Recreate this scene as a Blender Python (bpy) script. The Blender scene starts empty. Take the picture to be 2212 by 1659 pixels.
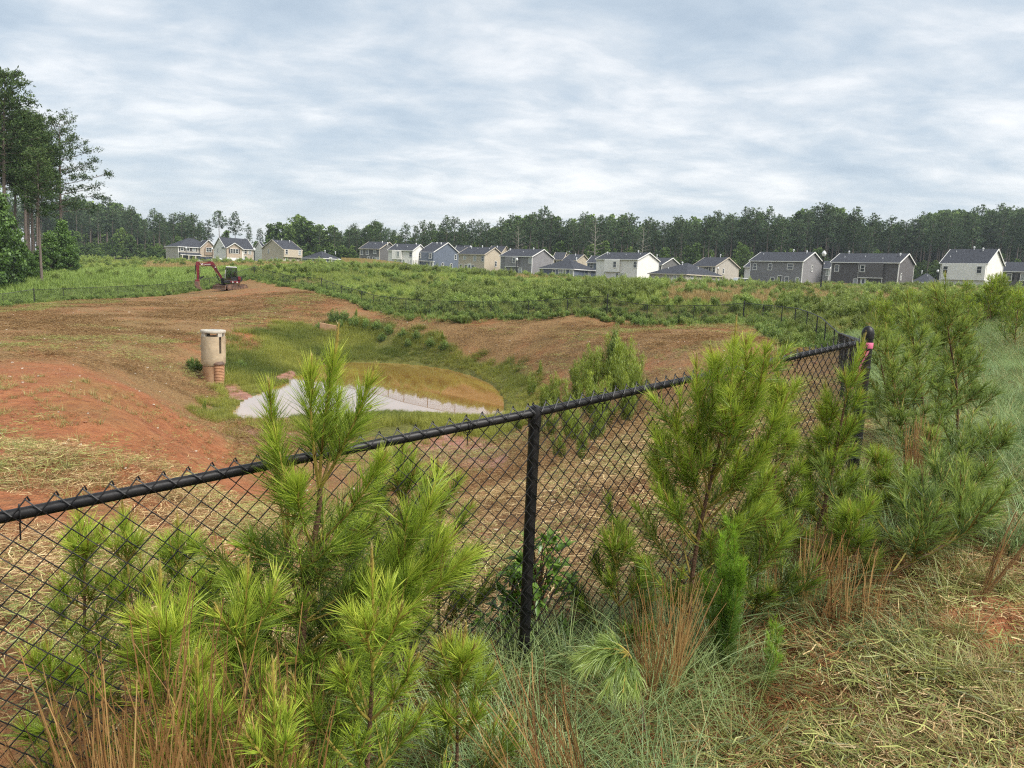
import bpy, bmesh, math, random
import numpy as np
from mathutils import Vector, Matrix

# ------------------------------------------------------------------ camera, world, sun, exposure
SC = bpy.context.scene
COL = SC.collection
PITCH, ROLL, FW, EYE = math.radians(7.95), math.radians(2.4), 0.72, 1.75
cam_d = bpy.data.cameras.new('camera')
cam_d.sensor_width = 36.0
cam_d.lens = 36.0 * FW
cam_d.clip_start, cam_d.clip_end = 0.05, 6000
cam = bpy.data.objects.new('camera', cam_d)
COL.objects.link(cam)
CAMROT = Matrix.Rotation(math.pi / 2 - PITCH, 3, 'X') @ Matrix.Rotation(ROLL, 3, 'Z')
cam.matrix_world = Matrix.Translation((0, 0, EYE)) @ CAMROT.to_4x4()
SC.camera = cam

SUN_AZ, SUN_EL = math.radians(118), math.radians(52)      # azimuth from +Y towards +X
world = bpy.data.worlds.new('World')
SC.world = world
world.use_nodes = True
wt = world.node_tree
wt.nodes.clear()

def N(t, kind, **kw):
    n = t.nodes.new(kind)
    for k, v in kw.items():
        if k.startswith('i_'):
            key = k[2:]
            key = int(key) if key.isdigit() else key.replace('_', ' ')
            n.inputs[key].default_value = v
        else:
            setattr(n, k, v)
    return n

def ramp(t, stops, interp='LINEAR'):
    r = t.nodes.new('ShaderNodeValToRGB')
    r.color_ramp.interpolation = interp
    e = r.color_ramp.elements
    while len(e) < len(stops):
        e.new(0.5)
    for k, (p, c) in enumerate(stops):
        e[k].position = p
        e[k].color = (*c, 1) if len(c) == 3 else c
    return r

def mathn(t, op, a, b=None, clamp=False):
    m = t.nodes.new('ShaderNodeMath'); m.operation = op; m.use_clamp = clamp
    for i, s in enumerate((a, b)):
        if s is None: continue
        if isinstance(s, (int, float)): m.inputs[i].default_value = s
        else: t.links.new(s, m.inputs[i])
    return m.outputs[0]

def mixc(t, fac, a, b, mode='MIX'):
    m = t.nodes.new('ShaderNodeMix'); m.data_type = 'RGBA'; m.blend_type = mode
    for i, s in ((0, fac), (6, a), (7, b)):
        if isinstance(s, (int, float)): m.inputs[i].default_value = s
        elif isinstance(s, tuple): m.inputs[i].default_value = (*s, 1)
        else: t.links.new(s, m.inputs[i])
    return m.outputs[2]

def build_sky(t):
    L = t.links.new
    sky = N(t, 'ShaderNodeTexSky', sky_type='NISHITA', sun_disc=False, sun_elevation=SUN_EL, sun_rotation=SUN_AZ,
            air_density=1.0, dust_density=2.0, ozone_density=1.0)
    tc = N(t, 'ShaderNodeTexCoord')
    sep = N(t, 'ShaderNodeSeparateXYZ'); L(tc.outputs['Generated'], sep.inputs[0])
    zz = mathn(t, 'ADD', mathn(t, 'MAXIMUM', sep.outputs[2], 0.0), 0.20)
    px_ = mathn(t, 'DIVIDE', sep.outputs[0], zz)
    py_ = mathn(t, 'DIVIDE', sep.outputs[1], zz)
    comb = N(t, 'ShaderNodeCombineXYZ'); L(px_, comb.inputs[0]); L(py_, comb.inputs[1])
    mp = N(t, 'ShaderNodeMapping'); mp.inputs['Rotation'].default_value = (0, 0, math.radians(-24))
    mp.inputs['Scale'].default_value = (0.70, 1.0, 1); L(comb.outputs[0], mp.inputs[0])
    n1 = N(t, 'ShaderNodeTexNoise', i_Scale=1.15, i_Detail=6.0, i_Roughness=0.55, i_Distortion=0.2); L(mp.outputs[0], n1.inputs[0])
    n2 = N(t, 'ShaderNodeTexNoise', i_Scale=4.2, i_Detail=5.0, i_Roughness=0.58, i_Distortion=0.25); L(mp.outputs[0], n2.inputs[0])
    n3 = N(t, 'ShaderNodeTexNoise', i_Scale=0.35, i_Detail=1.0, i_Roughness=0.5); L(mp.outputs[0], n3.inputs[0])
    f = mathn(t, 'ADD', mathn(t, 'MULTIPLY', n1.outputs[0], 0.44), mathn(t, 'MULTIPLY', n2.outputs[0], 0.38))
    f = mathn(t, 'ADD', f, mathn(t, 'MULTIPLY', n3.outputs[0], 0.18))
    cr = ramp(t, [(0.38, (1.38, 1.66, 1.95)), (0.45, (1.66, 1.92, 2.17)), (0.505, (2.05, 2.23, 2.39)), (0.555, (2.55, 2.63, 2.70)), (0.63, (3.15, 3.15, 3.14))])
    L(f, cr.inputs[0])
    # clouds grow paler and more even towards the horizon
    hz_ = N(t, 'ShaderNodeMapRange'); hz_.interpolation_type = 'SMOOTHSTEP'
    hz_.inputs[1].default_value = 0.0; hz_.inputs[2].default_value = 0.17; hz_.inputs[3].default_value = 0.55; hz_.inputs[4].default_value = 0.0
    L(sep.outputs[2], hz_.inputs[0])
    cl = mixc(t, hz_.outputs[0], cr.outputs[0], (2.28, 2.41, 2.50))
    col = mixc(t, 0.93, sky.outputs[0], cl)
    bg = N(t, 'ShaderNodeBackground', i_Strength=0.10); L(col, bg.inputs[0])
    out = N(t, 'ShaderNodeOutputWorld'); L(bg.outputs[0], out.inputs[0])
build_sky(wt)

sun_d = bpy.data.lights.new('sun', 'SUN')
sun_d.energy, sun_d.angle, sun_d.color = 1.5, math.radians(34), (1.0, 0.965, 0.91)
sun = bpy.data.objects.new('sun', sun_d)
COL.objects.link(sun)
sdir = Vector((math.sin(SUN_AZ) * math.cos(SUN_EL), math.cos(SUN_AZ) * math.cos(SUN_EL), math.sin(SUN_EL)))
sun.rotation_euler = sdir.to_track_quat('Z', 'Y').to_euler()
SC.view_settings.view_transform = 'Standard'
SC.view_settings.look = 'None'
SC.view_settings.gamma = 1.0
SC.view_settings.exposure = 1.80
SC.render.engine = 'CYCLES'
SC.cycles.use_denoising = False
SC.cycles.filter_width = 1.2
SC.cycles.use_adaptive_sampling = True
SC.cycles.adaptive_threshold = 0.015
SC.cycles.max_bounces = 5
SC.cycles.diffuse_bounces = 2
SC.cycles.glossy_bounces = 2
SC.cycles.transmission_bounces = 3
SC.cycles.transparent_max_bounces = 12
SC.cycles.caustics_reflective = False
SC.cycles.caustics_refractive = False

# ------------------------------------------------------------------ helpers: rays of the photograph (2212 px wide) and meshes
PW, PH = 2212.0, 1659.0
RNP = np.array(CAMROT)

def ray(x, y):
    """direction of a photo pixel, scaled so that its forward (Y) component is 1"""
    d = RNP @ np.array([(x - PW / 2) / (PW * FW), (PH / 2 - y) / (PW * FW), -1.0])
    return d / d[1]

def at(x, y, D):
    d = ray(x, y) * D
    return np.array([d[0], d[1], d[2] + EYE])

def project(P):
    q = RNP.T @ (np.asarray(P, float) - np.array([0, 0, EYE]))
    return PW / 2 + PW * FW * q[0] / -q[2], PH / 2 - PW * FW * q[1] / -q[2]

def tagit(o, label=None, cat=None, group=None, kind=None):
    for k, v in (('label', label), ('category', cat), ('group', group), ('kind', kind)):
        if v: o[k] = v
    return o

def empty(name, loc=(0, 0, 0), rz=0.0, label=None, cat=None, group=None):
    o = bpy.data.objects.new(name, None)
    o.empty_display_size = 0.2
    o.location = loc; o.rotation_euler = (0, 0, rz)
    COL.objects.link(o)
    return tagit(o, label, cat, group)

def link(me, name, parent=None, loc=None, rot=None, scale=None):
    o = bpy.data.objects.new(name, me)
    COL.objects.link(o)
    if parent is not None: o.parent = parent
    if loc is not None: o.location = loc
    if rot is not None: o.rotation_euler = rot
    if scale is not None: o.scale = scale if hasattr(scale, '__len__') else (scale,) * 3
    return o

def mesh_tris(name, V, T, mat=None, tint=None, smooth=False, mat_idx=None, attrs=None):
    """mesh from numpy vertex and triangle (or quad) arrays"""
    V = np.ascontiguousarray(V, dtype=np.float32).reshape(-1, 3)
    T = np.ascontiguousarray(T, dtype=np.int32)
    k = T.shape[1]
    me = bpy.data.meshes.new(name)
    me.vertices.add(len(V)); me.vertices.foreach_set('co', V.ravel())
    me.loops.add(T.size); me.loops.foreach_set('vertex_index', T.ravel())
    me.polygons.add(len(T)); me.polygons.foreach_set('loop_start', np.arange(0, T.size, k, dtype=np.int32))
    mats = mat if isinstance(mat, (list, tuple)) else ([mat] if mat else [])
    for m in mats: me.materials.append(m)
    if mat_idx is not None: me.polygons.foreach_set('material_index', np.ascontiguousarray(mat_idx, dtype=np.int32))
    if smooth: me.polygons.foreach_set('use_smooth', np.ones(len(T), dtype=bool))
    allat = dict(attrs or {})
    if tint is not None: allat['tint'] = tint
    for an, av in allat.items():
        a = me.attributes.new(an, 'FLOAT', 'POINT'); a.data.foreach_set('value', np.ascontiguousarray(av, dtype=np.float32).ravel())
    me.update(calc_edges=True)
    return me

class MB:
    """collects simple solids, then builds them as one mesh"""
    def __init__(s): s.v, s.f, s.m = [], [], []
    def add(s, verts, faces, m=0):
        b = len(s.v); s.v += [tuple(map(float, p)) for p in verts]
        s.f += [tuple(b + i for i in f) for f in faces]; s.m += [m] * len(faces)
        return s
    def box(s, c, size, rz=0.0, m=0, frame=None):
        hx, hy, hz_ = size[0] / 2, size[1] / 2, size[2] / 2
        cs, sn = math.cos(rz), math.sin(rz)
        vs = []
        for dz in (-hz_, hz_):
            for dx, dy in ((-hx, -hy), (hx, -hy), (hx, hy), (-hx, hy)):
                p = (c[0] + dx * cs - dy * sn, c[1] + dx * sn + dy * cs, c[2] + dz)
                vs.append(frame(p) if frame else p)
        return s.add(vs, [(3, 2, 1, 0), (4, 5, 6, 7), (0, 1, 5, 4), (1, 2, 6, 5), (2, 3, 7, 6), (3, 0, 4, 7)], m)
    def prism(s, poly, y0, y1, m=0, axis='y'):
        """extrude a (a,b) polygon along an axis: 'y' -> (a,y,b), 'x' -> (x,a,b), 'z' -> (a,b,z)"""
        mk = {'y': lambda a, b, t: (a, t, b), 'x': lambda a, b, t: (t, a, b), 'z': lambda a, b, t: (a, b, t)}[axis]
        n = len(poly)
        vs = [mk(a, b, y0) for a, b in poly] + [mk(a, b, y1) for a, b in poly]
        return s.add(vs, [tuple(range(n)), tuple(range(2 * n - 1, n - 1, -1))] + [(i, n + i, n + (i + 1) % n, (i + 1) % n) for i in range(n)], m)
    def tube(s, pts, r, n=8, m=0, caps=True, r1=None):
        pts = [np.asarray(p, float) for p in pts]
        rs = r if hasattr(r, '__len__') else ([r] * len(pts) if r1 is None else list(np.linspace(r, r1, len(pts))))
        b = len(s.v); prev = None
        for i, p in enumerate(pts):
            t = pts[min(i + 1, len(pts) - 1)] - pts[max(i - 1, 0)]
            t = t / (np.linalg.norm(t) + 1e-9)
            if prev is None:
                a = np.cross(t, (0, 0, 1) if abs(t[2]) < 0.9 else (1, 0, 0))
            else:
                a = prev - t * np.dot(prev, t)
            a = a / (np.linalg.norm(a) + 1e-9); prev = a; bb = np.cross(t, a)
            for k in range(n):
                w = 2 * math.pi * k / n
                s.v.append(tuple(p + rs[i] * (math.cos(w) * a + math.sin(w) * bb)))
        for i in range(len(pts) - 1):
            for k in range(n):
                k2 = (k + 1) % n
                s.f.append((b + i * n + k, b + i * n + k2, b + (i + 1) * n + k2, b + (i + 1) * n + k)); s.m.append(m)
        if caps:
            s.f.append(tuple(b + k for k in range(n - 1, -1, -1))); s.m.append(m)
            e = b + (len(pts) - 1) * n
            s.f.append(tuple(e + k for k in range(n))); s.m.append(m)
        return s
    def lathe(s, prof, c=(0, 0, 0), n=16, m=0):
        """profile [(r,z)...] turned round the z axis"""
        b = len(s.v)
        for r, z in prof:
            for k in range(n):
                w = 2 * math.pi * k / n
                s.v.append((c[0] + r * math.cos(w), c[1] + r * math.sin(w), c[2] + z))
        for i in range(len(prof) - 1):
            for k in range(n):
                k2 = (k + 1) % n
                s.f.append((b + i * n + k, b + i * n + k2, b + (i + 1) * n + k2, b + (i + 1) * n + k)); s.m.append(m)
        s.f.append(tuple(b + k for k in range(n - 1, -1, -1))); s.m.append(m)
        e = b + (len(prof) - 1) * n
        s.f.append(tuple(e + k for k in range(n))); s.m.append(m)
        return s
    def mesh(s, name, mats, smooth=False, bevel=0.0):
        me = bpy.data.meshes.new(name)
        me.from_pydata(s.v, [], s.f)
        for mm in (mats if isinstance(mats, (list, tuple)) else [mats]): me.materials.append(mm)
        me.polygons.foreach_set('material_index', s.m)
        if bevel:
            bm = bmesh.new(); bm.from_mesh(me)
            bmesh.ops.bevel(bm, geom=[e for e in bm.edges if e.is_manifold and e.calc_face_angle(0) > 0.6], offset=bevel, segments=1, affect='EDGES')
            bm.to_mesh(me); bm.free()
        if smooth:
            me.polygons.foreach_set('use_smooth', [True] * len(me.polygons))
            try: me.set_sharp_from_angle(angle=math.radians(40))
            except Exception: pass
        me.update()
        return me
    def build(s, name, mats, parent=None, smooth=False, bevel=0.0, loc=None):
        return link(s.mesh(name, mats, smooth, bevel), name, parent, loc)

# ------------------------------------------------------------------ materials
MATS = {}
def new_mat(name):
    m = bpy.data.materials.new(name); m.use_nodes = True
    t = m.node_tree; t.nodes.clear()
    out = t.nodes.new('ShaderNodeOutputMaterial')
    MATS[name] = m
    return m, t, out

def paint(name, col, rough=0.6, metal=0.0, var=0.12, scale=3.0, bump=0.0, bscale=40.0, spec=0.4, dirt=None, dirt_amt=0.5):
    """plain surface with uneven colour, optional dirt colour and fine relief"""
    m, t, out = new_mat(name); L = t.links.new
    tc = N(t, 'ShaderNodeTexCoord')
    n1 = N(t, 'ShaderNodeTexNoise', i_Scale=scale, i_Detail=6.0, i_Roughness=0.6); L(tc.outputs['Object'], n1.inputs[0])
    a = tuple(min(1, c * (1 - var)) for c in col); b = tuple(min(1, c * (1 + var)) for c in col)
    r = ramp(t, [(0.3, a), (0.7, b)]); L(n1.outputs[0], r.inputs[0])
    c = r.outputs[0]
    if dirt:
        n2 = N(t, 'ShaderNodeTexNoise', i_Scale=scale * 0.6, i_Detail=8.0, i_Roughness=0.7); L(tc.outputs['Object'], n2.inputs[0])
        r2 = ramp(t, [(0.42, (0, 0, 0)), (0.66, (dirt_amt,) * 3)]); L(n2.outputs[0], r2.inputs[0])
        c = mixc(t, r2.outputs[0], c, dirt)
    p = N(t, 'ShaderNodeBsdfPrincipled', i_Roughness=rough, i_Metallic=metal)
    p.inputs['Specular IOR Level'].default_value = spec
    L(c, p.inputs[0])
    if bump:
        n3 = N(t, 'ShaderNodeTexNoise', i_Scale=bscale, i_Detail=5.0); L(tc.outputs['Object'], n3.inputs[0])
        bp = N(t, 'ShaderNodeBump', i_Strength=bump, i_Distance=0.02); L(n3.outputs[0], bp.inputs['Height']); L(bp.outputs[0], p.inputs['Normal'])
    L(p.outputs[0], out.inputs[0])
    return m

def leafmat(name, stops, trans=0.3, rough=0.5, rand=0.25, wscale=0.0, wcol=None, gloss=0.06, rcol=None, rrange=(0.0, 1.0)):
    """foliage: colour along the 'tint' attribute, per-instance variation, light passing through"""
    m, t, out = new_mat(name); L = t.links.new
    at_ = N(t, 'ShaderNodeAttribute', attribute_name='tint')
    r = ramp(t, stops); L(at_.outputs['Fac'], r.inputs[0])
    c = r.outputs[0]
    oi = N(t, 'ShaderNodeObjectInfo')
    if rcol:
        mr = N(t, 'ShaderNodeMapRange'); mr.inputs[1].default_value, mr.inputs[2].default_value = rrange; L(oi.outputs['Random'], mr.inputs[0])
        c = mixc(t, mr.outputs[0], c, rcol)
    if wscale:
        g = N(t, 'ShaderNodeNewGeometry')
        nz = N(t, 'ShaderNodeTexNoise', i_Scale=wscale, i_Detail=3.0); L(g.outputs['Position'], nz.inputs[0])
        rr = ramp(t, [(0.4, (0, 0, 0)), (0.62, (0.8, 0.8, 0.8))]); L(nz.outputs[0], rr.inputs[0])
        c = mixc(t, rr.outputs[0], c, wcol)
    if rand:
        v = mathn(t, 'ADD', mathn(t, 'MULTIPLY', oi.outputs['Random'], rand), 1.0 - rand / 2)
        hs = N(t, 'ShaderNodeHueSaturation'); L(v, hs.inputs['Value']); L(c, hs.inputs['Color']); c = hs.outputs[0]
    d = N(t, 'ShaderNodeBsdfDiffuse'); L(c, d.inputs[0])
    sh = d.outputs[0]
    if trans:
        tr = N(t, 'ShaderNodeBsdfTranslucent'); L(c, tr.inputs[0])
        mx = N(t, 'ShaderNodeMixShader', i_0=trans); L(sh, mx.inputs[1]); L(tr.outputs[0], mx.inputs[2]); sh = mx.outputs[0]
    if gloss:
        gl = N(t, 'ShaderNodeBsdfGlossy', i_Roughness=rough); gl.inputs[0].default_value = (0.9, 0.95, 1, 1)
        mx = N(t, 'ShaderNodeMixShader', i_0=gloss); L(sh, mx.inputs[1]); L(gl.outputs[0], mx.inputs[2]); sh = mx.outputs[0]
    L(sh, out.inputs[0])
    return m

# ------------------------------------------------------------------ scattering (only for masses nobody could count)
def scatter(name, P, protos, scl, rot=None, pick=None, label=None, cat=None, parent=None, rng=None):
    """one object: prototype meshes instanced on points by geometry nodes"""
    n = len(P)
    rng = rng or np.random.default_rng(5)
    if rot is None:
        rot = np.zeros((n, 3)); rot[:, 2] = rng.uniform(0, 6.283, n)
    if pick is None: pick = rng.integers(0, len(protos), n)
    me = bpy.data.meshes.new(name)
    me.vertices.add(n); me.vertices.foreach_set('co', np.ascontiguousarray(P, dtype=np.float32).ravel())
    a = me.attributes.new('rot', 'FLOAT_VECTOR', 'POINT'); a.data.foreach_set('vector', np.ascontiguousarray(rot, dtype=np.float32).ravel())
    scl = np.asarray(scl, dtype=np.float32)
    if scl.ndim == 1: scl = np.repeat(scl[:, None], 3, 1)
    a = me.attributes.new('scl', 'FLOAT_VECTOR', 'POINT'); a.data.foreach_set('vector', np.ascontiguousarray(scl).ravel())
    a = me.attributes.new('pick', 'INT', 'POINT'); a.data.foreach_set('value', np.ascontiguousarray(pick, dtype=np.int32))
    o = link(me, name, parent)
    c = bpy.data.collections.new(name + '_source')
    for k, pm in enumerate(protos):
        c.objects.link(bpy.data.objects.new('%s_source_%02d' % (name, k), pm))
    g = bpy.data.node_groups.new(name, 'GeometryNodeTree')
    g.interface.new_socket('Geometry', in_out='INPUT', socket_type='NodeSocketGeometry')
    g.interface.new_socket('Geometry', in_out='OUTPUT', socket_type='NodeSocketGeometry')
    L = g.links.new
    gi = g.nodes.new('NodeGroupInput'); go = g.nodes.new('NodeGroupOutput')
    ci = g.nodes.new('GeometryNodeCollectionInfo'); ci.inputs[0].default_value = c
    ci.inputs['Separate Children'].default_value = True; ci.inputs['Reset Children'].default_value = True
    ip = g.nodes.new('GeometryNodeInstanceOnPoints'); ip.inputs['Pick Instance'].default_value = True
    def attr(nm, ty):
        q = g.nodes.new('GeometryNodeInputNamedAttribute'); q.data_type = ty; q.inputs[0].default_value = nm; return q.outputs[0]
    L(gi.outputs[0], ip.inputs['Points']); L(ci.outputs[0], ip.inputs['Instance'])
    L(attr('pick', 'INT'), ip.inputs['Instance Index'])
    e2r = g.nodes.new('FunctionNodeEulerToRotation'); L(attr('rot', 'FLOAT_VECTOR'), e2r.inputs[0]); L(e2r.outputs[0], ip.inputs['Rotation'])
    L(attr('scl', 'FLOAT_VECTOR'), ip.inputs['Scale'])
    L(ip.outputs[0], go.inputs[0])
    md = o.modifiers.new('scatter', 'NODES'); md.node_group = g
    if parent is None: tagit(o, label, cat, kind='stuff')
    else: o['kind'] = 'stuff'
    return o
# ------------------------------------------------------------------ terrain: heights known at points of the place, smoothly joined
POND_DROP = 6.2
ZW = EYE - POND_DROP
FENCE_TOP = [(-60, 639, 66), (0, 635.6, 68), (73, 625, 70), (104, 625, 71.5), (195, 621, 76), (325, 616, 83), (390, 610, 87), (423, 606, 89),
             (470, 597, 92), (511, 587, 94), (549, 577, 96), (573, 583.5, 93), (622, 595, 88), (694, 602, 82), (722, 612.5, 76),
             (781, 629, 69), (812, 638.5, 66), (845, 642, 64), (870, 645, 62), (950, 650, 59), (1031, 652, 57), (1120, 652, 56), (1217, 645.6, 55),
             (1313, 639, 54), (1338, 650, 53.4), (1376, 656.5, 52.4), (1415, 660, 51.8), (1456, 661, 51.2), (1500, 660, 50.7), (1551, 659.6, 50),
             (1608, 654.5, 49.5), (1644, 658, 46.8), (1684, 662, 44), (1721, 666, 40), (1750, 675, 36.5), (1774, 686, 33), (1811, 719, 27)]
FENCE3D = [at(*p) for p in FENCE_TOP]
FENCE_H = 1.22
NEAR_POST = at(1148, 893, 3.0)            # rail height at the middle post
CORNER = at(1873, 738, 4.95)              # rail height at the terminal post
LEFTRAIL = at(0, 1118, 2.02)
_d = (LEFTRAIL - NEAR_POST) / np.linalg.norm((LEFTRAIL - NEAR_POST)[:2])
PREV_POST = NEAR_POST + _d * 3.05
_c = [(0, 1300, 4.3), (0, 1100, 7.5), (0, 900, 15), (0, 800, 24), (0, 720, 38), (0, 680, 52),
      (300, 1250, 4.6), (300, 1000, 11), (300, 900, 18), (300, 850, 23), (300, 800, 31), (300, 760, 38), (300, 720, 46), (300, 690, 54), (300, 660, 66), (300, 645, 74),
      (430, 822, 38), (462, 825, 39), (500, 930, 28.3), (450, 1000, 20.5), (500, 1100, 13), (500, 1300, 5.2), (560, 740, 50), (540, 700, 58), (540, 660, 70), (480, 629, 85), (545, 622, 86),
      (620, 640, 74), (700, 700, 61), (800, 740, 57), (800, 700, 60.5), (800, 678, 63), (760, 650, 68),
      (1000, 720, 52), (1000, 695, 55), (1090, 1000, 20), (1090, 950, 26), (1050, 1100, 12), (1050, 1300, 5.2), (1100, 760, 46), (800, 960, 27), (800, 1040, 19.5), (800, 1200, 9),
      (1250, 740, 43), (1250, 800, 35.5), (1250, 900, 24), (1300, 1000, 13), (1300, 1200, 5.8), (1300, 700, 51), (1180, 870, 31.5),
      (1500, 720, 39), (1500, 780, 26), (1500, 900, 12.5), (1480, 1000, 8), (1650, 740, 30), (1700, 800, 18), (1600, 700, 46),
      # field beyond the fence
      (30, 622, 80), (90, 609, 84), (200, 590, 105), (200, 566, 150), (120, 575, 135), (330, 585, 115), (400, 566, 205), (420, 590, 112),
      (620, 578, 125), (700, 573, 160), (900, 583, 150), (1060, 600, 105), (1200, 606, 125), (1100, 625, 80), (1330, 632, 66), (1500, 640, 62), (1500, 617, 130), (1600, 618, 135), (1500, 650, 57),
      (1760, 624, 120), (1800, 650, 62), (1950, 628, 110), (2150, 664, 50), (2200, 628, 118), (2212, 720, 25), (2212, 800, 13.5), (2150, 900, 8.6), (1900, 760, 17), (1850, 690, 40),
      (2000, 1000, 6.4), (2100, 680, 38), (1950, 720, 25)]
_pts = [at(*p) for p in _c]
_pts += [p - np.array([0, 0, FENCE_H]) for p in FENCE3D]
_pts += [NEAR_POST - [0, 0, 1.2], CORNER - [0, 0, 1.18], PREV_POST - [0, 0, 1.2], LEFTRAIL - [0, 0, 1.2]]
for (X, Y, Z) in [(0, 0.3, 0.0), (0, 2.0, 0.0), (1.0, 2.2, 0.02), (-1.0, 1.2, -0.12), (1.5, 0, 0.1), (2.4, 2.4, 0.12), (-1.6, 0, -0.2), (3.4, 3.2, 0.17), (0, -2, 0.1), (0, -10, 0.3), (0, -60, 1), (0, -400, 3),
                  (-12, -4, -.8), (12, -4, .6), (-70, -20, -2), (70, -10, 1.6), (-400, -80, 3), (400, -60, 4), (6, 4.5, .25), (12, 6, .4), (40, 20, 1.0), (120, 60, 2.6), (260, 120, 4),
                  (-60, 30, -3.0), (-150, 60, 1.0), (-300, 180, 3), (-20, 6, -1.6)]:
    _pts.append(np.array([X, Y, Z]))
# building plots and the wood behind them lie on a gentle rise
for (x, y, D) in [(380, 566, 262), (480, 567, 250), (600, 570, 240), (700, 573, 228), (800, 577, 222), (950, 585, 210), (1100, 594, 198), (1230, 603, 184), (1350, 609, 177),
                  (1480, 616, 165), (1680, 617, 165), (1860, 619, 158), (2080, 624, 150), (2200, 628, 152),
                  (200, 561, 270), (500, 562, 320), (900, 575, 290), (1300, 588, 280), (1700, 598, 270), (2150, 605, 260),
                  (100, 548, 620), (1100, 575, 620), (2100, 600, 620)]:
    _pts.append(at(x, y, D))
_pts = np.array(_pts)

def _warp(X, Y):
    r = np.hypot(X, Y); th = np.arctan2(X, Y)
    rr = np.log(np.maximum(r, 0.0) + 1.2)
    return np.stack([rr, 1.25 * np.sin(th), 1.25 * np.cos(th)], -1)
_W = _warp(_pts[:, 0], _pts[:, 1])
def _phi(d2): return np.sqrt(d2 + 0.10 ** 2)
_n = len(_W)
_A = _phi(((_W[:, None, :] - _W[None]) ** 2).sum(-1)) - 0.0008 * np.eye(_n)
_Q = np.c_[np.ones(_n), _W]
_M = np.block([[_A, _Q], [_Q.T, np.zeros((4, 4))]])
_S = np.linalg.solve(_M, np.r_[_pts[:, 2], np.zeros(4)])

POND_PX = [(100, 610), (45, 590), (70, 545), (120, 505), (190, 472), (300, 428), (375, 400), (392, 372), (430, 366), (478, 352), (462, 322), (560, 299), (700, 291), (850, 288), (1000, 293), (1150, 306), (1300, 330),
           (1430, 365), (1530, 410), (1590, 462), (1618, 530), (1612, 592), (1500, 602), (1350, 590), (1200, 578), (1050, 570), (900, 566), (780, 572), (600, 588), (450, 594), (300, 604), (180, 604)]
def on_plane(x, y, z):
    d = ray(x, y); s = (z - EYE) / d[2]
    return d[0] * s, d[1] * s
POND = np.array([on_plane(486 + .3744 * a, 675 + .3744 * b, ZW) for a, b in POND_PX])

def poly_sd(X, Y, P):
    """signed distance to a polygon (negative inside)"""
    X = np.asarray(X, float); Y = np.asarray(Y, float); sh = X.shape
    x, y = X.ravel(), Y.ravel()
    best = np.full(x.shape, 1e18); ins = np.zeros(x.shape, bool)
    for i in range(len(P)):
        ax, ay = P[i - 1]; bx, by = P[i]
        ex, ey = bx - ax, by - ay
        t = np.clip(((x - ax) * ex + (y - ay) * ey) / (ex * ex + ey * ey + 1e-12), 0, 1)
        best = np.minimum(best, (x - ax - t * ex) ** 2 + (y - ay - t * ey) ** 2)
        c = ((ay > y) != (by > y)) & (x < (bx - ax) * (y - ay) / (by - ay + 1e-15) + ax)
        ins ^= c
    d = np.sqrt(best)
    return np.where(ins, -d, d).reshape(sh)

def vnoise(x, y, seed=0):
    """cheap smooth value noise"""
    xi, yi = np.floor(x).astype(np.int64), np.floor(y).astype(np.int64)
    fx, fy = x - xi, y - yi
    fx, fy = fx * fx * (3 - 2 * fx), fy * fy * (3 - 2 * fy)
    def h(a, b):
        n = (a * 374761393 + b * 668265263 + seed * 974634777) & 0x7fffffff
        n = ((n ^ (n >> 13)) * 1274126177) & 0x7fffffff
        return ((n ^ (n >> 16)) & 0xffff) / 65535.0
    return (h(xi, yi) * (1 - fx) + h(xi + 1, yi) * fx) * (1 - fy) + (h(xi, yi + 1) * (1 - fx) + h(xi + 1, yi + 1) * fx) * fy

def base_h(X, Y):
    X = np.asarray(X, float); Y = np.asarray(Y, float); sh = X.shape
    x, y = X.ravel(), Y.ravel(); out = np.empty(x.shape)
    for a in range(0, len(x), 40000):
        w = _warp(x[a:a + 40000], y[a:a + 40000])
        d2 = np.zeros((len(w), _n))
        for k in range(3): d2 += (w[:, k:k + 1] - _W[None, :, k]) ** 2
        out[a:a + 40000] = _phi(d2) @ _S[:_n] + np.c_[np.ones(len(w)), w] @ _S[_n:]
    return out.reshape(sh)

def height(X, Y):
    X = np.asarray(X, float); Y = np.asarray(Y, float)
    z = base_h(X, Y)
    r = np.hypot(X, Y)
    z = z + (vnoise(X * 0.9, Y * 0.9, 1) - .5) * 0.10 * np.clip(r / 8, .25, 1) + (vnoise(X * 3.1, Y * 3.1, 2) - .5) * 0.05 + (vnoise(X * 8, Y * 8, 6) - .5) * 0.025
    near = r < 75
    if np.any(near):
        sd = poly_sd(X[near], Y[near], POND) if X.ndim else poly_sd(X, Y, POND)
        zn = z[near] if X.ndim else z
        up = np.maximum(zn, ZW + 0.03 + 0.05 * np.clip(sd, 0, 3))
        w = np.clip(1 - sd / 7.0, 0, 1) ** 2
        flat = ZW + 0.04 + 0.035 * np.maximum(sd, 0) + (zn - ZW) * 0.06
        zo = np.where(sd > 0, up * (1 - w) + np.maximum(flat, ZW + .03) * w, ZW - 0.06 - 0.5 * np.clip(-sd / 2.0, 0, 1))
        if X.ndim: z = z.copy(); z[near] = zo
        else: z = zo
    return z

def hit(x, y, lift=0.0, dmin=0.8, dmax=600):
    """where the ray of a photo pixel meets the ground"""
    d = ray(x, y)
    s = np.geomspace(dmin, dmax, 700)
    below = (EYE + d[2] * s) < height(d[0] * s, s) + lift
    i = int(np.argmax(below)) if below.any() else len(s) - 1
    s2 = np.linspace(s[max(i - 1, 0)], s[i], 30)
    b2 = (EYE + d[2] * s2) < height(d[0] * s2, s2) + lift
    q = s2[int(np.argmax(b2))] if b2.any() else s2[-1]
    return np.array([d[0] * q, q, EYE + d[2] * q])

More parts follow.
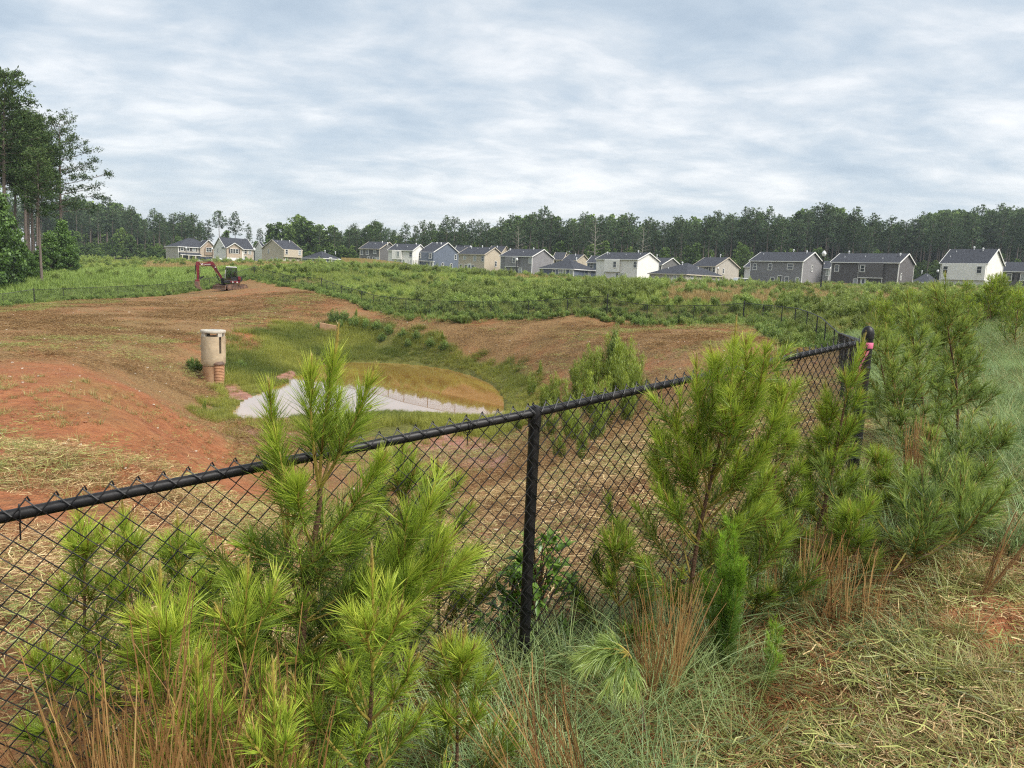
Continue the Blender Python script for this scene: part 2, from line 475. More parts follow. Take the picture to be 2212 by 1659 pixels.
def hits(L): return np.array([hit(*p)[:2] for p in L])
def gz(X, Y): return float(height(np.array([X]), np.array([Y]))[0])

# zones of the place, as outlines on the ground
BASIN = np.array([p[:2] for p in FENCE3D] + [list(CORNER[:2]), list(NEAR_POST[:2]), list(PREV_POST[:2]), list((PREV_POST + _d * 60)[:2])])
MARSH = hits([(466, 905), (474, 850), (492, 800), (505, 768), (560, 748), (566, 715), (620, 704), (690, 702), (715, 694), (800, 702), (900, 728), (962, 745), (975, 762), (1000, 775), (1060, 792), (1120, 796), (1160, 830), (1180, 880),
               (1130, 915), (1090, 940), (1000, 945), (850, 950), (700, 945), (590, 915), (530, 900)])
MUDS = [hits([(545, 915), (560, 890), (620, 900), (640, 940), (560, 960), (500, 950), (500, 925)]),
        hits([(900, 955), (960, 932), (1040, 945), (1095, 970), (1085, 1010), (1000, 1008), (930, 990)]),
        hits([(485, 835), (510, 828), (520, 842), (545, 856), (530, 868), (500, 862)]),
        hits([(590, 815), (632, 800), (640, 812), (620, 820), (600, 822)])]

BARES = [hits([(-60, 820), (120, 800), (300, 850), (360, 900), (370, 990), (250, 1060), (0, 1130), (-60, 1100)]), hits([(600, 655), (700, 690), (640, 700), (560, 690), (430, 690), (380, 650), (470, 640)]), hits([(1180, 760), (1290, 720), (1360, 760), (1330, 830), (1240, 830)]),
         hits([(1985, 1345), (2060, 1300), (2230, 1285), (2240, 1425), (2100, 1430), (2010, 1400)]), hits([(2120, 1160), (2230, 1130), (2230, 1230), (2150, 1230)]), hits([(492, 722), (525, 712), (562, 733), (572, 752), (548, 772), (512, 758)])]
# ------------------------------------------------------------------ the ground: one sheet out to the horizon
def make_ground():
    th = np.concatenate([np.linspace(-math.pi, -0.95, 26, endpoint=False), np.linspace(-0.95, 0.95, 380), np.linspace(0.95, math.pi, 27)[1:-1]])
    r = np.concatenate([[0.25], np.geomspace(0.7, 420, 430), np.geomspace(450, 5000, 16)])
    R_, T_ = np.meshgrid(r, th, indexing='ij')
    X, Y = R_ * np.sin(T_), R_ * np.cos(T_)
    Z = height(X, Y)
    far = np.clip((R_ - 420) / 300, 0, 1)
    Z = Z * (1 - far) + np.minimum(Z, 4.0) * far
    nr, nt = X.shape
    V = np.stack([X, Y, Z], -1).reshape(-1, 3)
    i, j = np.meshgrid(np.arange(nr - 1), np.arange(nt), indexing='ij')
    j2 = (j + 1) % nt
    Q = np.stack([i * nt + j, i * nt + j2, (i + 1) * nt + j2, (i + 1) * nt + j], -1).reshape(-1, 4)[:, ::-1]
    x, y = V[:, 0], V[:, 1]
    rr = np.hypot(x, y)
    basin = np.clip(0.5 - poly_sd(x, y, BASIN) / 1.0, 0, 1)
    marsh = np.clip(0.5 - poly_sd(x, y, MARSH) / 1.2, 0, 1)
    mud = np.zeros(len(x))
    for m in MUDS: mud = np.maximum(mud, np.clip(0.6 - poly_sd(x, y, m) / 0.7, 0, 1))
    pond = poly_sd(x, y, POND)
    marsh = np.where(pond < 1.0, 1.0, marsh)
    bare = np.zeros(len(x))
    for k, m in enumerate(BARES):
        if k in (1, 2): continue
        bare = np.maximum(bare, np.clip(0.5 - poly_sd(x, y, m) / (6.0 if k < 3 else (.5 if k < 5 else .8)), 0, 1))
    far_f = np.clip((rr - 25) / 60, 0, 1) * (1 - basin)
    me = mesh_tris('ground', V, Q, MATS['ground'], smooth=True, attrs={'basin': basin, 'marsh': marsh, 'mud': mud, 'field': far_f, 'bare': bare})
    o = link(me, 'ground'); o['kind'] = 'structure'
    w = MB()
    w.add([(px_, py_, ZW) for px_, py_ in (POND_C + (POND - POND_C) * 1.03)], [tuple(range(len(POND)))])
    wm = w.mesh('pond_water', MATS['water'])
    bm = bmesh.new(); bm.from_mesh(wm); bmesh.ops.triangulate(bm, faces=bm.faces[:])
    bmesh.ops.recalc_face_normals(bm, faces=bm.faces[:]); bm.to_mesh(wm); bm.free()
    if wm.polygons[0].normal.z < 0: wm.flip_normals()
    wo = link(wm, 'pond_water'); wo['kind'] = 'structure'; wo['label'] = 'muddy brown pond at the bottom of the basin'
POND_C = POND.mean(0)

def ground_mat():
    m, t, out = new_mat('ground'); L = t.links.new
    g = N(t, 'ShaderNodeNewGeometry'); P = g.outputs['Position']
    def noise(sc, det=8.0, rough=0.62, dist=0.0, vec=P):
        n = N(t, 'ShaderNodeTexNoise', i_Scale=sc, i_Detail=det, i_Roughness=rough, i_Distortion=dist); L(vec, n.inputs[0]); return n.outputs[0]
    def A(nm): return N(t, 'ShaderNodeAttribute', attribute_name=nm).outputs['Fac']
    def sel(f, lo, hi):
        q = ramp(t, [(lo, (0, 0, 0)), (hi, (1, 1, 1))]); L(f, q.inputs[0]); return q.outputs[0]
    big, mid, fine, vfine = noise(0.07, 2), noise(0.42, 4, .65), noise(3.2, 4, .7), noise(26, 2, .75)
    # bare red clay
    clay = ramp(t, [(0.25, (0.19, 0.066, 0.028)), (0.5, (0.31, 0.115, 0.047)), (0.75, (0.39, 0.170, 0.075))]); L(fine, clay.inputs[0])
    # cut straw lying on it
    st = N(t, 'ShaderNodeMapping'); st.inputs['Scale'].default_value = (1.0, 0.45, 1); L(P, st.inputs[0])
    strn = noise(16, 4, .8, .0, st.outputs[0])
    straw = ramp(t, [(0.30, (0.085, 0.045, 0.020)), (0.45, (0.19, 0.108, 0.044)), (0.58, (0.28, 0.172, 0.070)), (0.72, (0.40, 0.28, 0.13))]); L(strn, straw.inputs[0])
    greenish = ramp(t, [(0.3, (0.12, 0.095, 0.026)), (0.7, (0.28, 0.215, 0.070))]); L(strn, greenish.inputs[0])
    s1 = mathn(t, 'ADD', mathn(t, 'MULTIPLY', mid, 0.62), mathn(t, 'MULTIPLY', big, 0.48))
    s1 = mathn(t, 'ADD', s1, mathn(t, 'MULTIPLY', mathn(t, 'SUBTRACT', vfine, 0.5), 0.22))
    s1 = mathn(t, 'SUBTRACT', s1, mathn(t, 'MULTIPLY', mathn(t, 'SUBTRACT', A('bare'), 0.10), 0.33))
    mow = mixc(t, sel(s1, 0.40, 0.60), clay.outputs[0], straw.outputs[0])
    s2 = mathn(t, 'ADD', mathn(t, 'MULTIPLY', noise(0.16, 2, .6), 0.8), mathn(t, 'MULTIPLY', fine, 0.2))
    mow = mixc(t, mathn(t, 'MULTIPLY', sel(s2, 0.54, 0.70), 0.45), mow, greenish.outputs[0])
    # outside the fence: litter and soil under the plants, then the green field
    litter = ramp(t, [(0.28, (0.045, 0.026, 0.012)), (0.45, (0.105, 0.060, 0.026)), (0.60, (0.17, 0.105, 0.045)), (0.75, (0.27, 0.19, 0.09))]); L(strn, litter.inputs[0])
    soil0 = mixc(t, sel(mathn(t, 'ADD', mathn(t, 'MULTIPLY', noise(1.1, 2, .6), .8), mathn(t, 'MULTIPLY', vfine, .2)), 0.57, 0.66), litter.outputs[0], clay.outputs[0])
    soil = mixc(t, sel(mathn(t, 'ADD', A('bare'), mathn(t, 'MULTIPLY', mathn(t, 'SUBTRACT', fine, .5), .7)), .35, .6), soil0, clay.outputs[0])
    field = ramp(t, [(0.3, (0.055, 0.085, 0.018)), (0.5, (0.095, 0.13, 0.028)), (0.7, (0.16, 0.165, 0.045))]); L(mid, field.inputs[0])
    dry = sel(mathn(t, 'ADD', mathn(t, 'MULTIPLY', big, .75), mathn(t, 'MULTIPLY', mid, .25)), 0.52, 0.60)
    fieldc = mixc(t, dry, field.outputs[0], (0.20, 0.15, 0.05))
    c = mixc(t, A('field'), soil, fieldc)
    c = mixc(t, A('basin'), c, mow)
    marshc = ramp(t, [(0.3, (0.075, 0.080, 0.016)), (0.7, (0.16, 0.155, 0.035))]); L(fine, marshc.inputs[0])
    c = mixc(t, A('marsh'), c, marshc.outputs[0])
    mudc = ramp(t, [(0.3, (0.22, 0.085, 0.050)), (0.55, (0.36, 0.165, 0.110)), (0.8, (0.48, 0.31, 0.23))]); L(noise(2.2, 3, .6), mudc.inputs[0])
    mudf = sel(mathn(t, 'ADD', mathn(t, 'MULTIPLY', A('mud'), 0.8), mathn(t, 'MULTIPLY', mathn(t, 'SUBTRACT', fine, .5), .5)), 0.35, 0.5)
    c = mixc(t, mudf, c, mudc.outputs[0])
    p = N(t, 'ShaderNodeBsdfPrincipled'); p.inputs['Specular IOR Level'].default_value = 0.25
    L(c, p.inputs[0])
    rgh = mixc(t, mudf, (0.92, 0.92, 0.92), (0.42, 0.42, 0.42)); L(rgh, p.inputs['Roughness'])
    b1 = N(t, 'ShaderNodeBump', i_Strength=0.8, i_Distance=0.06); L(strn, b1.inputs['Height'])
    b2 = N(t, 'ShaderNodeBump', i_Strength=0.7, i_Distance=0.25); L(fine, b2.inputs['Height']); L(b1.outputs[0], b2.inputs['Normal'])
    L(b2.outputs[0], p.inputs['Normal'])
    L(p.outputs[0], out.inputs[0])

def water_mat():
    m, t, out = new_mat('water'); L = t.links.new
    g = N(t, 'ShaderNodeNewGeometry')
    n = N(t, 'ShaderNodeTexNoise', i_Scale=0.35, i_Detail=4.0); L(g.outputs['Position'], n.inputs[0])
    r = ramp(t, [(0.35, (0.38, 0.185, 0.045)), (0.65, (0.45, 0.235, 0.068))]); L(n.outputs[0], r.inputs[0])
    p = N(t, 'ShaderNodeBsdfPrincipled', i_Roughness=0.015, i_IOR=2.1)
    p.inputs['Coat Weight'].default_value = 1.0; p.inputs['Coat IOR'].default_value = 1.7; p.inputs['Coat Roughness'].default_value = 0.01
    p.inputs['Specular IOR Level'].default_value = 0.75
    L(r.outputs[0], p.inputs[0])
    n2 = N(t, 'ShaderNodeTexNoise', i_Scale=5.0, i_Detail=3.0); L(g.outputs['Position'], n2.inputs[0])
    b = N(t, 'ShaderNodeBump', i_Strength=0.07, i_Distance=0.02); L(n2.outputs[0], b.inputs['Height']); L(b.outputs[0], p.inputs['Normal'])
    L(p.outputs[0], out.inputs[0])
ground_mat(); water_mat()
make_ground()
# ------------------------------------------------------------------ surfaces of built things
paint('black_vinyl', (0.008, 0.008, 0.009), 0.42, var=0.3, scale=8, spec=0.3, bump=0.05, bscale=60, dirt=(.055, .045, .038), dirt_amt=.35)
paint('dark_post', (0.02, 0.02, 0.022), 0.5, var=0.2)
paint('concrete', (0.50, 0.41, 0.28), 0.85, var=0.22, scale=1.6, bump=0.35, bscale=30, dirt=(0.20, 0.135, 0.075), dirt_amt=0.55)
paint('concrete_cap', (0.50, 0.47, 0.40), 0.85, var=0.14, scale=3, bump=0.3, bscale=30, dirt=(0.26, 0.21, 0.15), dirt_amt=0.5)
paint('concrete_stained', (0.36, 0.205, 0.11), 0.85, var=0.2, scale=2, bump=0.3, bscale=30, dirt=(0.46, 0.33, 0.20), dirt_amt=0.6)
paint('rust_pipe', (0.36, 0.19, 0.105), 0.8, var=0.3, scale=5, bump=0.2, dirt=(0.50, 0.28, 0.14), dirt_amt=0.5)
paint('shade_black', (0.012, 0.011, 0.010), 0.9)  # near-black colour standing in for the shade inside the riser
paint('red_paint', (0.15, 0.008, 0.016), 0.42, var=0.15, scale=2, spec=0.5, dirt=(0.16, 0.06, 0.04), dirt_amt=0.25)
paint('steel_dirty', (0.115, 0.075, 0.055), 0.7, var=0.3, scale=4, dirt=(0.27, 0.145, 0.085), dirt_amt=0.7, bump=0.2)
paint('rubber_dirty', (0.06, 0.042, 0.034), 0.85, var=0.3, scale=5, dirt=(0.22, 0.11, 0.065), dirt_amt=0.75, bump=0.3)
paint('black_steel', (0.016, 0.017, 0.019), 0.45, var=0.25, scale=4, dirt=(0.06, 0.04, 0.03), dirt_amt=0.3)
paint('white_paint', (0.78, 0.78, 0.77), 0.5, var=0.04)
paint('chrome', (0.75, 0.76, 0.76), 0.18, metal=1.0, var=0.05)
paint('pink_tape', (0.72, 0.16, 0.27), 0.55, var=0.12, scale=14)
paint('orange_tape', (0.75, 0.16, 0.07), 0.55, var=0.12, scale=14)
paint('bare_metal', (0.34, 0.36, 0.38), 0.4, metal=0.7, var=0.1)
def glass_mat(name, col, rough=0.06, spec=0.9):
    m, t, out = new_mat(name)
    p = N(t, 'ShaderNodeBsdfPrincipled', i_Roughness=rough); p.inputs[0].default_value = (*col, 1); p.inputs['Specular IOR Level'].default_value = spec
    t.links.new(p.outputs[0], out.inputs[0]); return m
glass_mat('glass', (0.035, 0.042, 0.046))
glass_mat('glass_blind', (0.30, 0.32, 0.31), 0.15, 0.6)
glass_mat('cab_glass', (0.10, 0.13, 0.12), 0.05, 0.8)
def link_mat():
    """far chain link: thin dark wires crossing, open between them"""
    m, t, out = new_mat('far_chain_link'); L = t.links.new
    uv = N(t, 'ShaderNodeAttribute', attribute_name='run'); up = N(t, 'ShaderNodeAttribute', attribute_name='rise')
    def saw(s):
        f = mathn(t, 'FRACT', mathn(t, 'MULTIPLY', s, 1 / 0.072)); return mathn(t, 'LESS_THAN', f, 0.16)
    a = saw(mathn(t, 'ADD', uv.outputs['Fac'], up.outputs['Fac'])); b = saw(mathn(t, 'SUBTRACT', uv.outputs['Fac'], up.outputs['Fac']))
    f = mathn(t, 'MAXIMUM', a, b)
    tr = N(t, 'ShaderNodeBsdfTransparent'); d = N(t, 'ShaderNodeBsdfPrincipled', i_Roughness=0.4); d.inputs[0].default_value = (0.012, 0.012, 0.014, 1)
    mx = N(t, 'ShaderNodeMixShader'); L(f, mx.inputs[0]); L(tr.outputs[0], mx.inputs[1]); L(d.outputs[0], mx.inputs[2]); L(mx.outputs[0], out.inputs[0])
link_mat()

# ------------------------------------------------------------------ the near fence: posts, rail and every wire of the mesh
def near_fence():
    fr = empty('chain_link_fence', (NEAR_POST[0], NEAR_POST[1], gz(*NEAR_POST[:2])), 0,
               'black vinyl chain link fence crossing the foreground above the basin', 'fence')
    o0 = np.array(fr.location)
    def W(p): return np.asarray(p) - o0
    e = (NEAR_POST - CORNER); 
    rail = MB(); rail.tube([W(PREV_POST), W(NEAR_POST)], 0.0178, 14); rail.build('top_rail', MATS['black_vinyl'], fr, True)
    rail = MB(); rail.tube([W(NEAR_POST), W(CORNER) + [-.03, -.02, 0]], 0.0178, 14); rail.build('top_rail', MATS['black_vinyl'], fr, True)
    for p in (NEAR_POST, PREV_POST):
        z0 = gz(p[0], p[1]) - 0.25
        b = MB(); b.tube([W((p[0] + .015, p[1] + .02, z0)), W((p[0] + .015, p[1] + .02, p[2] - 0.015))], 0.0245, 14); po = b.build('line_post', MATS['black_vinyl'], fr, True)
        c = MB(); c.lathe([(0.027, -0.05), (0.029, -0.02), (0.029, 0.02), (0.024, 0.035), (0.008, 0.042)], W((p[0] + .015, p[1] + .02, p[2] - .01)), 14); c.build('post_cap', MATS['black_vinyl'], po, True)
    # mesh wires
    run_dir = CORNER - NEAR_POST; run_dir /= np.linalg.norm(run_dir[:2])
    nrm = np.array([run_dir[1], -run_dir[0], 0.0]); nrm /= np.linalg.norm(nrm)      # towards the camera
    rng = random.Random(3)
    def wires(p0, p1, name):
        L_ = np.linalg.norm((p1 - p0)[:2]); n = int(L_ / 0.036); mb = MB()
        for i in range(n + 1):
            pts = []
            for k in range(33):
                s = (i + ((k + i) % 2)) * 0.036
                if s > L_: s = L_
                p = p0 + (p1 - p0) * (s / L_)
                zz = p[2] + 0.040 - k * 0.0365
                dev = 0.0022 * (1 if ((k + i) % 2) else -1)
                out_ = 0.024 + 0.006 * math.sin(s * 2.1) * min(1, k / 8) if k > 0 else 0.004
                q = p + nrm * (out_ + dev) ; q[2] = zz
                pts.append(W(q))
            mb.tube(pts, 0.0027, 4, caps=False)
            # the twisted ends stand above the rail
            if i % 2 == 0:
                a, b_ = pts[0], pts[1]
                mb.tube([a, a + np.array([0, 0, 0.006]) + (np.array(run_dir) * 0.006), a + np.array(run_dir) * 0.012 - np.array([0, 0, .008])], 0.0027, 4)
        o = link(mb.mesh(name, MATS['black_vinyl']), name, fr); o['kind'] = 'stuff'
    wires(PREV_POST, NEAR_POST, 'chain_link_mesh')
    wires(NEAR_POST, CORNER, 'chain_link_mesh')
    # tie wires round the rail
    for f in (0.14, 0.42, 0.7, 0.9):
        for a, b_ in ((PREV_POST, NEAR_POST), (NEAR_POST, CORNER)):
            p = W(a + (b_ - a) * f); t = MB()
            pts = [p + nrm * 0.027 * math.cos(w) + np.array([0, 0, 0.027 * math.sin(w)]) + run_dir * 0.004 * w / 6 for w in np.linspace(-1.2, 5.5, 12)]
            t.tube([pts[0] + np.array([0, 0, -.05])] + pts, 0.0022, 5); t.build('tie_wire', MATS['black_vinyl'], fr)
    return nrm

def corner_post(nrm):
    p = CORNER; z0 = gz(p[0], p[1])
    t = empty('terminal_post', (p[0], p[1], z0), 0, 'thick black corner fence post with domed cap and pink tape', 'fence post')
    h = p[2] - z0 + 0.03
    b = MB(); b.tube([(0, 0, -.25), (0, 0, h)], 0.037, 18); b.build('post', MATS['black_vinyl'], t, True)
    b = MB(); b.lathe([(0.040, 0), (0.041, 0.035), (0.038, 0.05), (0.030, 0.07), (0.016, 0.082), (0.002, 0.086)], (0, 0, h - .01), 18); b.build('domed_cap', MATS['black_vinyl'], t, True)
    for zz in (0.25, 0.5, 0.75, 0.98):
        b = MB(); b.lathe([(0.0385, 0), (0.040, 0.002), (0.040, 0.02), (0.0385, 0.022)], (0, 0, zz), 18); b.build('tension_band', MATS['black_vinyl'], t, True)
    b = MB(); b.lathe([(0.0382, 0), (0.0405, 0.004), (0.0400, 0.02), (0.0408, 0.034), (0.0382, 0.04)], (0, 0, h - .075), 18)
    tp = b.build('pink_tape', MATS['pink_tape'], t, True); tp['label'] = 'pink flagging tape wrapped round the post'
    for k, (dx, ln, mt) in enumerate(((-0.045, 0.16, 'orange_tape'), (-0.028, 0.26, 'pink_tape'))):
        b = MB(); pts = [(dx + 0.02 - .08 * q + .006 * math.sin(q * 9 + k), -0.035 - .01 * q, h - .09 - ln * q) for q in np.linspace(0, 1, 7)]
        vs = []
        for (x, y, z) in pts: vs += [(x - .007, y, z), (x + .007, y - .004, z + .003)]
        b.add(vs, [(2 * i, 2 * i + 1, 2 * i + 3, 2 * i + 2) for i in range(6)]); b.build('tape_tail', MATS[mt], t)
near_nrm = near_fence()
corner_post(near_nrm)

# ------------------------------------------------------------------ the fence round the basin
def far_fence(pts, name, label, terminal, h=FENCE_H, wire=True, end_post=True):
    pts = [np.asarray(p, float) for p in pts]
    o0 = np.array([pts[0][0], pts[0][1], pts[0][2] - h])
    fr = empty(name, o0, 0, label, 'fence', 'basin fence runs')
    seg = [0.0]
    for a, b in zip(pts, pts[1:]): seg.append(seg[-1] + np.linalg.norm((b - a)[:2]))
    tot = seg[-1]; n = max(1, round(tot / 3.05))
    def P(s):
        k = min(np.searchsorted(seg, s, side='right') - 1, len(pts) - 2); f = (s - seg[k]) / (seg[k + 1] - seg[k] + 1e-9)
        return pts[k] + (pts[k + 1] - pts[k]) * f - o0
    st = [P(tot * i / n) for i in range(n + 1)]
    line = MB(); line.tube([[0, 0, -h - .2], [0, 0, 0]], 0.027, 8); lm = line.mesh('post', MATS['dark_post'], True)
    term = MB(); term.tube([[0, 0, -h - .2], [0, 0, .09]], 0.042, 10); term.lathe([(0.044, 0.08), (0.044, .11), (0.025, .14), (0.004, .15)], n=10); tm = term.mesh('post', MATS['dark_post'], True)
    for i, p in enumerate(st):
        if not end_post and i == n: continue
        link(tm if (i == 0 and terminal) else lm, 'post', fr, p)
    r = MB(); r.tube([P(s) for s in np.linspace(0, tot, n * 3 + 1)], 0.021, 6); r.build('top_rail', MATS['dark_post'], fr, True)
    ss = np.linspace(0, tot, n * 3 + 1); V, Fs, run, rise = [], [], [], []
    for s in ss:
        p = P(s)
        for k in (0.0, -h + .04): V.append(p + [0, 0, k]); run.append(s); rise.append(k)
    Fs = [(2 * i, 2 * i + 1, 2 * i + 3, 2 * i + 2) for i in range(len(ss) - 1)]
    me = mesh_tris('chain_link_mesh', np.array(V), np.array(Fs), MATS['far_chain_link'], attrs={'run': run, 'rise': rise})
    link(me, 'chain_link_mesh', fr)
    return fr
_fi = {p: i for i, p in enumerate(FENCE_TOP)}
def _run(a, b): return FENCE3D[a:b + 1]
far_fence(_run(0, 2), 'chain_link_fence', 'black chain link fence run at the left picture edge below the tall pines', False)
far_fence(_run(2, 10), 'chain_link_fence', 'long black chain link fence run behind the excavator', True)
far_fence(_run(10, 13), 'chain_link_fence', 'black chain link fence run just right of the excavator', True)
far_fence(_run(13, 23), 'chain_link_fence', 'black chain link fence run along the far rim above the pond', True)
far_fence(_run(23, 30), 'chain_link_fence', 'black chain link fence run that sags along the far right rim', True)
far_fence(_run(30, 36) + [FENCE3D[36] * .6 + CORNER * .4, CORNER + np.array([0.02, 0.06, -.02])], 'chain_link_fence', 'black chain link fence curving back to the taped corner post', True, end_post=False)

# ------------------------------------------------------------------ concrete outlet riser in the basin
def riser():
    p = hit(462, 825); z0 = p[2] - 0.12
    t = empty('outlet_riser', (p[0], p[1], z0), 0, 'round weathered concrete outlet riser standing beside the pond', 'riser')
    R = 0.61
    face = math.atan2(-p[1], -p[0])
    def dirv(a): return np.array([math.cos(a), math.sin(a), 0])
    b = MB(); b.lathe([(R * .90, 0), (R * .90, 0.98), (R * .88, 0.985), (R * .88, 1.0)], n=40); b.build('lower_barrel', MATS['concrete_stained'], t, True)
    # upper barrel with a vertical slot
    b = MB(); n = 64; slot = face + 0.58
    z1, z2, zs = 1.0, 2.58, 1.70
    def ring(z, r): return [(r * math.cos(face + 6.28318 * k / n), r * math.sin(face + 6.28318 * k / n), z) for k in range(n)]
    V = ring(z1 + .02, R * .90) + ring(z1 + .16, R) + ring(zs, R) + ring(z2, R) + ring(z2, R * .84) + ring(zs, R * .84)
    F = []
    isl = lambda k: abs(((6.28318 * (k + .5) / n + face - slot + math.pi) % 6.28318) - math.pi) < 0.075
    for lv in range(5):
        for k in range(n):
            if lv in (2, 3, 4) and isl(k): continue
            k2 = (k + 1) % n; F.append((lv * n + k, lv * n + k2, (lv + 1) * n + k2, (lv + 1) * n + k))
    b.add(V, F); b.build('upper_barrel', MATS['concrete'], t, True)
    b = MB(); b.lathe([(R * .83, 1.0), (R * .83, 2.45)], n=32); b.build('shade_core', MATS['shade_black'], t, True)  # solid core, the dark of the hollow barrel put into its colour
    b = MB(); b.lathe([(R * .70, 2.76), (R * 1.01, 2.76), (R * 1.03, 2.78), (R * 1.03, 2.87), (R * 1.0, 2.90), (R * .55, 2.91), (R * .53, 2.885)], n=48); lid = b.build('top_slab', MATS['concrete_cap'], t, True)
    b = MB(); b.lathe([(R * .45, 2.882), (R * .44, 2.90), (R * .2, 2.905)], n=32); b.build('manhole_cover', MATS['bare_metal'], lid, True)
    for k in range(4):
        a = face + 0.72 - 0.13 + k * 1.5708
        b = MB(); c = dirv(a) * R * .88; b.box((c[0], c[1], 2.67), (0.14, 0.24, 0.185), a); b.build('slab_support', MATS['concrete_cap'], t)
    # corrugated perforated half pipe on the face
    b = MB(); pc = dirv(face + 0.52) * R * .80; pr = 0.26
    prof = []
    for k in range(57):
        z = 0.05 + k * 0.02; prof.append((pr + 0.011 * math.sin(k * math.pi / 2), z))
    b.lathe(prof, (pc[0], pc[1], 0), 28); b.build('corrugated_pipe', MATS['rust_pipe'], t, True)
    b = MB(); b.lathe([(pr + .035, 1.10), (pr + .045, 1.14), (pr + .02, 1.20), (pr * .7, 1.27)], (pc[0], pc[1], 0), 20); b.build('pipe_collar', MATS['steel_dirty'], t, True)
    for k in range(5):
        b = MB(); a = face - 1.45 + .06 * k; c = dirv(a) * (R + .015); b.tube([(c[0], c[1], 2.05 + .05 * (k % 2)), (c[0] * 1.06, c[1] * 1.06, 1.98)], 0.012, 6)
        if k < 2: b.build('lifting_loop', MATS['bare_metal'], t)
riser()

def headwall():
    p = hit(708, 719)
    t = empty('pipe_headwall', (p[0], p[1], p[2] - .1), 0.12, 'tan concrete pipe headwall half hidden in the marsh grass', 'headwall')
    b = MB(); b.prism([(-.66, 0), (.66, 0), (.66, .70), (-.64, .90)], 0, .22, axis='y'); b.build('wall', MATS['concrete_stained'], t, bevel=.02)
    b = MB(); b.prism([(-.60, .0), (.55, .0), (.55, .35), (-.60, .35)], .22, .7, axis='y'); b.build('footing', MATS['concrete_stained'], t, bevel=.02)
headwall()

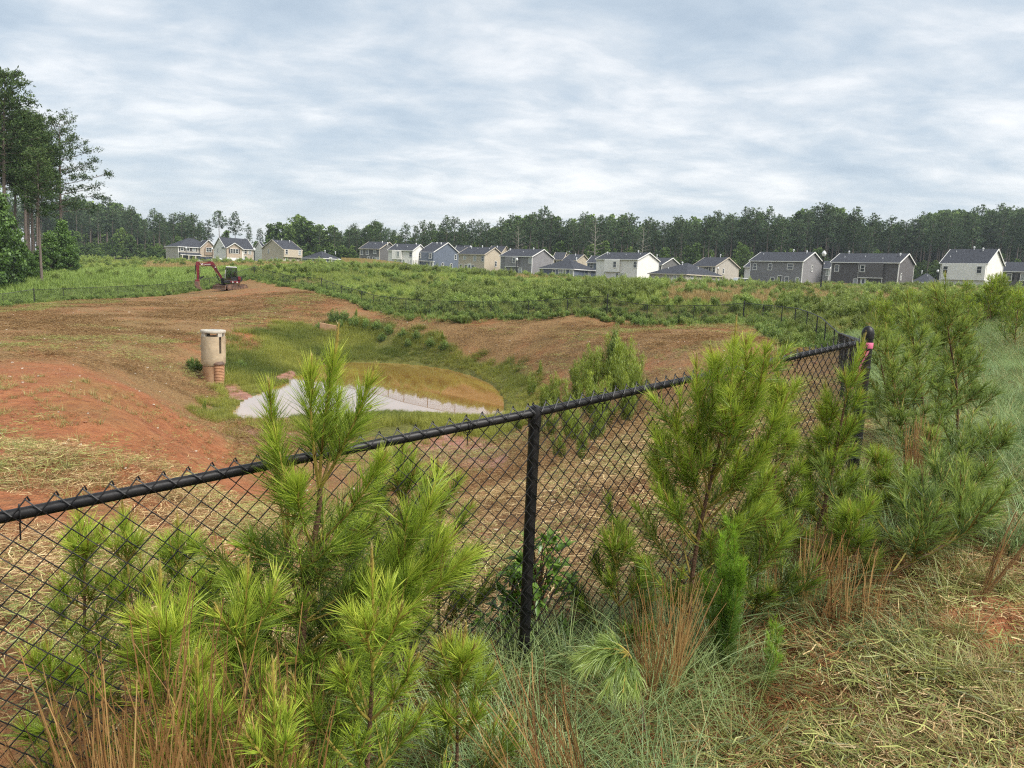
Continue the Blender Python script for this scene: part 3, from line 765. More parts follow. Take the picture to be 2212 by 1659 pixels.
# ------------------------------------------------------------------ excavator
def excavator():
    p = at(500, 626, 86); p[2] = gz(p[0], p[1])
    t = empty('mini_excavator', p, 0, 'red and black tracked mini excavator parked on the cleared rim', 'excavator')
    au = math.atan2(-math.cos(math.radians(30)), -math.sin(math.radians(30)))      # undercarriage forward
    ah = math.atan2(-0.36, -0.93)                                                  # upper works forward
    def FR(a, off=(0, 0, 0)):
        c, s = math.cos(a), math.sin(a)
        return lambda q: (q[0] * c - q[1] * s + off[0], q[0] * s + q[1] * c + off[1], q[2] + off[2])
    def turn(mb, a): 
        f = FR(a); mb.v = [f(v) for v in mb.v]; return mb
    # tracks
    for s in (-1, 1):
        b = MB(); prof = []
        for k in range(13): w = math.pi / 2 + math.pi * k / 12; prof.append((-1.12 + .33 * math.cos(w), .34 + .33 * math.sin(w)))
        for k in range(13): w = -math.pi / 2 + math.pi * k / 12; prof.append((1.12 + .33 * math.cos(w), .34 + .33 * math.sin(w)))
        b.prism(prof, s * .85 - .21, s * .85 + .21, axis='y'); tr = turn(b, au).build('track', MATS['rubber_dirty'], t)
        for k in range(30):
            sp = k / 30 * (4.48 + 2 * math.pi * .33); 
            if sp < 2.24: q, ang = (-1.12 + sp, .01), 0
            elif sp < 2.24 + math.pi * .33: w = -math.pi / 2 + (sp - 2.24) / .33; q, ang = (1.12 + .335 * math.cos(w), .34 + .335 * math.sin(w)), 0
            elif sp < 4.48 + math.pi * .33: q, ang = (1.12 - (sp - 2.24 - math.pi * .33), .675), 0
            else: w = math.pi / 2 + (sp - 4.48 - math.pi * .33) / .33; q, ang = (-1.12 + .335 * math.cos(w), .34 + .335 * math.sin(w)), 0
            b = MB(); b.box((q[0], s * .85, q[1]), (.06, .43, .05)); turn(b, au).build('track_pad', MATS['rubber_dirty'], tr)
        for xx, rr in ((-1.1, .25), (-.6, .13), (-.2, .13), (.2, .13), (.6, .13), (1.1, .24)):
            b = MB(); b.lathe([(rr, -.02), (rr, .02), (rr * .6, .03)], n=14)
            f = FR(au); b.v = [f((xx + v[0], s * (.85 + .215 + v[2]), (.34 if rr > .2 else .2) + v[1])) for v in b.v]; b.build('track_roller', MATS['steel_dirty'], tr, True)
    b = MB(); b.box((0, 0, .42), (1.7, 1.3, .36)); b.lathe([(.5, .6), (.5, .74)], n=20); turn(b, au).build('undercarriage', MATS['black_steel'], t)
    b = MB(); b.prism([(1.66, .06), (1.78, .02), (1.70, .26), (1.72, .48), (1.62, .5), (1.60, .26)], -1.08, 1.08, axis='y'); turn(b, au).build('dozer_blade', MATS['steel_dirty'], t)
    for s in (-1, 1):
        b = MB(); b.tube([(.6, s * .42, .36), (1.64, s * .5, .27)], .07, 6); turn(b, au).build('blade_arm', MATS['steel_dirty'], t)
    # upper works
    b = MB(); b.prism([(-.95, .78), (.78, .78), (.85, .9), (.85, 1.02), (-.98, 1.02)], -.95, .95, axis='y'); turn(b, ah).build('deck', MATS['black_steel'], t, bevel=.02)
    b = MB(); prof = []
    for k in range(9): w = math.pi * .62 + math.pi * .76 * k / 8; prof.append((-.25 + .95 * math.cos(w) , .98 * math.sin(w)))
    b.prism(prof, 1.02, 1.55, axis='z'); turn(b, ah).build('counterweight', MATS['black_steel'], t, bevel=.03)
    b = MB(); b.prism([(-.9, .88), (.1, .88), (.1, 1.05), (-.9, 1.10)], .955, .985, axis='y'); turn(b, ah).build('side_skirt', MATS['red_paint'], t)
    b = MB(); b.prism([(-1.02, 1.15), (-.75, 1.15), (-.72, 1.6), (-1.0, 1.55)], .72, .99, axis='y'); turn(b, ah).build('rear_corner_panel', MATS['red_paint'], t, bevel=.02)
    for yy in (.965,):
        for xx in (-.15, -.62):
            b = MB(); b.box((xx, .99, .93), (.14, .02, .10)); turn(b, ah).build('marker_plate', MATS['white_paint'], t)
    # engine hood on the far side
    b = MB(); b.prism([(-.95, 1.02), (.55, 1.02), (.45, 1.45), (-.9, 1.62)], -.94, -.08, axis='y'); turn(b, ah).build('engine_hood', MATS['black_steel'], t, bevel=.04)
    # cab
    x0, x1, y0, y1, zb, zt = -.62, .70, .0, .93, 1.02, 2.56
    cb = MB()
    for (x, y, xt) in ((x1, y0, x1 - .16), (x1, y1, x1 - .16), (x0, y0, x0 + .05), (x0, y1, x0 + .05), (.02, y1, .02)):
        cb.tube([(x, y, zb), (x, y, 1.75), (xt, y, zt)], .048, 6)
    for y in (y0, y1):
        cb.tube([(x1 - .16, y, zt), (x0 + .05, y, zt)], .05, 6); cb.tube([(x1, y, zb + .05), (x0, y, zb + .05)], .05, 6)
    for x, z in ((x1, zb + .04), (x1 - .16, zt), (x0, zb + .1), (x0 + .05, zt)): cb.tube([(x, y0, z), (x, y1, z)], .05, 6)
    cab = turn(cb, ah).build('cab', MATS['black_steel'], t)
    b = MB(); b.prism([(x0 - .02, 2.58), (x1 - .10, 2.58), (x1 - .14, 2.66), (x0 + .1, 2.68)], y0 - .04, y1 + .04, axis='y'); turn(b, ah).build('cab_roof', MATS['white_paint'], cab, bevel=.02)
    b = MB(); b.prism([(x1 - .005, zb), (x1 + .02, zb), (x1 + .03, 1.55), (x1 - .005, 1.55)], y0 + .03, y1 - .03, axis='y'); turn(b, ah).build('front_panel', MATS['black_steel'], cab)
    b = MB(); b.prism([(x0, zb), (.05, zb), (.05, 1.5), (x0, 1.5)], y1 - .03, y1 + .02, axis='y'); turn(b, ah).build('door_panel', MATS['black_steel'], cab)
    for nm, poly in (('door_window', [(x0 + .06, 1.52), (0.0, 1.52), (0.0, 2.5), (x0 + .1, 2.5)]), ('side_window', [(.05, 1.1), (x1 - .04, 1.1), (x1 - .05, 1.75), (x1 - .2, 2.5), (.05, 2.5)])):
        for yy in (y1 - .01, y0 + .01):
            b = MB(); b.prism(poly, yy - .008, yy + .008, axis='y'); turn(b, ah).build(nm, MATS['cab_pane'] if 'cab_pane' in MATS else MATS['cab_glass'], cab)
    b = MB(); b.prism([(x1 - .01, 1.56), (x1 + .006, 1.56), (x1 + .004, 1.76), (x1 - .145, 2.5), (x1 - .16, 2.5)], y0 + .05, y1 - .05, axis='y'); turn(b, ah).build('windscreen', MATS['cab_pane'] if 'cab_pane' in MATS else MATS['cab_glass'], cab)
    b = MB(); b.prism([(-.45, 1.1), (.1, 1.1), (.12, 1.5), (-.2, 1.55), (-.3, 2.15), (-.48, 2.15)], .25, .68, axis='y'); turn(b, ah).build('seat', MATS['black_steel'], cab, bevel=.03)
    b = MB(); b.tube([(x1 - .02, y1 + .06, 1.3), (x1 - .04, y1 + .08, 1.9), (x1 - .12, y1 + .04, 2.3)], .018, 6); turn(b, ah).build('grab_rail', MATS['white_paint'], cab)
    # boom: swing post, bent boom, arm, quick coupler, bucket and thumb  (profile in forward x, up z)
    yb = -.28
    def plate(poly, w, name, mat, bev=.02, par=None, y=yb):
        b = MB(); b.prism(poly, y - w / 2, y + w / 2, axis='y'); return turn(b, ah).build(name, MATS[mat], par or t, bevel=bev)
    plate([(.75, .70), (1.12, .74), (1.18, 1.2), (1.0, 1.36), (.78, 1.3)], .36, 'swing_post', 'black_steel')
    boom = plate([(.86, 1.22), (1.10, 1.12), (1.45, 1.72), (1.95, 2.42), (2.14, 2.62), (2.9, 2.68), (3.5, 2.74), (3.52, 2.92), (2.8, 2.99), (2.15, 3.16), (1.9, 3.12), (1.62, 2.62), (1.28, 1.98)], .26, 'boom', 'red_paint')
    b = MB(); b.tube([(1.28, yb + .0, .95), (1.62, yb, 1.75)], .065, 8); b.tube([(1.62, yb, 1.75), (1.86, yb, 2.35)], .035, 8, m=1); turn(b, ah).build('boom_cylinder', [MATS['black_steel'], MATS['chrome']], t)
    arm = plate([(3.36, 3.02), (3.62, 3.12), (3.78, 2.98), (3.74, 2.4), (3.68, 1.1), (3.56, .92), (3.42, 1.05), (3.40, 2.3)], .2, 'arm', 'red_paint')
    b = MB(); b.tube([(2.2, yb, 3.2), (3.05, yb, 3.17)], .06, 8); b.tube([(3.05, yb, 3.17), (3.58, yb, 3.14)], .032, 8, m=1); turn(b, ah).build('arm_cylinder', [MATS['black_steel'], MATS['chrome']], t)
    b = MB(); b.tube([(3.78, yb, 2.75), (3.86, yb, 1.65)], .055, 8); b.tube([(3.86, yb, 1.65), (3.84, yb, 1.05)], .035, 8, m=1); turn(b, ah).build('bucket_cylinder', [MATS['black_steel'], MATS['chrome']], t)
    plate([(3.44, 1.05), (3.84, 1.08), (3.9, .82), (3.72, .66), (3.42, .74)], .24, 'quick_coupler', 'red_paint')
    plate([(3.92, .84), (3.96, .5), (3.78, .14), (3.45, -.04), (3.1, -.12), (3.25, .12), (3.38, .34), (3.36, .78), (3.5, .84)], .5, 'bucket', 'steel_dirty')
    for k in range(4):
        b = MB(); yy = yb - .22 + k * .147; b.prism([(3.18, .02), (2.98, -.10), (3.22, -.10)], yy - .035, yy + .035, axis='y'); turn(b, ah).build('bucket_tooth', MATS['steel_dirty'], t)
    plate([(3.44, 1.2), (3.30, 1.1), (3.02, 1.28), (2.86, 1.52), (3.05, 1.46), (3.3, 1.36)], .16, 'thumb', 'black_steel')
    b = MB(); pts = [(1.3, yb + .16, 1.9), (1.9, yb + .2, 2.75), (2.8, yb + .18, 2.62), (3.3, yb + .16, 2.5), (3.34, yb + .16, 1.6), (3.45, yb + .14, 1.2)]
    b.tube(pts, .03, 6); turn(b, ah).build('hydraulic_hose', MATS['black_steel'], t)
    b = MB(); b.tube([(2.05, yb - .05, 3.12), (2.08, yb - .05, 3.5)], .02, 6); turn(b, ah).build('whip_stub', MATS['white_paint'], t)
    # lettering on the boom
    cu = bpy.data.curves.new('boom_lettering', 'FONT'); cu.body = 'YANMAR'; cu.size = .19; cu.extrude = .002; cu.align_x = 'CENTER'
    cu.materials.append(MATS['white_paint'])
    tmp = bpy.data.objects.new('lettering_source', cu); COL.objects.link(tmp); bpy.context.view_layer.update()
    lme = bpy.data.meshes.new_from_object(tmp.evaluated_get(bpy.context.evaluated_depsgraph_get())); bpy.data.objects.remove(tmp)
    o = link(lme, 'boom_lettering', t)
    f = FR(ah); q = f((2.58, yb + .135, 2.75)); o.location = q
    o.rotation_euler = (math.pi / 2, math.radians(-3), ah + math.pi)
    b = MB(); b.lathe([(.075, 0), (.075, .004)], n=14); b.v = [f((1.72 + v[0], yb + .134 + v[2], 2.52 + v[1])) for v in b.v]; b.build('boom_badge', MATS['white_paint'], t)
    b = MB(); b.prism([(3.16, 2.72), (3.28, 2.92), (3.22, 2.92), (3.14, 2.80), (3.06, 2.92), (3.0, 2.92), (3.10, 2.72)], yb + .132, yb + .137, axis='y'); turn(b, ah).build('boom_emblem', MATS['white_paint'], t)
def cab_pane():
    m, t, out = new_mat('cab_pane'); L = t.links.new
    tr = N(t, 'ShaderNodeBsdfTransparent'); tr.inputs[0].default_value = (.62, .70, .66, 1)
    g = N(t, 'ShaderNodeBsdfGlossy', i_Roughness=0.03)
    mx = N(t, 'ShaderNodeMixShader', i_0=0.14); L(tr.outputs[0], mx.inputs[1]); L(g.outputs[0], mx.inputs[2]); L(mx.outputs[0], out.inputs[0])
cab_pane()
excavator()
# ------------------------------------------------------------------ houses, placed by where their corners stand
def siding(name, col, lap=0.19, var=0.05):
    m, t, out = new_mat(name); L = t.links.new
    tc = N(t, 'ShaderNodeTexCoord'); sp = N(t, 'ShaderNodeSeparateXYZ'); L(tc.outputs['Object'], sp.inputs[0])
    fr = mathn(t, 'FRACT', mathn(t, 'DIVIDE', sp.outputs[2], lap))
    n = N(t, 'ShaderNodeTexNoise', i_Scale=0.7, i_Detail=3.0); L(tc.outputs['Object'], n.inputs[0])
    r = ramp(t, [(.3, tuple(c * (1 - var) for c in col)), (.7, tuple(min(1, c * (1 + var)) for c in col))]); L(n.outputs[0], r.inputs[0])
    p = N(t, 'ShaderNodeBsdfPrincipled', i_Roughness=0.6); L(r.outputs[0], p.inputs[0])
    p.inputs['Specular IOR Level'].default_value = .3
    b = N(t, 'ShaderNodeBump', i_Strength=0.9, i_Distance=0.03); b.invert = True; L(fr, b.inputs['Height']); L(b.outputs[0], p.inputs['Normal'])
    L(p.outputs[0], out.inputs[0])
siding('side_grey', (0.235, 0.225, 0.225)); siding('side_dark', (0.120, 0.110, 0.108)); siding('side_slate', (0.145, 0.140, 0.135)); siding('side_blue', (0.130, 0.152, 0.195)); siding('side_white', (0.80, 0.77, 0.71))
siding('side_tan', (0.50, 0.425, 0.32)); siding('side_beige', (0.44, 0.40, 0.34)); siding('side_lightgrey', (0.36, 0.36, 0.36))
paint('trim_white', (0.78, 0.76, 0.72), 0.5, var=.03); paint('trim_tan', (0.55, 0.48, 0.38), 0.5, var=.03)
paint('door_dark', (0.05, 0.045, 0.045), .5); paint('shutter', (0.03, 0.03, 0.033), .6)
paint('brick_pale', (0.47, 0.385, 0.30), .9, var=.25, scale=6, dirt=(.30, .21, .15), dirt_amt=.5)
paint('stone_bay', (0.34, 0.25, 0.18), .9, var=.35, scale=4, dirt=(.16, .11, .08), dirt_amt=.6)
paint('foundation', (0.5, 0.48, .45), .9)
def shingle():
    m, t, out = new_mat('shingles'); L = t.links.new
    tc = N(t, 'ShaderNodeTexCoord')
    n = N(t, 'ShaderNodeTexNoise', i_Scale=5.0, i_Detail=4.0, i_Roughness=.7); L(tc.outputs['Object'], n.inputs[0])
    r = ramp(t, [(.3, (.036, .039, .047)), (.7, (.066, .069, .080))]); L(n.outputs[0], r.inputs[0])
    p = N(t, 'ShaderNodeBsdfPrincipled', i_Roughness=0.9); L(r.outputs[0], p.inputs[0]); p.inputs['Specular IOR Level'].default_value = .12
    L(p.outputs[0], out.inputs[0])
shingle()

C2 = lambda x, y: (324 + .2075 * x, 459 + .2075 * y)
C3 = lambda x, y: (729 + .2197 * x, 421 + .2197 * y)
C4 = lambda x, y: (1134 + .2319 * x, 421 + .2319 * y)
C5 = lambda x, y: (1566 + .292 * x, 421 + .292 * y)
CB = lambda x, y: (324 + .10986 * x, 486 + .10986 * y)

WIN = {'std': (.92, 1.52), 'wide': (1.35, 1.25), 'slim': (.62, 1.45), 'short': (.9, 1.0)}
_wm = {}
def win_mesh(kind):
    if kind not in _wm:
        w, h = WIN[kind]; f = MB()
        for (c, s) in (((0, 0, h / 2 - .05), (w + .16, .1, .12)), ((0, 0, -h / 2 + .03), (w + .2, .13, .13)), ((-w / 2, 0, 0), (.12, .1, h)), ((w / 2, 0, 0), (.12, .1, h)), ((0, .005, 0), (w - .1, .06, .06))):
            f.box(c, s)
        g = MB(); g.box((0, .02, 0), (w - .02, .05, h - .02))
        _wm[kind] = (f.mesh('window', MATS['trim_white']), g.mesh('pane', MATS['glass']), g.mesh('pane', MATS['glass_blind']))
    return _wm[kind]
_shut = MB().box((0, 0, 0), (.36, .06, 1.55)).mesh('shutter', MATS['shutter'])
def door_mesh(mat):
    d = MB(); d.box((0, 0, 1.03), (.92, .07, 2.06)); return d.mesh('door', MATS[mat])
_dframe = MB().box((-.54, 0, 1.07), (.13, .1, 2.16)).box((.54, 0, 1.07), (.13, .1, 2.16)).box((0, 0, 2.13), (1.2, .1, .14)).mesh('door_frame', MATS['trim_white'])
_dlight = MB().box((0, -.03, 1.35), (.5, .05, 1.0)).mesh('door_pane', MATS['glass'])
_doors = {}
_vent = MB().tube([(0, 0, -.3), (0, 0, .35)], .09, 8).lathe([(.17, .3), (.19, .42), (.16, .62), (.05, .66)], n=8).mesh('vent_pipe', MATS['white_paint'], True)
_vents = MB().tube([(0, 0, -.2), (0, 0, .28)], .07, 6).mesh('vent_pipe', MATS['white_paint'], True)
HOUSES = []

def house(name, label, wall, cv, xl, xr, xs, ey, D, side='R', depth=9.0, storeys=2, rise=1.7, roof='gable', front=(), sidew=(), doors=(), vents=(), trim='trim_white',
          spouts=(), bay=None, sink=0.0, cat='house', garage=(), porch=None, fgable=None, line=None, eave_h=None):
    eh = eave_h or (5.35 if storeys == 2 else 2.65)
    xA = cv(xl, ey)[0]; xB = cv(xr, ey)[0]; xC = cv(xs, ey)[0]
    anchor_x = xB if side == 'R' else xA
    pt = at(anchor_x, cv(0, ey)[1], D); zE = pt[2]
    yref = cv(0, ey)[1]
    sA, sB, sC = ray(xA, yref)[0], ray(xB, yref)[0], ray(xC, yref)[0]
    best = None
    for ph in np.radians(np.linspace(-60, 60, 1201)):
        q = np.array([pt[0] - depth * math.sin(ph), pt[1] + depth * math.cos(ph)])
        e = abs(q[0] / q[1] - sC)
        if best is None or e < best[0]: best = (e, ph)
    ph = best[1]; c, s = math.cos(ph), math.sin(ph)
    if side == 'R':
        W = (pt[0] - sA * pt[1]) / (c - sA * s); A = np.array([pt[0] - W * c, pt[1] - W * s])
    else:
        W = (sB * pt[1] - pt[0]) / (c - sB * s); A = np.array([pt[0], pt[1]])
    z0 = zE - eh - sink
    t = empty(name, (A[0], A[1], z0), ph, label, cat, 'houses of the subdivision')
    t['w'] = W
    HOUSES.append((t, A + np.array([c, s]) * W / 2, label))
    eh += sink
    def loc(x, y, plane):
        """photo point -> local point on the front (y=0) or side plane"""
        d = ray(*cv(x, y)); o = np.array([-A[0], -A[1], EYE - z0])
        R2 = np.array([[c, s, 0], [-s, c, 0], [0, 0, 1]]); o = R2 @ o; d = R2 @ d
        if plane == 'front': k = -o[1] / d[1]
        elif plane == 'side': k = ((W if side == 'R' else 0) - o[0]) / d[0]
        else:                  # the front roof slope
            sl = rise / (depth / 2); k = (eh + sl * o[1] - o[2]) / (d[2] - sl * d[1])
        return o + d * k
    mt = MATS[wall]
    b = MB()
    if roof == 'gable': b.prism([(0, -.6), (depth, -.6), (depth, eh), (depth / 2, eh + rise - .05), (0, eh)], 0, W, axis='x')
    else: b.box((W / 2, depth / 2, (eh - .6) / 2), (W, depth, eh + .6))
    b.build('wall', mt, t)
    f = MB(); f.box((W / 2, depth / 2, -.25), (W + .06, depth + .06, .6)); f.build('foundation', MATS['foundation'], t)
    ov = .38; sl = rise / (depth / 2)
    rf = MB()
    if roof == 'gable':
        th = .16
        for sgn in (0, 1):
            ys = (-ov, depth / 2) if sgn == 0 else (depth + ov, depth / 2)
            z_ = (eh - ov * sl, eh + rise)
            pr = [(ys[0], z_[0] + .02), (ys[1], z_[1] + .02), (ys[1], z_[1] + .02 + th), (ys[0], z_[0] + .02 + th)]
            rf.prism(pr if sgn == 0 else pr[::-1], -.28, W + .28, axis='x')
        ro = rf.build('roof', MATS['shingles'], t)
        g = MB(); g.box((W / 2, -ov - .05, eh - ov * sl + .09), (W + .56, .12, .17)); g.build('gutter', MATS[trim], ro)
        for xx in (-.30, W + .30):
            for sgn in (0, 1):
                k = MB(); ys = (-ov, depth / 2) if sgn == 0 else (depth + ov, depth / 2)
                pr = [(ys[0], eh - ov * sl - .02), (ys[1], eh + rise - .02), (ys[1], eh + rise + .2), (ys[0], eh - ov * sl + .2)]
                k.prism(pr, xx - .05, xx + .05, axis='x'); k.build('rake_board', MATS[trim], ro)
    else:
        inset = min(depth / 2, W / 2 - .3) * (1.0 if roof == 'hip' else .6)
        V = [(-ov, -ov, eh), (W + ov, -ov, eh), (W + ov, depth + ov, eh), (-ov, depth + ov, eh), (inset, depth / 2, eh + rise), (W - inset, depth / 2, eh + rise)]
        V += [(x, y, z - .16) for x, y, z in V[:4]]
        rf.add(V, [(0, 1, 5, 4), (1, 2, 5), (2, 3, 4, 5), (3, 0, 4), (0, 6, 7, 1), (1, 7, 8, 2), (2, 8, 9, 3), (3, 9, 6, 0), (9, 8, 7, 6)])
        ro = rf.build('roof', MATS['shingles'], t)
        for (a, b_) in (((-ov, -ov), (W + ov, -ov)), ((W + ov, -ov), (W + ov, depth + ov)), ((-ov, -ov), (-ov, depth + ov))):
            g = MB(); cx, cy = (a[0] + b_[0]) / 2, (a[1] + b_[1]) / 2; lx, ly = abs(a[0] - b_[0]) + .14, abs(a[1] - b_[1]) + .14
            g.box((cx, cy, eh - .09), (max(lx, .13), max(ly, .13), .2)); g.build('gutter', MATS[trim], ro)
    # corner boards
    for (x, y) in ((0, 0), (W, 0), ((W if side == 'R' else 0), depth)):
        g = MB(); g.box((x, y, eh / 2 - .2), (.16, .16, eh + .3)); g.build('corner_board', MATS[trim], t)
    for x in spouts:
        q = loc(x, ey + 40, 'front'); g = MB(); g.box((q[0], -.06, eh / 2 - .2), (.12, .12, eh + .2)); g.build('downspout', MATS['trim_white'], t)
    def put(q, kind, plane, shutters=False):
        fm, pm, pb = win_mesh(kind)
        rz = 0 if plane == 'front' else (math.pi / 2 if side == 'R' else -math.pi / 2)
        off = -.035
        if line and plane == 'front':
            l0, l1 = loc(line[0], line[2], 'front'), loc(line[1], line[2], 'front')
            if l0[0] < q[0] < l1[0] and q[2] > (l0[2] + l1[2]) / 2: off = -.64
        p = [q[0], off, q[2]] if plane == 'front' else [(W + .035 if side == 'R' else -.035), q[1], q[2]]
        w = link(fm, 'window', t, p, (0, 0, rz)); link(pb if (int(q[0] * 7 + q[2] * 3) % 3 == 0) else pm, 'pane', w)
        if shutters:
            for sg in (-1, 1): link(_shut, 'shutter', w, (sg * (WIN[kind][0] / 2 + .3), 0.01, 0))
    for w in front:
        x, y = w[0], w[1]; kind = w[2] if len(w) > 2 else 'std'; put(loc(x, y, 'front'), kind, 'front', len(w) > 3)
    for w in sidew: put(loc(w[0], w[1], 'side'), w[2] if len(w) > 2 else 'std', 'side')
    for d in doors:
        q = loc(d[0], d[1], 'front'); mat = d[2] if len(d) > 2 else 'trim_white'
        if mat not in _doors: _doors[mat] = door_mesh(mat)
        o = link(_doors[mat], 'door', t, (q[0], -.035, .1 + sink * 0)); o.location.z = q[2] - 1.03
        link(_dframe, 'door_frame', o); link(_dlight, 'door_pane', o)
    for v in vents:
        q = loc(v[0], v[1], 'roof'); link(_vent if len(v) < 3 else _vents, 'vent_pipe', ro, (q[0], max(-.2, q[1]), eh + sl * q[1] + .15))
    if line:            # upper storey overhangs a recessed lower one: a dark reveal with its trim
        a, b_, yy = line
        q0, q1 = loc(a, yy, 'front'), loc(b_, yy, 'front'); g = MB(); z = (q0[2] + q1[2]) / 2
        g.box(((q0[0] + q1[0]) / 2, -.30, (z + eh) / 2 - .04), (q1[0] - q0[0], .6, eh - z - .12)); o = g.build('upper_bay', mt, t)
        g = MB(); g.box(((q0[0] + q1[0]) / 2, -.31, z + .02), (q1[0] - q0[0] + .08, .66, .14)); g.build('bay_trim', MATS[trim], o)
    for gx in garage:
        q = loc(gx[0], gx[1], 'front'); g = MB(); g.box((q[0], -.05, 1.1), (gx[2], .1, 2.2)); o = g.build('garage_door', MATS[gx[3]], t)
        for k in range(1, 4):
            g = MB(); g.box((q[0], -.105, .1 + k * .53), (gx[2] - .1, .02, .04)); g.build('panel_joint', MATS['trim_tan'], o)
    t['__z'] = z0
    return t, loc, W, eh, z0, ro

# far left row (fronts towards the street)
h1, loc1, W1, e1, z1, r1 = house('brick_house', 'hip-roofed house with grey side, brick garage gable and dark shutters', 'side_beige', CB, 555, 1290, 315, 420, 256, side='L', depth=11, rise=3.2, roof='hip',
      front=[(628, 462, 'std', 1), (749, 470, 'std', 1), (865, 475, 'std', 1), (632, 612, 'std'), (772, 618, 'std', 1)], doors=[(672, 640, 'door_dark')], cat='house')
def front_gable(t, loc, eh, xa, xb, ay, mat, proj, wins, garages, apex_y, arch=None):
    q0, q1 = loc(xa, ay, 'front'), loc(xb, ay, 'front'); qa = loc((xa + xb) / 2, apex_y, 'front')
    x0, x1 = q0[0], q1[0]; xm = (x0 + x1) / 2; za = qa[2]; b = MB()
    b.prism([(x0, -.5), (x1, -.5), (x1, eh), (xm, za), (x0, eh)], -proj, .2, axis='y'); o = b.build('front_wing', MATS[mat], t)
    sl = (za - eh) / (xm - x0)
    for sg in (-1, 1):
        r = MB(); xe = xm + sg * (xm - x0 + .3); pr = [(xm, za + .05), (xe, eh - .3 * sl + .05), (xe, eh - .3 * sl + .2), (xm, za + .2)]
        r.prism(pr, -proj - .35, 3.2, axis='y'); r.build('wing_roof', MATS['shingles'], o)
        r = MB(); pr = [(xm, za - .02), (xe, eh - .3 * sl - .02), (xe, eh - .3 * sl + .22), (xm, za + .22)]; r.prism(pr, -proj - .44, -proj - .35, axis='y'); r.build('rake_board', MATS['trim_white'], o)
    for (x, y, k, sh) in wins:
        q = loc(x, y, 'front'); w = link(win_mesh(k)[0], 'window', o, (q[0], -proj - .04, q[2])); link(win_mesh(k)[1], 'pane', w)
        if sh: link(_shut, 'shutter', w, (sh * .75, 0, 0))
    for (x, wd, mt_) in garages:
        q = loc(x, ay + 150, 'front'); g = MB(); g.box((q[0], -proj - .04, 1.15), (wd, .1, 2.2)); g.build('garage_door', MATS[mt_], o)
    return o, x0, x1, xm, za
o1 = front_gable(h1, loc1, e1, 975, 1290, 430, 'brick_pale', .5, [], [(1065, 2.2, 'trim_tan'), (1205, 2.2, 'trim_tan')], 300)
_q0, _q1, _qz, _qa = loc1(1060, 590, 'front'), loc1(1225, 590, 'front'), loc1(1140, 590, 'front'), loc1(1135, 365, 'front')
b = MB(); b.prism([(_q0[0], _qz[2]), (_q1[0], _qz[2]), (_q1[0], e1 - .3), ((_q0[0] + _q1[0]) / 2, _qa[2]), (_q0[0], e1 - .3)], -.75, -.45, axis='y'); sb = b.build('stone_bay', MATS['stone_bay'], h1)
for x in (1113, 1167):
    q = loc1(x, 487, 'front'); w = link(win_mesh('std')[0], 'window', sb, (q[0], -.79, q[2])); link(win_mesh('std')[1], 'pane', w)
_p0, _p1 = loc1(560, 520, 'front'), loc1(980, 545, 'front')
b = MB(); b.prism([(-1.7, 2.55), (0, 3.25), (0, 3.4), (-1.75, 2.72)], _p0[0], _p1[0], axis='x'); po = b.build('porch_roof', MATS['shingles'], h1)
b = MB(); b.box(((_p0[0] + _p1[0]) / 2, -1.72, 2.58), (_p1[0] - _p0[0], .12, .2)); b.build('porch_fascia', MATS['trim_white'], po)
for x in (600, 725, 860, 975):
    q = loc1(x, 620, 'front'); b = MB(); b.box((q[0], -1.6, 1.2), (.3, .3, 2.7)); b.build('porch_column', MATS['trim_tan'], po)
h2, loc2, W2, e2, z2, r2 = house('white_house', 'white-sided house with brick front gable and white garage doors', 'side_white', CB, 1490, 2030, 1255, 450, 246, side='L', depth=10.5, rise=3.4,
      front=[(1876, 525, 'std'), (1958, 530, 'std'), (1878, 655, 'std')], sidew=[(1335, 500, 'slim')])
q = loc2(1840, 560, 'front')
b = MB(); b.box(((q[0] + W2) / 2 + .05, -.06, e2 / 2 - .1), (W2 - q[0] - .1, .12, e2 - .2)); b.build('brick_facing', MATS['brick_pale'], h2)
for wo in [o for o in h2.children if o.name.startswith('window') and o.location.x > q[0] and o.location.y > -.1]: wo.location.y = -.16
front_gable(h2, loc2, e2, 1490, 1790, 445, 'brick_pale', .8, [(1585, 510, 'std', -1), (1637, 512, 'std', 0), (1690, 515, 'std', 1)], [(1570, 2.5, 'white_paint'), (1715, 2.5, 'white_paint')], 362)
house('white_house', 'white gabled house peeking out left of the tan house', 'side_white', C2, 1185, 1200, 1090, 372, 262, side='L', depth=10, rise=2.2)
house('tan_house', 'tan two-storey house with three narrow gable windows and white roof vents', 'side_tan', C2, 1385, 1575, 1170, 380, 236, side='L', depth=11, rise=2.8, trim='trim_tan',
      front=[(1410, 408), (1547, 418)], sidew=[(1235, 402, 'slim'), (1267, 485, 'slim'), (1325, 488, 'slim')], doors=[(1420, 497, 'white_paint')], vents=[(1371, 300), (1453, 315), (1330, 310, 1)], line=(1385, 1575, 465))
house('blue_house', 'low single-storey blue house with hip roof left of the wooden fence', 'side_blue', C2, 1805, 1988, 1592, 476, 228, side='L', depth=11, storeys=1, rise=2.2, roof='hip', sink=.4,
      front=[(1824, 503), (1914, 505), (1966, 506)], sidew=[(1692, 497, 'slim')], doors=[(1878, 508, 'white_paint')], vents=[(1822, 420), (1930, 432)])
house('grey_house', 'charcoal grey two-storey house behind the wooden privacy fence', 'side_slate', C3, 222, 412, 590, 532, 224, depth=10, rise=2.2, trim='trim_tan', front=[(238, 562), (294, 564), (367, 562, 'short'), (306, 632), (358, 634), (397, 636)], vents=[(441, 480), (491, 492), (370, 488, 1)])
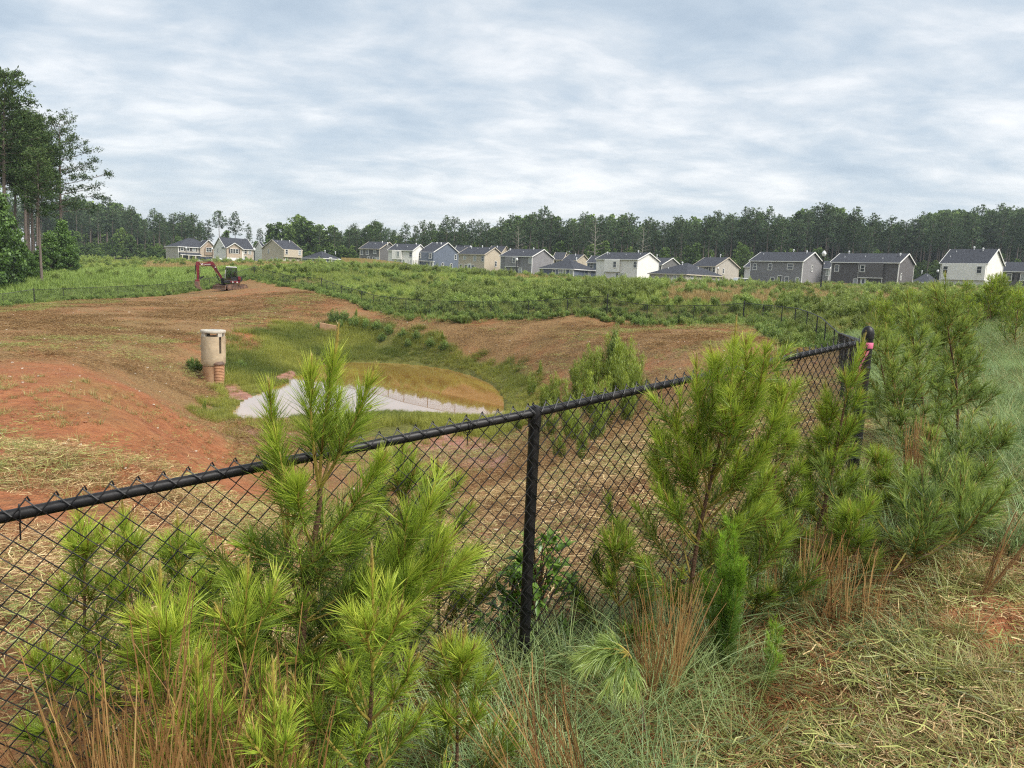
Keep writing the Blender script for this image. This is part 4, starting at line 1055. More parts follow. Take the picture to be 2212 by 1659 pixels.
house('white_house', 'white two-storey house behind the right end of the wooden fence', 'side_white', C3, 505, 737, 875, 548, 214, depth=9, rise=1.9, front=[(606, 580), (720, 585), (646, 660)], doors=[(622, 665, 'white_paint')], vents=[(773, 500), (687, 518, 1), (585, 515)], spouts=[(540), (627)], line=(545, 634, 632))
house('blue_house', 'two-storey blue house with wide gable end facing right', 'side_blue', C3, 805, 945, 1205, 562, 216, depth=13, rise=3.0, front=[(821, 597), (927, 600)], sidew=[(1160, 612), (1033, 692), (1117, 697)], doors=[(924, 690, 'white_paint')], vents=[(977, 490), (1018, 495)], line=(808, 955, 652))
house('tan_house', 'tan two-storey house between the blue and the grey house', 'side_tan', C3, 1195, 1447, 1630, 585, 205, depth=9, rise=2.0, trim='trim_tan', front=[(1253, 617, 'short'), (1351, 625), (1428, 626), (1213, 707), (1263, 712), (1332, 716)], doors=[(1297, 716, 'white_paint')], sidew=[(1555, 677)],
      vents=[(1317, 532), (1425, 525), (1493, 538, 1), (1380, 537, 1)])
house('grey_house', 'grey two-storey house right of the tan one, street lamp before it', 'side_grey', C3, 1607, 1915, 2122, 606, 196, depth=10, rise=2.0, front=[(1748, 643), (1897, 645), (1797, 742)], vents=[(1697, 556), (1928, 548), (1825, 570, 1)], line=(1658, 1780, 706), spouts=[1658])
house('grey_house', 'dark roofed house mostly hidden behind the two-storey blue gable', 'side_slate', C3, 1150, 1270, 1330, 562, 245, depth=9, rise=2.2, vents=[(1250, 515, 1)])
house('tan_house', 'tan gabled house peeking over the roof of another tan house', 'side_tan', C3, 1480, 1610, 1692, 568, 240, depth=9, rise=2.2, trim='trim_tan', vents=[(1571, 525)])
house('blue_house', 'low single-storey blue hip-roofed house before the white house', 'side_blue', C4, 137, 455, 664, 690, 186, depth=10, storeys=1, rise=2.6, roof='hip', sink=.2, front=[(273, 722), (325, 724), (430, 728)], doors=[(367, 730, 'white_paint')], sidew=[(596, 735)], vents=[(479, 612), (250, 652, 1)])
house('tan_house', 'pale tan house with dark shutters behind the low blue house', 'side_tan', C4, 355, 480, 600, 612, 226, depth=9, rise=1.9, trim='trim_tan', front=[(470, 635)], vents=[(470, 572)])
house('tan_house', 'tan gable end between the grey house and the low blue roof', 'side_tan', C4, 262, 352, 400, 605, 232, depth=9, rise=2.3, trim='trim_tan', front=[(308, 632, 'std', 1)])
house('blue_house', 'sliver of a slate blue house left of the white one', 'side_blue', C4, 582, 672, 760, 632, 216, depth=9, rise=2.0, front=[(621, 657)])
house('white_house', 'large white two-storey house in the middle of the row', 'side_white', C4, 670, 1050, 1247, 603, 178, depth=9.5, rise=1.75, front=[(850, 648), (1027, 650), (898, 755)], doors=[(858, 760, 'white_paint')], vents=[(767, 560), (1055, 548), (787, 555, 1), (941, 566, 1), (1075, 560, 1)], spouts=[743], line=(747, 885, 715))
house('grey_house', 'dark grey gabled house just right of the middle white house', 'side_slate', C4, 1150, 1275, 1455, 652, 214, depth=11, rise=2.1, front=[(1243, 680)], vents=[(1229, 580)])
house('tan_house', 'long low single-storey tan house with dark hip roof', 'side_beige', C4, 1165, 1500, 1838, 738, 164, depth=13, storeys=1, rise=2.7, roof='hip', trim='trim_tan', sink=.15, front=[(1332, 773), (1398, 777)], sidew=[(1551, 780), (1716, 787, 'slim')], vents=[(1465, 655), (1335, 690, 1), (1613, 690, 1)])
house('tan_house', 'two-storey tan house with small front gable behind the low tan one', 'side_beige', C4, 1565, 1775, 1993, 665, 196, depth=10, rise=2.4, trim='trim_tan', front=[(1700, 693, 'std', 1), (1762, 697)], sidew=[(1848, 708, 'slim'), (1920, 800, 'slim')], vents=[(1730, 588, 1), (1820, 582)])
house('white_house', 'sliver of a white house left of the grey house by the lamp', 'side_white', C5, 150, 235, 330, 535, 188, depth=9, rise=1.7)
house('grey_house', 'grey two-storey house with seven back windows beside the tall street lamp', 'side_grey', C5, 192, 578, 722, 491, 165, depth=9.5, rise=2.1, front=[(222, 530), (335, 532), (484, 530, 'wide'), (350, 632), (457, 630), (535, 635)], doors=[(404, 634, 'door_dark')], sidew=[(642, 543, 'slim')], vents=[(507, 428), (605, 438), (286, 445, 1)])
house('grey_house', 'grey house corner showing just right of the street lamp', 'side_grey', C5, 690, 770, 830, 545, 196, depth=9, rise=2.0, front=[(762, 577)])
house('dark_house', 'dark brown-grey two-storey house with white downspouts', 'side_dark', C5, 792, 1290, 1400, 502, 158, depth=9, rise=2.0, front=[(828, 541), (1026, 545), (965, 645)], doors=[(1022, 648, 'white_paint')], sidew=[(1300, 605, 'slim')], vents=[(917, 440), (1296, 458), (886, 468, 1), (1038, 465, 1), (1167, 478, 1)], spouts=[990, 1170], line=(990, 1168, 615))
house('dark_house', 'low dark-roofed house behind the tall pine tip', 'side_dark', C5, 1385, 1500, 1585, 648, 205, depth=11, storeys=1, rise=2.6, roof='hip', vents=[(1456, 580), (1497, 602, 1)])
house('white_house', 'bright white two-storey house near the right picture edge', 'side_white', C5, 1602, 1940, 2060, 505, 150, depth=9, rise=2.9, front=[(1640, 553), (1890, 555)], vents=[(1842, 410), (1908, 420), (1712, 428, 1), (1667, 465, 1)], line=(1602, 1925, 628))
house('dark_house', 'dark single-storey house with shuttered windows at the right edge', 'side_dark', C5, 2052, 2330, 2380, 570, 156, depth=9, storeys=1, rise=2.0, front=[(2102, 607, 'std', 1), (2205, 608, 'std', 1)], eave_h=3.4)

# ------------------------------------------------------------------ street furniture and small things by the houses
def lamp(x, ytop, ybot, D, label):
    top = at(x, ytop, D); z0 = gz(top[0], top[1]); h = max(3.2, top[2] - z0)
    t = empty('street_lamp', (top[0], top[1], z0), 0, label, 'street lamp', 'street lamps of the subdivision')
    b = MB(); b.tube([(0, 0, -.3), (0, 0, h - .75)], .10, 8, r1=.075); b.lathe([(.16, 0), (.14, .5), (.08, .6)], n=8); b.build('pole', MATS['dark_post'], t, True)
    b = MB(); b.lathe([(.06, h - .8), (.17, h - .70), (.15, h - .62)], n=10); b.build('collar', MATS['dark_post'], t, True)
    b = MB(); b.lathe([(.12, h - .62), (.23, h - .45), (.25, h - .3), (.17, h - .14), (.10, h - .1), (.09, h - .03), (.02, h)], n=12); b.build('globe', MATS['white_paint'], t, True)
def _x(cv, x, y): return cv(x, y)
lamp(*CB(708, 425), 0, 225, 'street lamp before the porch of the hip-roofed house')
lamp(*CB(1222, 440), 0, 215, 'street lamp before the brick garage gable by the parked cars')
lamp(*CB(2050, 445), 0, 150, 'street lamp rising behind the fence corner right of the excavator')
lamp(*C3(1765, 618), 0, 160, 'street lamp before the grey house with jogged back wall')
lamp(*C4(1800, 672), 0, 185, 'small street lamp against the two-storey tan house')
lamp(*C5(735, 412), 0, 84, 'tall black street lamp with white acorn globe before the dark house')
lamp(*C5(1576, 552), 0, 165, 'white lamp globe left of the bright white house')

def wood_fence():
    a, b = at(*C3(38, 616), 205), at(*C3(690, 672), 200)
    mid = at(*C3(330, 628), 203)
    t = empty('privacy_fence', (a[0], a[1], gz(a[0], a[1])), 0, 'new yellow timber privacy fence behind the grassy crest', 'fence')
    o = np.array(t.location); n = 17
    xs = np.linspace(0, 1, n + 1)
    def P(f):
        p = a + (b - a) * f; z = np.interp(f, [0, .45, 1], [a[2], mid[2], b[2]]); return np.array([p[0], p[1], z]) - o
    rng = random.Random(4)
    for i in range(n):
        mb = MB(); p0, p1 = P(xs[i]), P(xs[i + 1])
        L_ = np.linalg.norm((p1 - p0)[:2]); k = int(L_ / .145); rz = math.atan2(p1[1] - p0[1], p1[0] - p0[0])
        for j in range(k):
            p = p0 + (p1 - p0) * ((j + .5) / k); hh = 1.9 + rng.uniform(-.03, .03)
            mb.box((p[0], p[1], p[2] - hh / 2), (.138, .025 + .01 * (j % 2), hh), rz)
        pn = mb.build('fence_panel', MATS['new_timber'], t); pn['kind'] = 'stuff'
        mb = MB(); mb.box((p0[0], p0[1] + .1, p0[2] - 1.0), (.1, .1, 2.1), rz); mb.build('fence_post', MATS['new_timber'], t)
paint('new_timber', (0.52, 0.36, 0.13), .7, var=.15, scale=2.5)
wood_fence()
def pen():
    a = at(*C3(694, 640), 199); z = gz(a[0], a[1])
    t = empty('netted_deck', (a[0], a[1], z), -.1, 'small brown deck with dark netting at the end of the wooden fence', 'deck')
    w = at(*C3(800, 640), 199)[0] - a[0]; h = a[2] - z
    b = MB(); b.box((w / 2, 1, (h - 1.5) / 2), (w, 2, max(.4, h - 1.5))); b.build('deck_base', MATS['steel_dirty'], t)
    for k in range(5):
        b = MB(); b.tube([(w * k / 4, 0, 0), (w * k / 4, 0, h)], .05, 6); b.build('net_pole', MATS['dark_post'], t)
    for k in range(5):
        b = MB(); b.tube([(0, 0, h - .3 * k), (w, 0, h - .3 * k)], .018, 4); b.build('net_line', MATS['dark_post'], t)
pen()

def silt(pxs, D, label, h=.7):
    pts = [at(x, y, D_) for (x, y), D_ in zip(pxs, D)]
    z = [gz(p[0], p[1]) for p in pts]
    t = empty('silt_fence', (pts[0][0], pts[0][1], z[0]), 0, label, 'silt fence'); o = np.array(t.location)
    rng = random.Random(9); V = []; n = len(pts) * 6
    for i in range(n):
        f = i / (n - 1) * (len(pts) - 1); k = min(int(f), len(pts) - 2); g = f - k
        p = pts[k] + (pts[k + 1] - pts[k]) * g; zz = gz(p[0], p[1])
        top = max(h * .6, p[2] - zz) * rng.uniform(.8, 1.02); dy = rng.uniform(-.06, .06)
        V += [np.array([p[0], p[1], zz - .1]) - o, np.array([p[0], p[1] + dy, zz + top]) - o, np.array([p[0], p[1] + dy + .012, zz + top]) - o, np.array([p[0], p[1] + .012, zz - .1]) - o]
        if i % 6 == 0:
            b = MB(); b.box((V[-4][0], V[-4][1] + .05, V[-4][2] + top / 2 + .15), (.05, .05, top + .4)); b.build('stake', MATS['stake_wood'], t)
    F = []
    for i in range(n - 1):
        for k in range(3): F.append((4 * i + k, 4 * i + k + 1, 4 * i + 5 + k, 4 * i + 4 + k))
    b = MB(); b.add(V, F); b.build('fabric', MATS['silt_fabric'], t)
paint('silt_fabric', (0.013, 0.013, 0.015), .6, var=.3, scale=3); paint('stake_wood', (.5, .42, .3), .8)
_1 = lambda x, y: (x * .3255, 135 + .3255 * y)
silt([_1(760, 1289), _1(860, 1295), _1(960, 1304), _1(1060, 1311)], (158, 166, 174, 182), 'black silt fence sagging on the grassy rise left of the houses')
_R = lambda x, y: (1836 + .1699 * x, 567 + .1699 * y)
silt([_R(1490, 535), _R(1680, 536), _R(1880, 548), _R(2070, 566)], (50, 49, 48, 47), 'black silt fence strip beyond the pines at right')

def stake(x, y0, y1, D, label, mat='white_paint', w=.06):
    p = at(x, y0, D); z = gz(p[0], p[1]); h = max(.5, p[2] - z)
    b = MB(); b.box((0, 0, h / 2 - .1), (w, w * .6, h + .2)); b.add([(-w / 2, -w * .3, h), (w / 2, -w * .3, h), (w / 2, w * .3, h), (-w / 2, w * .3, h), (0, 0, h + .12)], [(0, 1, 4), (1, 2, 4), (2, 3, 4), (3, 0, 4)])
    o = b.build('survey_stake', MATS[mat], None, loc=(p[0], p[1], z)); tagit(o, label, 'stake', 'survey stakes')
stake(*C4(1370, 775), 0, 95, 'white survey stake before the left half of the low tan house')
stake(*C4(1805, 785), 0, 100, 'white survey stake at the right end of the low tan house')
stake(*CB(965, 672), 0, 150, 'white stake in the weeds before the dark parked car')
stake(*C2(1535, 590), 0, 120, 'pale stake in the dry weeds below the tan house')
stake(*C2(1800, 600), 0, 120, 'pale stake in the weeds below the low blue house')

def ac_unit(x, y, D, label):
    p = at(x, y, D); z = gz(p[0], p[1]); t = empty('air_conditioner', (p[0], p[1], z), 0, label, 'air conditioner')
    b = MB(); b.box((0, 0, .5), (.85, .85, .95)); b.build('casing', MATS['ac_grey'], t, bevel=.04)
    b = MB(); b.lathe([(.36, .98), (.36, 1.0), (.1, 1.03)], n=14); b.build('fan_guard', MATS['dark_post'], t)
    for k in range(6):
        b = MB(); b.box((0, -.43, .15 + k * .13), (.75, .02, .04)); b.build('louvre', MATS['dark_post'], t)
paint('ac_grey', (.33, .33, .31), .6)
ac_unit(*C4(1010, 790), 172, 'grey air conditioner at the corner of the middle white house')
ac_unit(*C4(1497, 820), 160, 'air conditioner by the back wall of the low tan house')
ac_unit(*C5(185, 655), 163, 'air conditioner left of the grey house beside the lamp')
def chair():
    p = at(*C4(1230, 800), 160); z = gz(p[0], p[1]); t = empty('patio_chair', (p[0], p[1], z), .3, 'dark patio chair at the left end of the low tan house', 'chair')
    b = MB(); b.box((0, 0, .45), (.7, .65, .12)); b.build('seat', MATS['dark_post'], t); b = MB(); b.box((-.33, 0, .8), (.1, .65, .6)); b.build('backrest', MATS['dark_post'], t)
    for sx in (-.3, .3):
        for sy in (-.28, .28): b = MB(); b.tube([(sx, sy, 0), (sx, sy, .42)], .03, 5); b.build('leg', MATS['dark_post'], t)
chair()
def bin_(x, y, D, label, mat):
    p = at(x, y, D); z = gz(p[0], p[1]); t = empty('wheeled_bin', (p[0], p[1], z), .2, label, 'bin')
    b = MB(); b.add([(-.28, -.3, .08), (.28, -.3, .08), (.28, .3, .08), (-.28, .3, .08), (-.36, -.4, 1.0), (.36, -.4, 1.0), (.36, .4, 1.0), (-.36, .4, 1.0)], [(3, 2, 1, 0), (4, 5, 6, 7), (0, 1, 5, 4), (1, 2, 6, 5), (2, 3, 7, 6), (3, 0, 4, 7)]); b.build('body', MATS[mat], t, bevel=.02)
    b = MB(); b.prism([(-.42, 1.0), (.42, 1.0), (.38, 1.1), (-.40, 1.08)], -.38, .38, axis='x'); b.build('lid', MATS[mat], t)
    for s in (-1, 1): b = MB(); b.lathe([(.12, -.03), (.12, .03)], n=10); b.v = [(s * .3 + v[2], .3 + v[0], .12 + v[1]) for v in b.v]; b.build('wheel', MATS['dark_post'], t)
paint('bin_blue', (.02, .03, .07), .5); paint('bin_brown', (.035, .025, .02), .5)
bin_(*C3(915, 705), 210, 'dark blue wheeled bin under the blue house porch', 'bin_blue')
bin_(*CB(1440, 690), 235, 'dark brown wheeled bin left of the white garage doors', 'bin_brown')

# parked cars, far off between the two left houses
def car(x, y, D, rz, label, mat, kind='suv'):
    p = at(x, y, D); z = gz(p[0], p[1]); t = empty('parked_car', (p[0], p[1], z), rz, label, 'car', 'cars parked before the houses')
    if kind == 'suv': prof = [(-2.3, .35), (2.3, .35), (2.35, .85), (1.1, 1.05), (.4, 1.72), (-2.0, 1.75), (-2.35, 1.0)]; lo = [(.95, 1.08), (.38, 1.64), (-1.9, 1.66), (-2.1, 1.1)]
    elif kind == 'truck': prof = [(-2.8, .45), (2.7, .45), (2.75, 1.0), (1.6, 1.15), (1.0, 1.85), (-.5, 1.85), (-.7, 1.15), (-2.85, 1.15)]; lo = [(1.45, 1.18), (.95, 1.76), (-.42, 1.76), (-.5, 1.18)]
    else: prof = [(-2.2, .3), (2.2, .3), (2.25, .75), (1.2, .92), (.5, 1.4), (-1.0, 1.42), (-1.7, .98), (-2.25, .9)]; lo = [(1.05, .95), (.45, 1.32), (-.95, 1.34), (-1.5, .98)]
    b = MB(); b.prism(prof, -.9, .9, axis='y'); b.build('body', MATS[mat], t, bevel=.08)
    for s in (-1, 1): b = MB(); b.prism(lo, s * .90 - .01, s * .90 + .015, axis='y'); b.build('side_window', MATS['glass'], t)
    b = MB(); a, c = lo[0], lo[1]; b.prism([(a[0] + .10, a[1]), (a[0] + .14, a[1] + .02), (c[0] + .12, c[1] + .02), (c[0] + .08, c[1])], -.72, .72, axis='y'); b.build('windscreen', MATS['glass'], t)
    L_ = prof[1][0]
    for sx in (-.62, .62):
        for s in (-1, 1):
            w = MB(); w.lathe([(.34, -.11), (.36, 0), (.34, .11)], n=14); w.v = [(sx * L_ + v[0], s * .86 + v[2], .36 + v[1]) for v in w.v]; wo = w.build('wheel', MATS['rubber_dirty'], t)
            w = MB(); w.lathe([(.2, -.02), (.18, .02)], n=10); w.v = [(sx * L_ + v[0], s * .975 + v[2] * s, .36 + v[1]) for v in w.v]; w.build('rim', MATS['bare_metal'], wo)
    for s in (-.65, .65):
        b = MB(); b.box((L_ + .03, s, prof[2][1] - .12), (.08, .32, .14)); b.build('headlight', MATS['white_paint'], t)
paint('car_dark', (.03, .033, .04), .25, spec=.7, var=.05); paint('car_silver', (.32, .34, .36), .3, spec=.7, var=.05); paint('car_white', (.75, .75, .75), .3, spec=.6, var=.03)
car(*CB(1015, 700), 232, 2.9, 'dark grey estate car parked before the brick garage', 'car_dark', 'suv')
car(*CB(1165, 690), 240, 1.9, 'dark pickup truck parked behind the white car', 'car_dark', 'truck')
car(*CB(1312, 700), 232, 2.6, 'white saloon car parked beside the dark pickup', 'car_white', 'saloon')
car(*CB(1810, 705), 232, 2.7, 'silver car half hidden by weeds before the white garage doors', 'car_silver', 'saloon')
car(*C5(140, 655), 160, 0.2, 'white van roof showing at the left end of the lamp house', 'car_white', 'suv')
# ------------------------------------------------------------------ trees
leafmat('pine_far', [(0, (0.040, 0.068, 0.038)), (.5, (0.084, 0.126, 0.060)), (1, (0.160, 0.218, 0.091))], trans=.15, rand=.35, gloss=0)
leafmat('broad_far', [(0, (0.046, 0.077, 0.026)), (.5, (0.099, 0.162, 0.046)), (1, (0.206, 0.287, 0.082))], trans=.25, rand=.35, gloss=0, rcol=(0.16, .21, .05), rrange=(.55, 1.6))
paint('bark_pine', (0.16, 0.125, 0.105), .9, var=.3, scale=6, bump=.5, bscale=20)
paint('bark_pale', (0.30, 0.265, 0.225), .9, var=.25, scale=6)
paint('bark_dark', (0.07, 0.055, 0.045), .9, var=.3, scale=8)

ORD = ['zeroth', 'first', 'second', 'third', 'fourth', 'fifth', 'sixth', 'seventh', 'eighth', 'ninth', 'tenth', 'eleventh', 'twelfth', 'thirteenth', 'fourteenth', 'fifteenth', 'sixteenth', 'seventeenth', 'eighteenth', 'nineteenth', 'twentieth', 'twenty-first', 'twenty-second', 'twenty-third', 'twenty-fourth', 'twenty-fifth', 'twenty-sixth', 'twenty-seventh', 'twenty-eighth', 'twenty-ninth', 'thirtieth'] + ['thirty-%s' % w for w in ('first', 'second', 'third', 'fourth', 'fifth', 'sixth', 'seventh', 'eighth', 'ninth')] + ['fortieth'] + ['forty-%s' % w for w in ('first', 'second', 'third', 'fourth', 'fifth', 'sixth', 'seventh', 'eighth', 'ninth')]
def unit(v): return v / (np.linalg.norm(v, axis=-1, keepdims=True) + 1e-9)

def tufts(C, S, rng, blades=3, wid=.22, up=.35, out=None):
    """many small leaf sprays: at centres C, size S, each a few thin triangles"""
    n = len(C); k = blades
    d = rng.normal(size=(n, k, 3)); d = unit(d)
    d[..., 2] += up
    if out is not None: d += out[:, None, :] * .7
    d = unit(d)
    w = unit(np.cross(d, rng.normal(size=(n, k, 3))))
    s = S[:, None, None] * rng.uniform(.7, 1.25, (n, k, 1))
    c = C[:, None, :] + rng.normal(size=(n, k, 3)) * S[:, None, None] * .25
    tri = np.stack([c - d * s * .35, c + d * s * .15 + w * s * wid, c + d * s * .65, c + d * s * .15 - w * s * wid], 2)
    V = tri.reshape(-1, 3)
    q = np.arange(n * k)[:, None] * 4
    T = np.concatenate([q + [0, 1, 2], q + [0, 2, 3]], 0)
    return V, T

def tall_pine(seed, H=22.0, start=.5, spread=3.2, nlimb=34, per=26, size=.55, lean=0.0, blades=3, bare=False, wid=.22):
    rng = np.random.default_rng(seed); tr = MB(); n = 12
    ph = rng.uniform(0, 6.28, 3)
    def axis(f): return np.array([lean * f * H + .18 * math.sin(3 * f + ph[0]), .18 * math.sin(2.4 * f + ph[1]), f * H])
    rad = lambda f: .23 * H / 22 * (1 - f) ** .8 + .025
    tr.tube([axis(f) - (np.array([0, 0, .4]) if f == 0 else 0) for f in np.linspace(0, .985, n)], [rad(f) for f in np.linspace(0, .985, n)], 7)
    C, O, S, T_ = [], [], [], []
    for i in range(nlimb):
        f = start + (1 - start) * (i + rng.uniform(0, .9)) / nlimb; f = min(f, .985)
        g = (f - start) / (1 - start)
        a = i * 2.4 + rng.uniform(-.5, .5)
        ln = spread * (1.0 - .78 * g ** 1.6) * rng.uniform(.55, 1.2) * (.75 + .5 * min(1, g * 4))
        up = .15 + .75 * g + rng.uniform(-.12, .15)
        p0 = axis(f); dirv = np.array([math.cos(a), math.sin(a), up * .6]); dirv /= np.linalg.norm(dirv)
        pts = [p0 + dirv * ln * q + np.array([0, 0, .28 * ln * q * q * (up - .1)]) for q in (0, .35, .7, 1)]
        tr.tube(pts, [rad(f) * .35 + .02, .035, .022, .012], 4, caps=False)
        if bare: 
            for k in range(5):
                q = rng.uniform(.3, 1); b0 = p0 + dirv * ln * q; tr.tube([b0, b0 + unit(rng.normal(size=3) * .5 + dirv + [0, 0, .5]) * ln * .35], [.016, .006], 3, caps=False)
            continue
        m = max(4, int(per * (ln / spread) ** .8)); ns = 6
        lat = np.array([-math.sin(a), math.cos(a), 0]); qs = np.concatenate([[1.0], rng.uniform(.32, 1.0, ns - 1)]); off = rng.uniform(-.42, .42, ns) * ln * (1.15 - .6 * qs); off[0] = 0
        sub = p0 + dirv * (ln * qs)[:, None] + np.array([0, 0, 1]) * (.28 * ln * qs * qs * (up - .1) + rng.normal(size=ns) * .2)[:, None] + lat * off[:, None]
        for q_ in range(1, ns): tr.tube([p0 + dirv * ln * qs[q_] * .75 + np.array([0, 0, .28 * ln * qs[q_] ** 2 * .5 * (up - .1)]), sub[q_]], [.018, .008], 3, caps=False)
        pick = rng.integers(0, ns, m); q = qs[pick]
        c = sub[pick] + rng.normal(size=(m, 3)) * [.40, .40, .26] * (.5 + .5 * size / .55) * (1.1 - .3 * g)
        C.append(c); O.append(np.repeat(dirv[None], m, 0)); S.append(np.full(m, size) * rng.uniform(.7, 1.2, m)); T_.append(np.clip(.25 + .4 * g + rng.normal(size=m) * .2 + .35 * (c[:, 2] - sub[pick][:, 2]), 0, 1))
    # dead stubs below the crown
    for i in range(9):
        f = start * rng.uniform(.45, 1); a = rng.uniform(0, 6.28); p0 = axis(f); tr.tube([p0, p0 + np.array([math.cos(a), math.sin(a), rng.uniform(-.2, .3)]) * rng.uniform(.5, 1.6)], [.03, .01], 3, caps=False)
    trunk = tr.mesh('trunk', MATS['bark_pale'] if bare else MATS['bark_pine'], True)
    if bare: return trunk, None
    V, T = tufts(np.concatenate(C), np.concatenate(S), rng, blades, out=np.concatenate(O), wid=wid)
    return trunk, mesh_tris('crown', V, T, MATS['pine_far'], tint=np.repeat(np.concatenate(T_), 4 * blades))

def broadleaf(seed, H=11.0, R=3.2, ncl=26, per=42, size=.5, mat='broad_far', low=.12):
    rng = np.random.default_rng(seed); tr = MB()
    tr.tube([(0, 0, -.4), (.1, .05, H * .3), (.0, .15, H * .6), (.05, .1, H * .9)], [.16 * H / 11, .12 * H / 11, .07, .02], 6)
    C, S, T_ = [], [], []
    for i in range(ncl):
        f = low + (1 - low) * (i + .5) / ncl; a = i * 2.4 + rng.uniform(-.4, .4)
        rr = R * math.sin(math.pi * min(.97, (.12 + .86 * (f - low) / (1 - low))) ** .85) * rng.uniform(.3, 1.15)
        c = np.array([rr * math.cos(a), rr * math.sin(a), H * f]); tr.tube([(0, 0, H * max(.1, f - .18)), c * [.6, .6, 1], c], [.05, .03, .012], 3, caps=False)
        cr = R * rng.uniform(.24, .52)
        u = unit(rng.normal(size=(per, 3))) * (rng.uniform(0, 1, (per, 1)) ** .5) * cr * [1, 1, .75]
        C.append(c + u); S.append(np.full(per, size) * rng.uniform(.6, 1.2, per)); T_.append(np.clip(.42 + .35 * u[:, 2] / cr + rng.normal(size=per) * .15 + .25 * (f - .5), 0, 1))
    C = np.concatenate(C)
    V, T = tufts(C, np.concatenate(S), rng, 2, wid=.42, up=.1)
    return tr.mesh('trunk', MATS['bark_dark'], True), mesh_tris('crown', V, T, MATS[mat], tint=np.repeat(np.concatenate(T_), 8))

PINES = [tall_pine(10 + k, 22, st, sp, nl, per, sz) for k, (st, sp, nl, per, sz) in enumerate(
    [(.52, 3.2, 30, 24, .62), (.60, 2.7, 26, 24, .60), (.45, 3.0, 34, 22, .62), (.66, 2.9, 24, 26, .62), (.55, 3.6, 30, 24, .66), (.38, 2.6, 38, 20, .6)])]
BROADS = [broadleaf(40 + k, 11, r, 26, 34, .62) for k, r in enumerate((3.0, 3.6, 2.6))]

def plant_tree(proto, name, x, y, z, s, rz, label, cat, group, sxy=1.0):
    t = empty(name, (x, y, z), rz, label, cat, group); t.scale = (s * sxy, s * sxy, s)
    link(proto[0], 'trunk', t)
    if proto[1] is not None: link(proto[1], 'crown', t)
    return t

SPOTS = [(140, 'behind the tall stand at the left edge'), (345, 'over the open grassy rise left of the houses'), (470, 'behind the hip-roofed brick house'), (560, 'behind the white house with brick gable'), (655, 'behind the tan house with gable windows'),
         (740, 'behind the low blue house by the timber fence'), (900, 'behind the timber privacy fence'), (1000, 'behind the two-storey blue house'), (1085, 'behind the tan house beside the blue one'),
         (1290, 'behind the low blue hip-roofed house'), (1430, 'behind the middle white house'), (1600, 'behind the low tan house'), (1790, 'behind the grey house by the tall lamp'),
         (1990, 'behind the dark house with white downspouts'), (2145, 'behind the bright white house'), (9999, 'at the right picture edge')]
def spot(x):
    for lim, s in SPOTS:
        if x < lim: return s
TOPS = np.array([(-40, 415), (140, 428), (200, 424), (260, 436), (330, 458), (380, 468), (420, 460), (470, 455), (540, 460), (565, 492), (600, 482), (650, 472), (700, 487), (740, 475), (800, 480), (860, 490), (930, 480), (980, 470), (1040, 478), (1120, 462), (1180, 455),
                 (1230, 470), (1300, 458), (1400, 472), (1480, 470), (1580, 455), (1640, 455), (1700, 460), (1740, 450), (1810, 442), (1860, 462), (1920, 475), (1960, 470), (2000, 460), (2060, 445), (2120, 455), (2170, 448), (2260, 440)], float)
